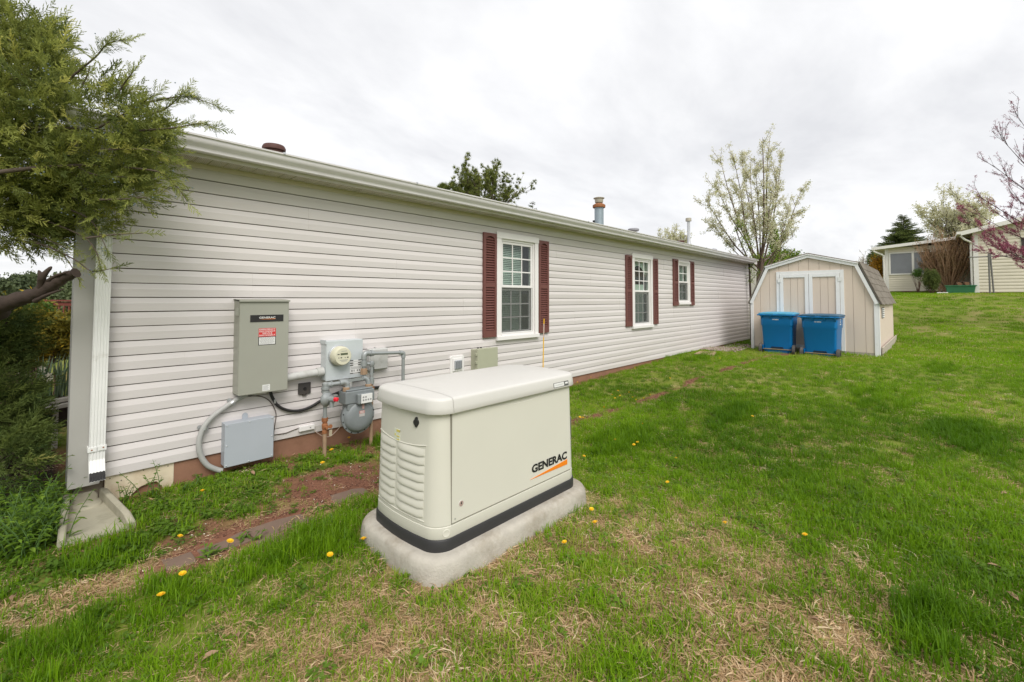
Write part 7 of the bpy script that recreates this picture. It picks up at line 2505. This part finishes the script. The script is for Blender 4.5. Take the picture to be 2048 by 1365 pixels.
me.vertices.add(len(pts)); me.vertices.foreach_set('co', pts.astype(np.float32).ravel())
for nm, arr, ty in (('rot', rot, 'FLOAT'), ('scl', scl, 'FLOAT'), ('tint', tnt, 'FLOAT'), ('kind_index', idx, 'INT')):
    a = me.attributes.new(nm, ty, 'POINT'); a.data.foreach_set('value', np.ascontiguousarray(arr.astype(np.int32 if ty == 'INT' else np.float32)))
go = link('grass', me, None, 'stuff', 'uneven lawn grass, green with dry straw-coloured patches')
go['category'] = 'grass'
ng = bpy.data.node_groups.new('grass_scatter', 'GeometryNodeTree')
ng.interface.new_socket('Geometry', in_out='INPUT', socket_type='NodeSocketGeometry')
ng.interface.new_socket('Geometry', in_out='OUTPUT', socket_type='NodeSocketGeometry')
gi_, go_ = ng.nodes.new('NodeGroupInput'), ng.nodes.new('NodeGroupOutput')
iop = ng.nodes.new('GeometryNodeInstanceOnPoints')
ci = ng.nodes.new('GeometryNodeCollectionInfo')
ci.inputs['Collection'].default_value = src
ci.inputs['Separate Children'].default_value = True
ci.inputs['Reset Children'].default_value = True
def named(nm, ty):
    n_ = ng.nodes.new('GeometryNodeInputNamedAttribute'); n_.data_type = ty; n_.inputs['Name'].default_value = nm
    return n_.outputs[0]
cx3 = ng.nodes.new('ShaderNodeCombineXYZ')
ng.links.new(named('rot', 'FLOAT'), cx3.inputs[2])
ng.links.new(gi_.outputs[0], iop.inputs['Points'])
ng.links.new(ci.outputs[0], iop.inputs['Instance'])
iop.inputs['Pick Instance'].default_value = True
ng.links.new(named('kind_index', 'INT'), iop.inputs['Instance Index'])
ng.links.new(cx3.outputs[0], iop.inputs['Rotation'])
ng.links.new(named('scl', 'FLOAT'), iop.inputs['Scale'])
ng.links.new(iop.outputs[0], go_.inputs[0])
go.modifiers.new('scatter', 'NODES').node_group = ng
print('grass tufts', len(pts))

# flat stones let into the soil
STONE = mat('brown_flat_stone', (0.17, 0.115, 0.085), 0.9, var=0.22, ns=8, bump=0.5, bs=40)
for i, ((a, b, c, d), lb) in enumerate(zip(STONES, ('largest flat brown stone of the row between splash block and generator', 'flat brown stone just left of the largest one in the row', 'flat brown stone nearest the splash block in the row', 'half buried flat stone beside the generator pad', 'small flat stone in front of the largest one, at the grass edge'))):
    zc = float(ground((a + b) / 2, (c + d) / 2))
    t = thing('flat_stone', lb, 'stone', ((a + b) / 2, (c + d) / 2, zc), 'flat stones in a row along the wall')
    rs = np.random.default_rng(500 + i)
    P = []
    for (x, y) in ((a, c), ((a + b) / 2, c), (b, c), (b, (c + d) / 2), (b, d), ((a + b) / 2, d), (a, d), (a, (c + d) / 2)):
        P.append((x + rs.normal(0, 0.012), y + rs.normal(0, 0.012)))
    mb = MB(); mb.loft([[(x, y, zc - 0.06) for x, y in P], [(x, y, zc + 0.006 + rs.normal(0, 0.003)) for x, y in P]]); mb.build('slab', STONE, t, bevel=0.006)
t = thing('stepping_slab', 'pale pinkish flat slab in the grass near the far end of the house wall', 'slab', (10.2, -0.45, float(ground(10.2, -0.45))))
mb = MB(); z_ = float(ground(10.2, -0.45)); mb.prism([(9.85, -0.30), (10.45, -0.22), (10.5, -0.55), (9.95, -0.68)], 'z', z_ - 0.04, z_ + 0.045); mb.build('slab', mat('pink_slab', (0.42, 0.28, 0.20), 0.9, var=0.15, bump=0.3), t, bevel=0.008)

# gravel by the far end of the wall
GRAV = leafmat('gravel_stones', (0.20, 0.14, 0.11), (0.42, 0.35, 0.30), 0.9, 0.0)
n = 1500
x = gr_.uniform(10.9, 12.15, n); y = -0.03 - np.abs(gr_.normal(0, 0.33, n)); y = np.maximum(y, -0.78)
x2 = gr_.uniform(12.1, 14.8, 700); y2 = gr_.uniform(-0.76, -0.03, 700)
x, y = np.concatenate([x, x2]), np.concatenate([y, y2])
oct_ = (np.array([[1, 0, 0], [-1, 0, 0], [0, 1, 0], [0, -1, 0], [0, 0, .7], [0, 0, -.7]], float), np.array([[0, 2, 4], [2, 1, 4], [1, 3, 4], [3, 0, 4], [2, 0, 5], [1, 2, 5], [3, 1, 5], [0, 3, 5]]))
g_ = scatter('gravel', [oct_], np.stack([x, y, ground(x, y) + 0.015], 1), frames(gr_.normal(0, 1, (len(x), 3))), gr_.uniform(0.012, 0.035, len(x)), GRAV, None, 'stuff')
g_['label'] = 'strip of brown gravel by the far end of the house wall'; g_['category'] = 'gravel'
# fallen pale petals and crumbs on the soil
n = 170
x = gr_.uniform(0.4, 2.3, n); y = gr_.uniform(-1.3, -0.08, n)
k = ~inside_things(x, y); x, y = x[k], y[k]
g_ = scatter('fallen_petals', [(np.array([[-1, -.6, 0], [1, -.5, .2], [.8, .6, 0], [-.7, .7, .2]], float), np.array([[0, 1, 2], [0, 2, 3]]))], np.stack([x, y, ground(x, y) + 0.008], 1), frames(np.array([[0, 0, 1.0]]) + gr_.normal(0, .25, (len(x), 3))), gr_.uniform(0.003, 0.007, len(x)), PETAL, None, 'stuff')
g_['label'] = 'tiny pale petals fallen on the bare soil'; g_['category'] = 'petals'
# loose clods on the bare soil
CLOD = leafmat('soil_crumbs', (0.10, 0.045, 0.03), (0.26, 0.13, 0.085), 0.95, 0.0)
n = 9000
x = gr_.uniform(0.2, 9.5, n) ** 1.0; y = np.interp(x, TRX, TRY) + gr_.normal(0, 0.10, n)
x3 = gr_.uniform(0.4, 2.4, 7000); y3 = gr_.uniform(-1.25, -0.03, 7000)
x, y = np.concatenate([x, x3]), np.concatenate([y, y3])
k = ~inside_things(x, y) & (soilmask(x, y) > gr_.uniform(0.2, 0.9, len(x)))
x, y = x[k], y[k]
g_ = scatter('soil_crumbs', [oct_], np.stack([x, y, ground(x, y) + 0.001], 1), frames(gr_.normal(0, 1, (len(x), 3))), 0.003 + 0.010 * gr_.random(len(x)) ** 3, CLOD, None, 'stuff')
g_['label'] = 'loose red-brown crumbs of bare soil'; g_['category'] = 'soil'
# dead leaves
DEADL = mat('dead_leaf', (0.30, 0.19, 0.12), 0.8, var=0.25, ns=20)
k = 0
lv = [((345, 958), 'curled dead leaf against the brown skirting under the conduit'), ((655, 925), 'pale dead leaf on the soil below the gas meter'), ((505, 955), 'brown dead leaf on the ground in front of the blue-grey box'), ((25, 1205), 'brown dead leaf at the left edge by the dry straw'), ((475, 1288), 'tan dead leaf in the grass at the bottom left'), ((2025, 1200), 'brown dead leaf at the right edge near the dark grass clump'), ((1990, 1140), 'curled brown leaf near the right edge above the dark grass clump'), ((1512, 1068), 'dark dead leaf in the lawn left of a lone dandelion'), ((420, 1330), 'pale dead leaf at the bottom of the lawn'), ((1630, 1250), 'grey dead leaf in the dry patch at bottom right'), ((2010, 1000), 'brown dead leaf by the right edge of the lawn')]
for (px, py), lb in lv:
    r = ray(px, py); p = CAMP + r * ((-0.165 - CAMP[2]) / r[2])
    zc = float(ground(p[0], p[1])) + 0.035
    t = thing('dead_leaf', lb, 'leaf', (p[0], p[1], zc))
    rs = np.random.default_rng(600 + k); k += 1
    a = rs.uniform(0, 6.28); L = rs.uniform(0.018, 0.032); w = L * 0.45
    d = np.array([math.cos(a), math.sin(a), rs.uniform(-0.2, 0.3)]); s = np.array([-math.sin(a), math.cos(a), rs.uniform(-.3, .3)])
    c = np.array([p[0], p[1], zc])
    V = [c - d * L, c - d * L * .3 + s * w + [0, 0, .008], c + d * L * .4 + s * w * .8 + [0, 0, .01], c + d * L, c + d * L * .4 - s * w * .8 + [0, 0, .012], c - d * L * .3 - s * w + [0, 0, .008], c]
    mb = MB(); mb.add(V, [(0, 1, 6), (1, 2, 6), (2, 3, 6), (3, 4, 6), (4, 5, 6), (5, 0, 6)]); mb.build('leaf_blade', DEADL, t, smooth=True)

# dandelions, one by one
DAN = mat('dandelion_yellow', (0.80, 0.50, 0.01), 0.6, var=0.12, ns=200)
proto = thing('dandelion', 'single yellow dandelion flower open in the grass', 'dandelion', (0, 0, 0), 'dandelions in the grass')
mb = MB()
for ring, (rr, hh, m_) in enumerate(((0.019, 0.0, 16), (0.014, 0.004, 12), (0.008, 0.007, 8))):
    for i in range(m_):
        a = 2 * math.pi * (i + 0.5 * ring) / m_
        d = Vector((math.cos(a), math.sin(a), 0)); s = Vector((-d.y, d.x, 0)) * 0.0028
        mb.add([Vector((0, 0, hh * .6)) - s * .5, Vector((0, 0, hh * .6)) + s * .5, d * rr + s + Vector((0, 0, hh + 0.004 - ring * .001)), d * rr - s + Vector((0, 0, hh + 0.004 - ring * .001))], [(0, 1, 2, 3)])
mb.lathe([(0.0, -0.006), (0.006, -0.004), (0.008, 0.003), (0.004, 0.008), (0, 0.009)], (0, 0, 0), (0, 0, 1), 8)
fh = mb.build('flower_head', DAN, proto)
mb = MB(); mb.tube([(0, 0, -0.10), (0.002, 0, -0.05), (0, 0, -0.003)], 0.0017, 5); mb.build('stem', STEMG, proto)
dp_ = [(360, 1073), (460, 1083), (365, 1148), (322, 1190), (660, 1110), (1183, 1019), (1190, 1045), (1129, 1085), (1610, 1070), (1450, 1046), (727, 1078), (663, 900), (645, 926), (698, 876), (1230, 880), (1505, 833), (1260, 850), (1268, 890), (1285, 848), (1275, 885), (1168, 913),
       (1224, 790), (1230, 797), (1240, 792), (1258, 785), (1265, 795), (1272, 800), (1300, 790), (1236, 782), (1287, 797), (1208, 815), (1155, 765), (1182, 755), (1160, 835), (1166, 836), (1340, 757), (1270, 737), (1440, 717), (1552, 727), (405, 982), (1335, 965), (1352, 917), (1930, 708), (1853, 711)]
DL = {(360, 1073): 'yellow dandelion on the soil just right of the splash block', (460, 1083): 'yellow dandelion at the grass edge in front of the flat stones', (365, 1148): 'yellow dandelion in the grass below the left flat stone',
      (322, 1190): 'lowest yellow dandelion at bottom left of the lawn', (660, 1110): 'yellow dandelion in the grass left of the generator pad', (1183, 1019): 'yellow dandelion just right of the pad corner, upper of two',
      (1190, 1045): 'yellow dandelion just right of the pad corner, lower of two', (1129, 1085): 'yellow dandelion in front of the long side of the pad', (1610, 1070): 'lone bright dandelion in the middle of the right lawn',
      (1450, 1046): 'small orange-yellow dandelion left of the lone bright one', (727, 1078): 'yellow dandelion touching the left end of the concrete pad', (663, 900): 'yellow dandelion directly under the rusty gas riser',
      (645, 926): 'yellow dandelion on the soil edge in front of the gas riser', (698, 876): 'yellow dandelion in the grass under the round gas meter', (1505, 833): 'single dandelion out in the middle lawn towards the shed',
      (405, 982): 'small dandelion on the soil in front of the brown skirting', (1552, 727): 'tiny dandelion in front of the left bin', (1440, 717): 'tiny dandelion by the pinkish slab near the wall'}


def dlab(px, py):
    if (px, py) in DL: return DL[(px, py)]
    if px < 1300 and py < 830: return 'tiny yellow dandelion in the cluster along the bare strip beyond the generator'
    if px < 1300: return 'small dandelion in the scattered group right of the generator'
    return 'tiny yellow dandelion scattered in the far lawn'


for i, (px, py) in enumerate(dp_):
    r = ray(px, py)
    zt_ = -0.11
    for it in range(6):
        p = CAMP + r * ((zt_ - CAMP[2]) / r[2]); zt_ = float(ground(p[0], p[1])) + 0.052
    o = proto if i == 0 else dup_tree(proto)
    sc = random.uniform(0.72, 0.95) if p[0] < 3.2 else random.uniform(0.6, 0.85)
    o['label'] = dlab(px, py)
    o.location = p; o.scale = (sc, sc, 1); o.rotation_euler = (random.uniform(-.3, .3), random.uniform(-.3, .3), random.uniform(0, 6))
for o in bpy.data.objects:
    if o.name.startswith('distant_wood'):
        o['label'] = 'far line of green trees beyond the deck'; o['category'] = 'wood'
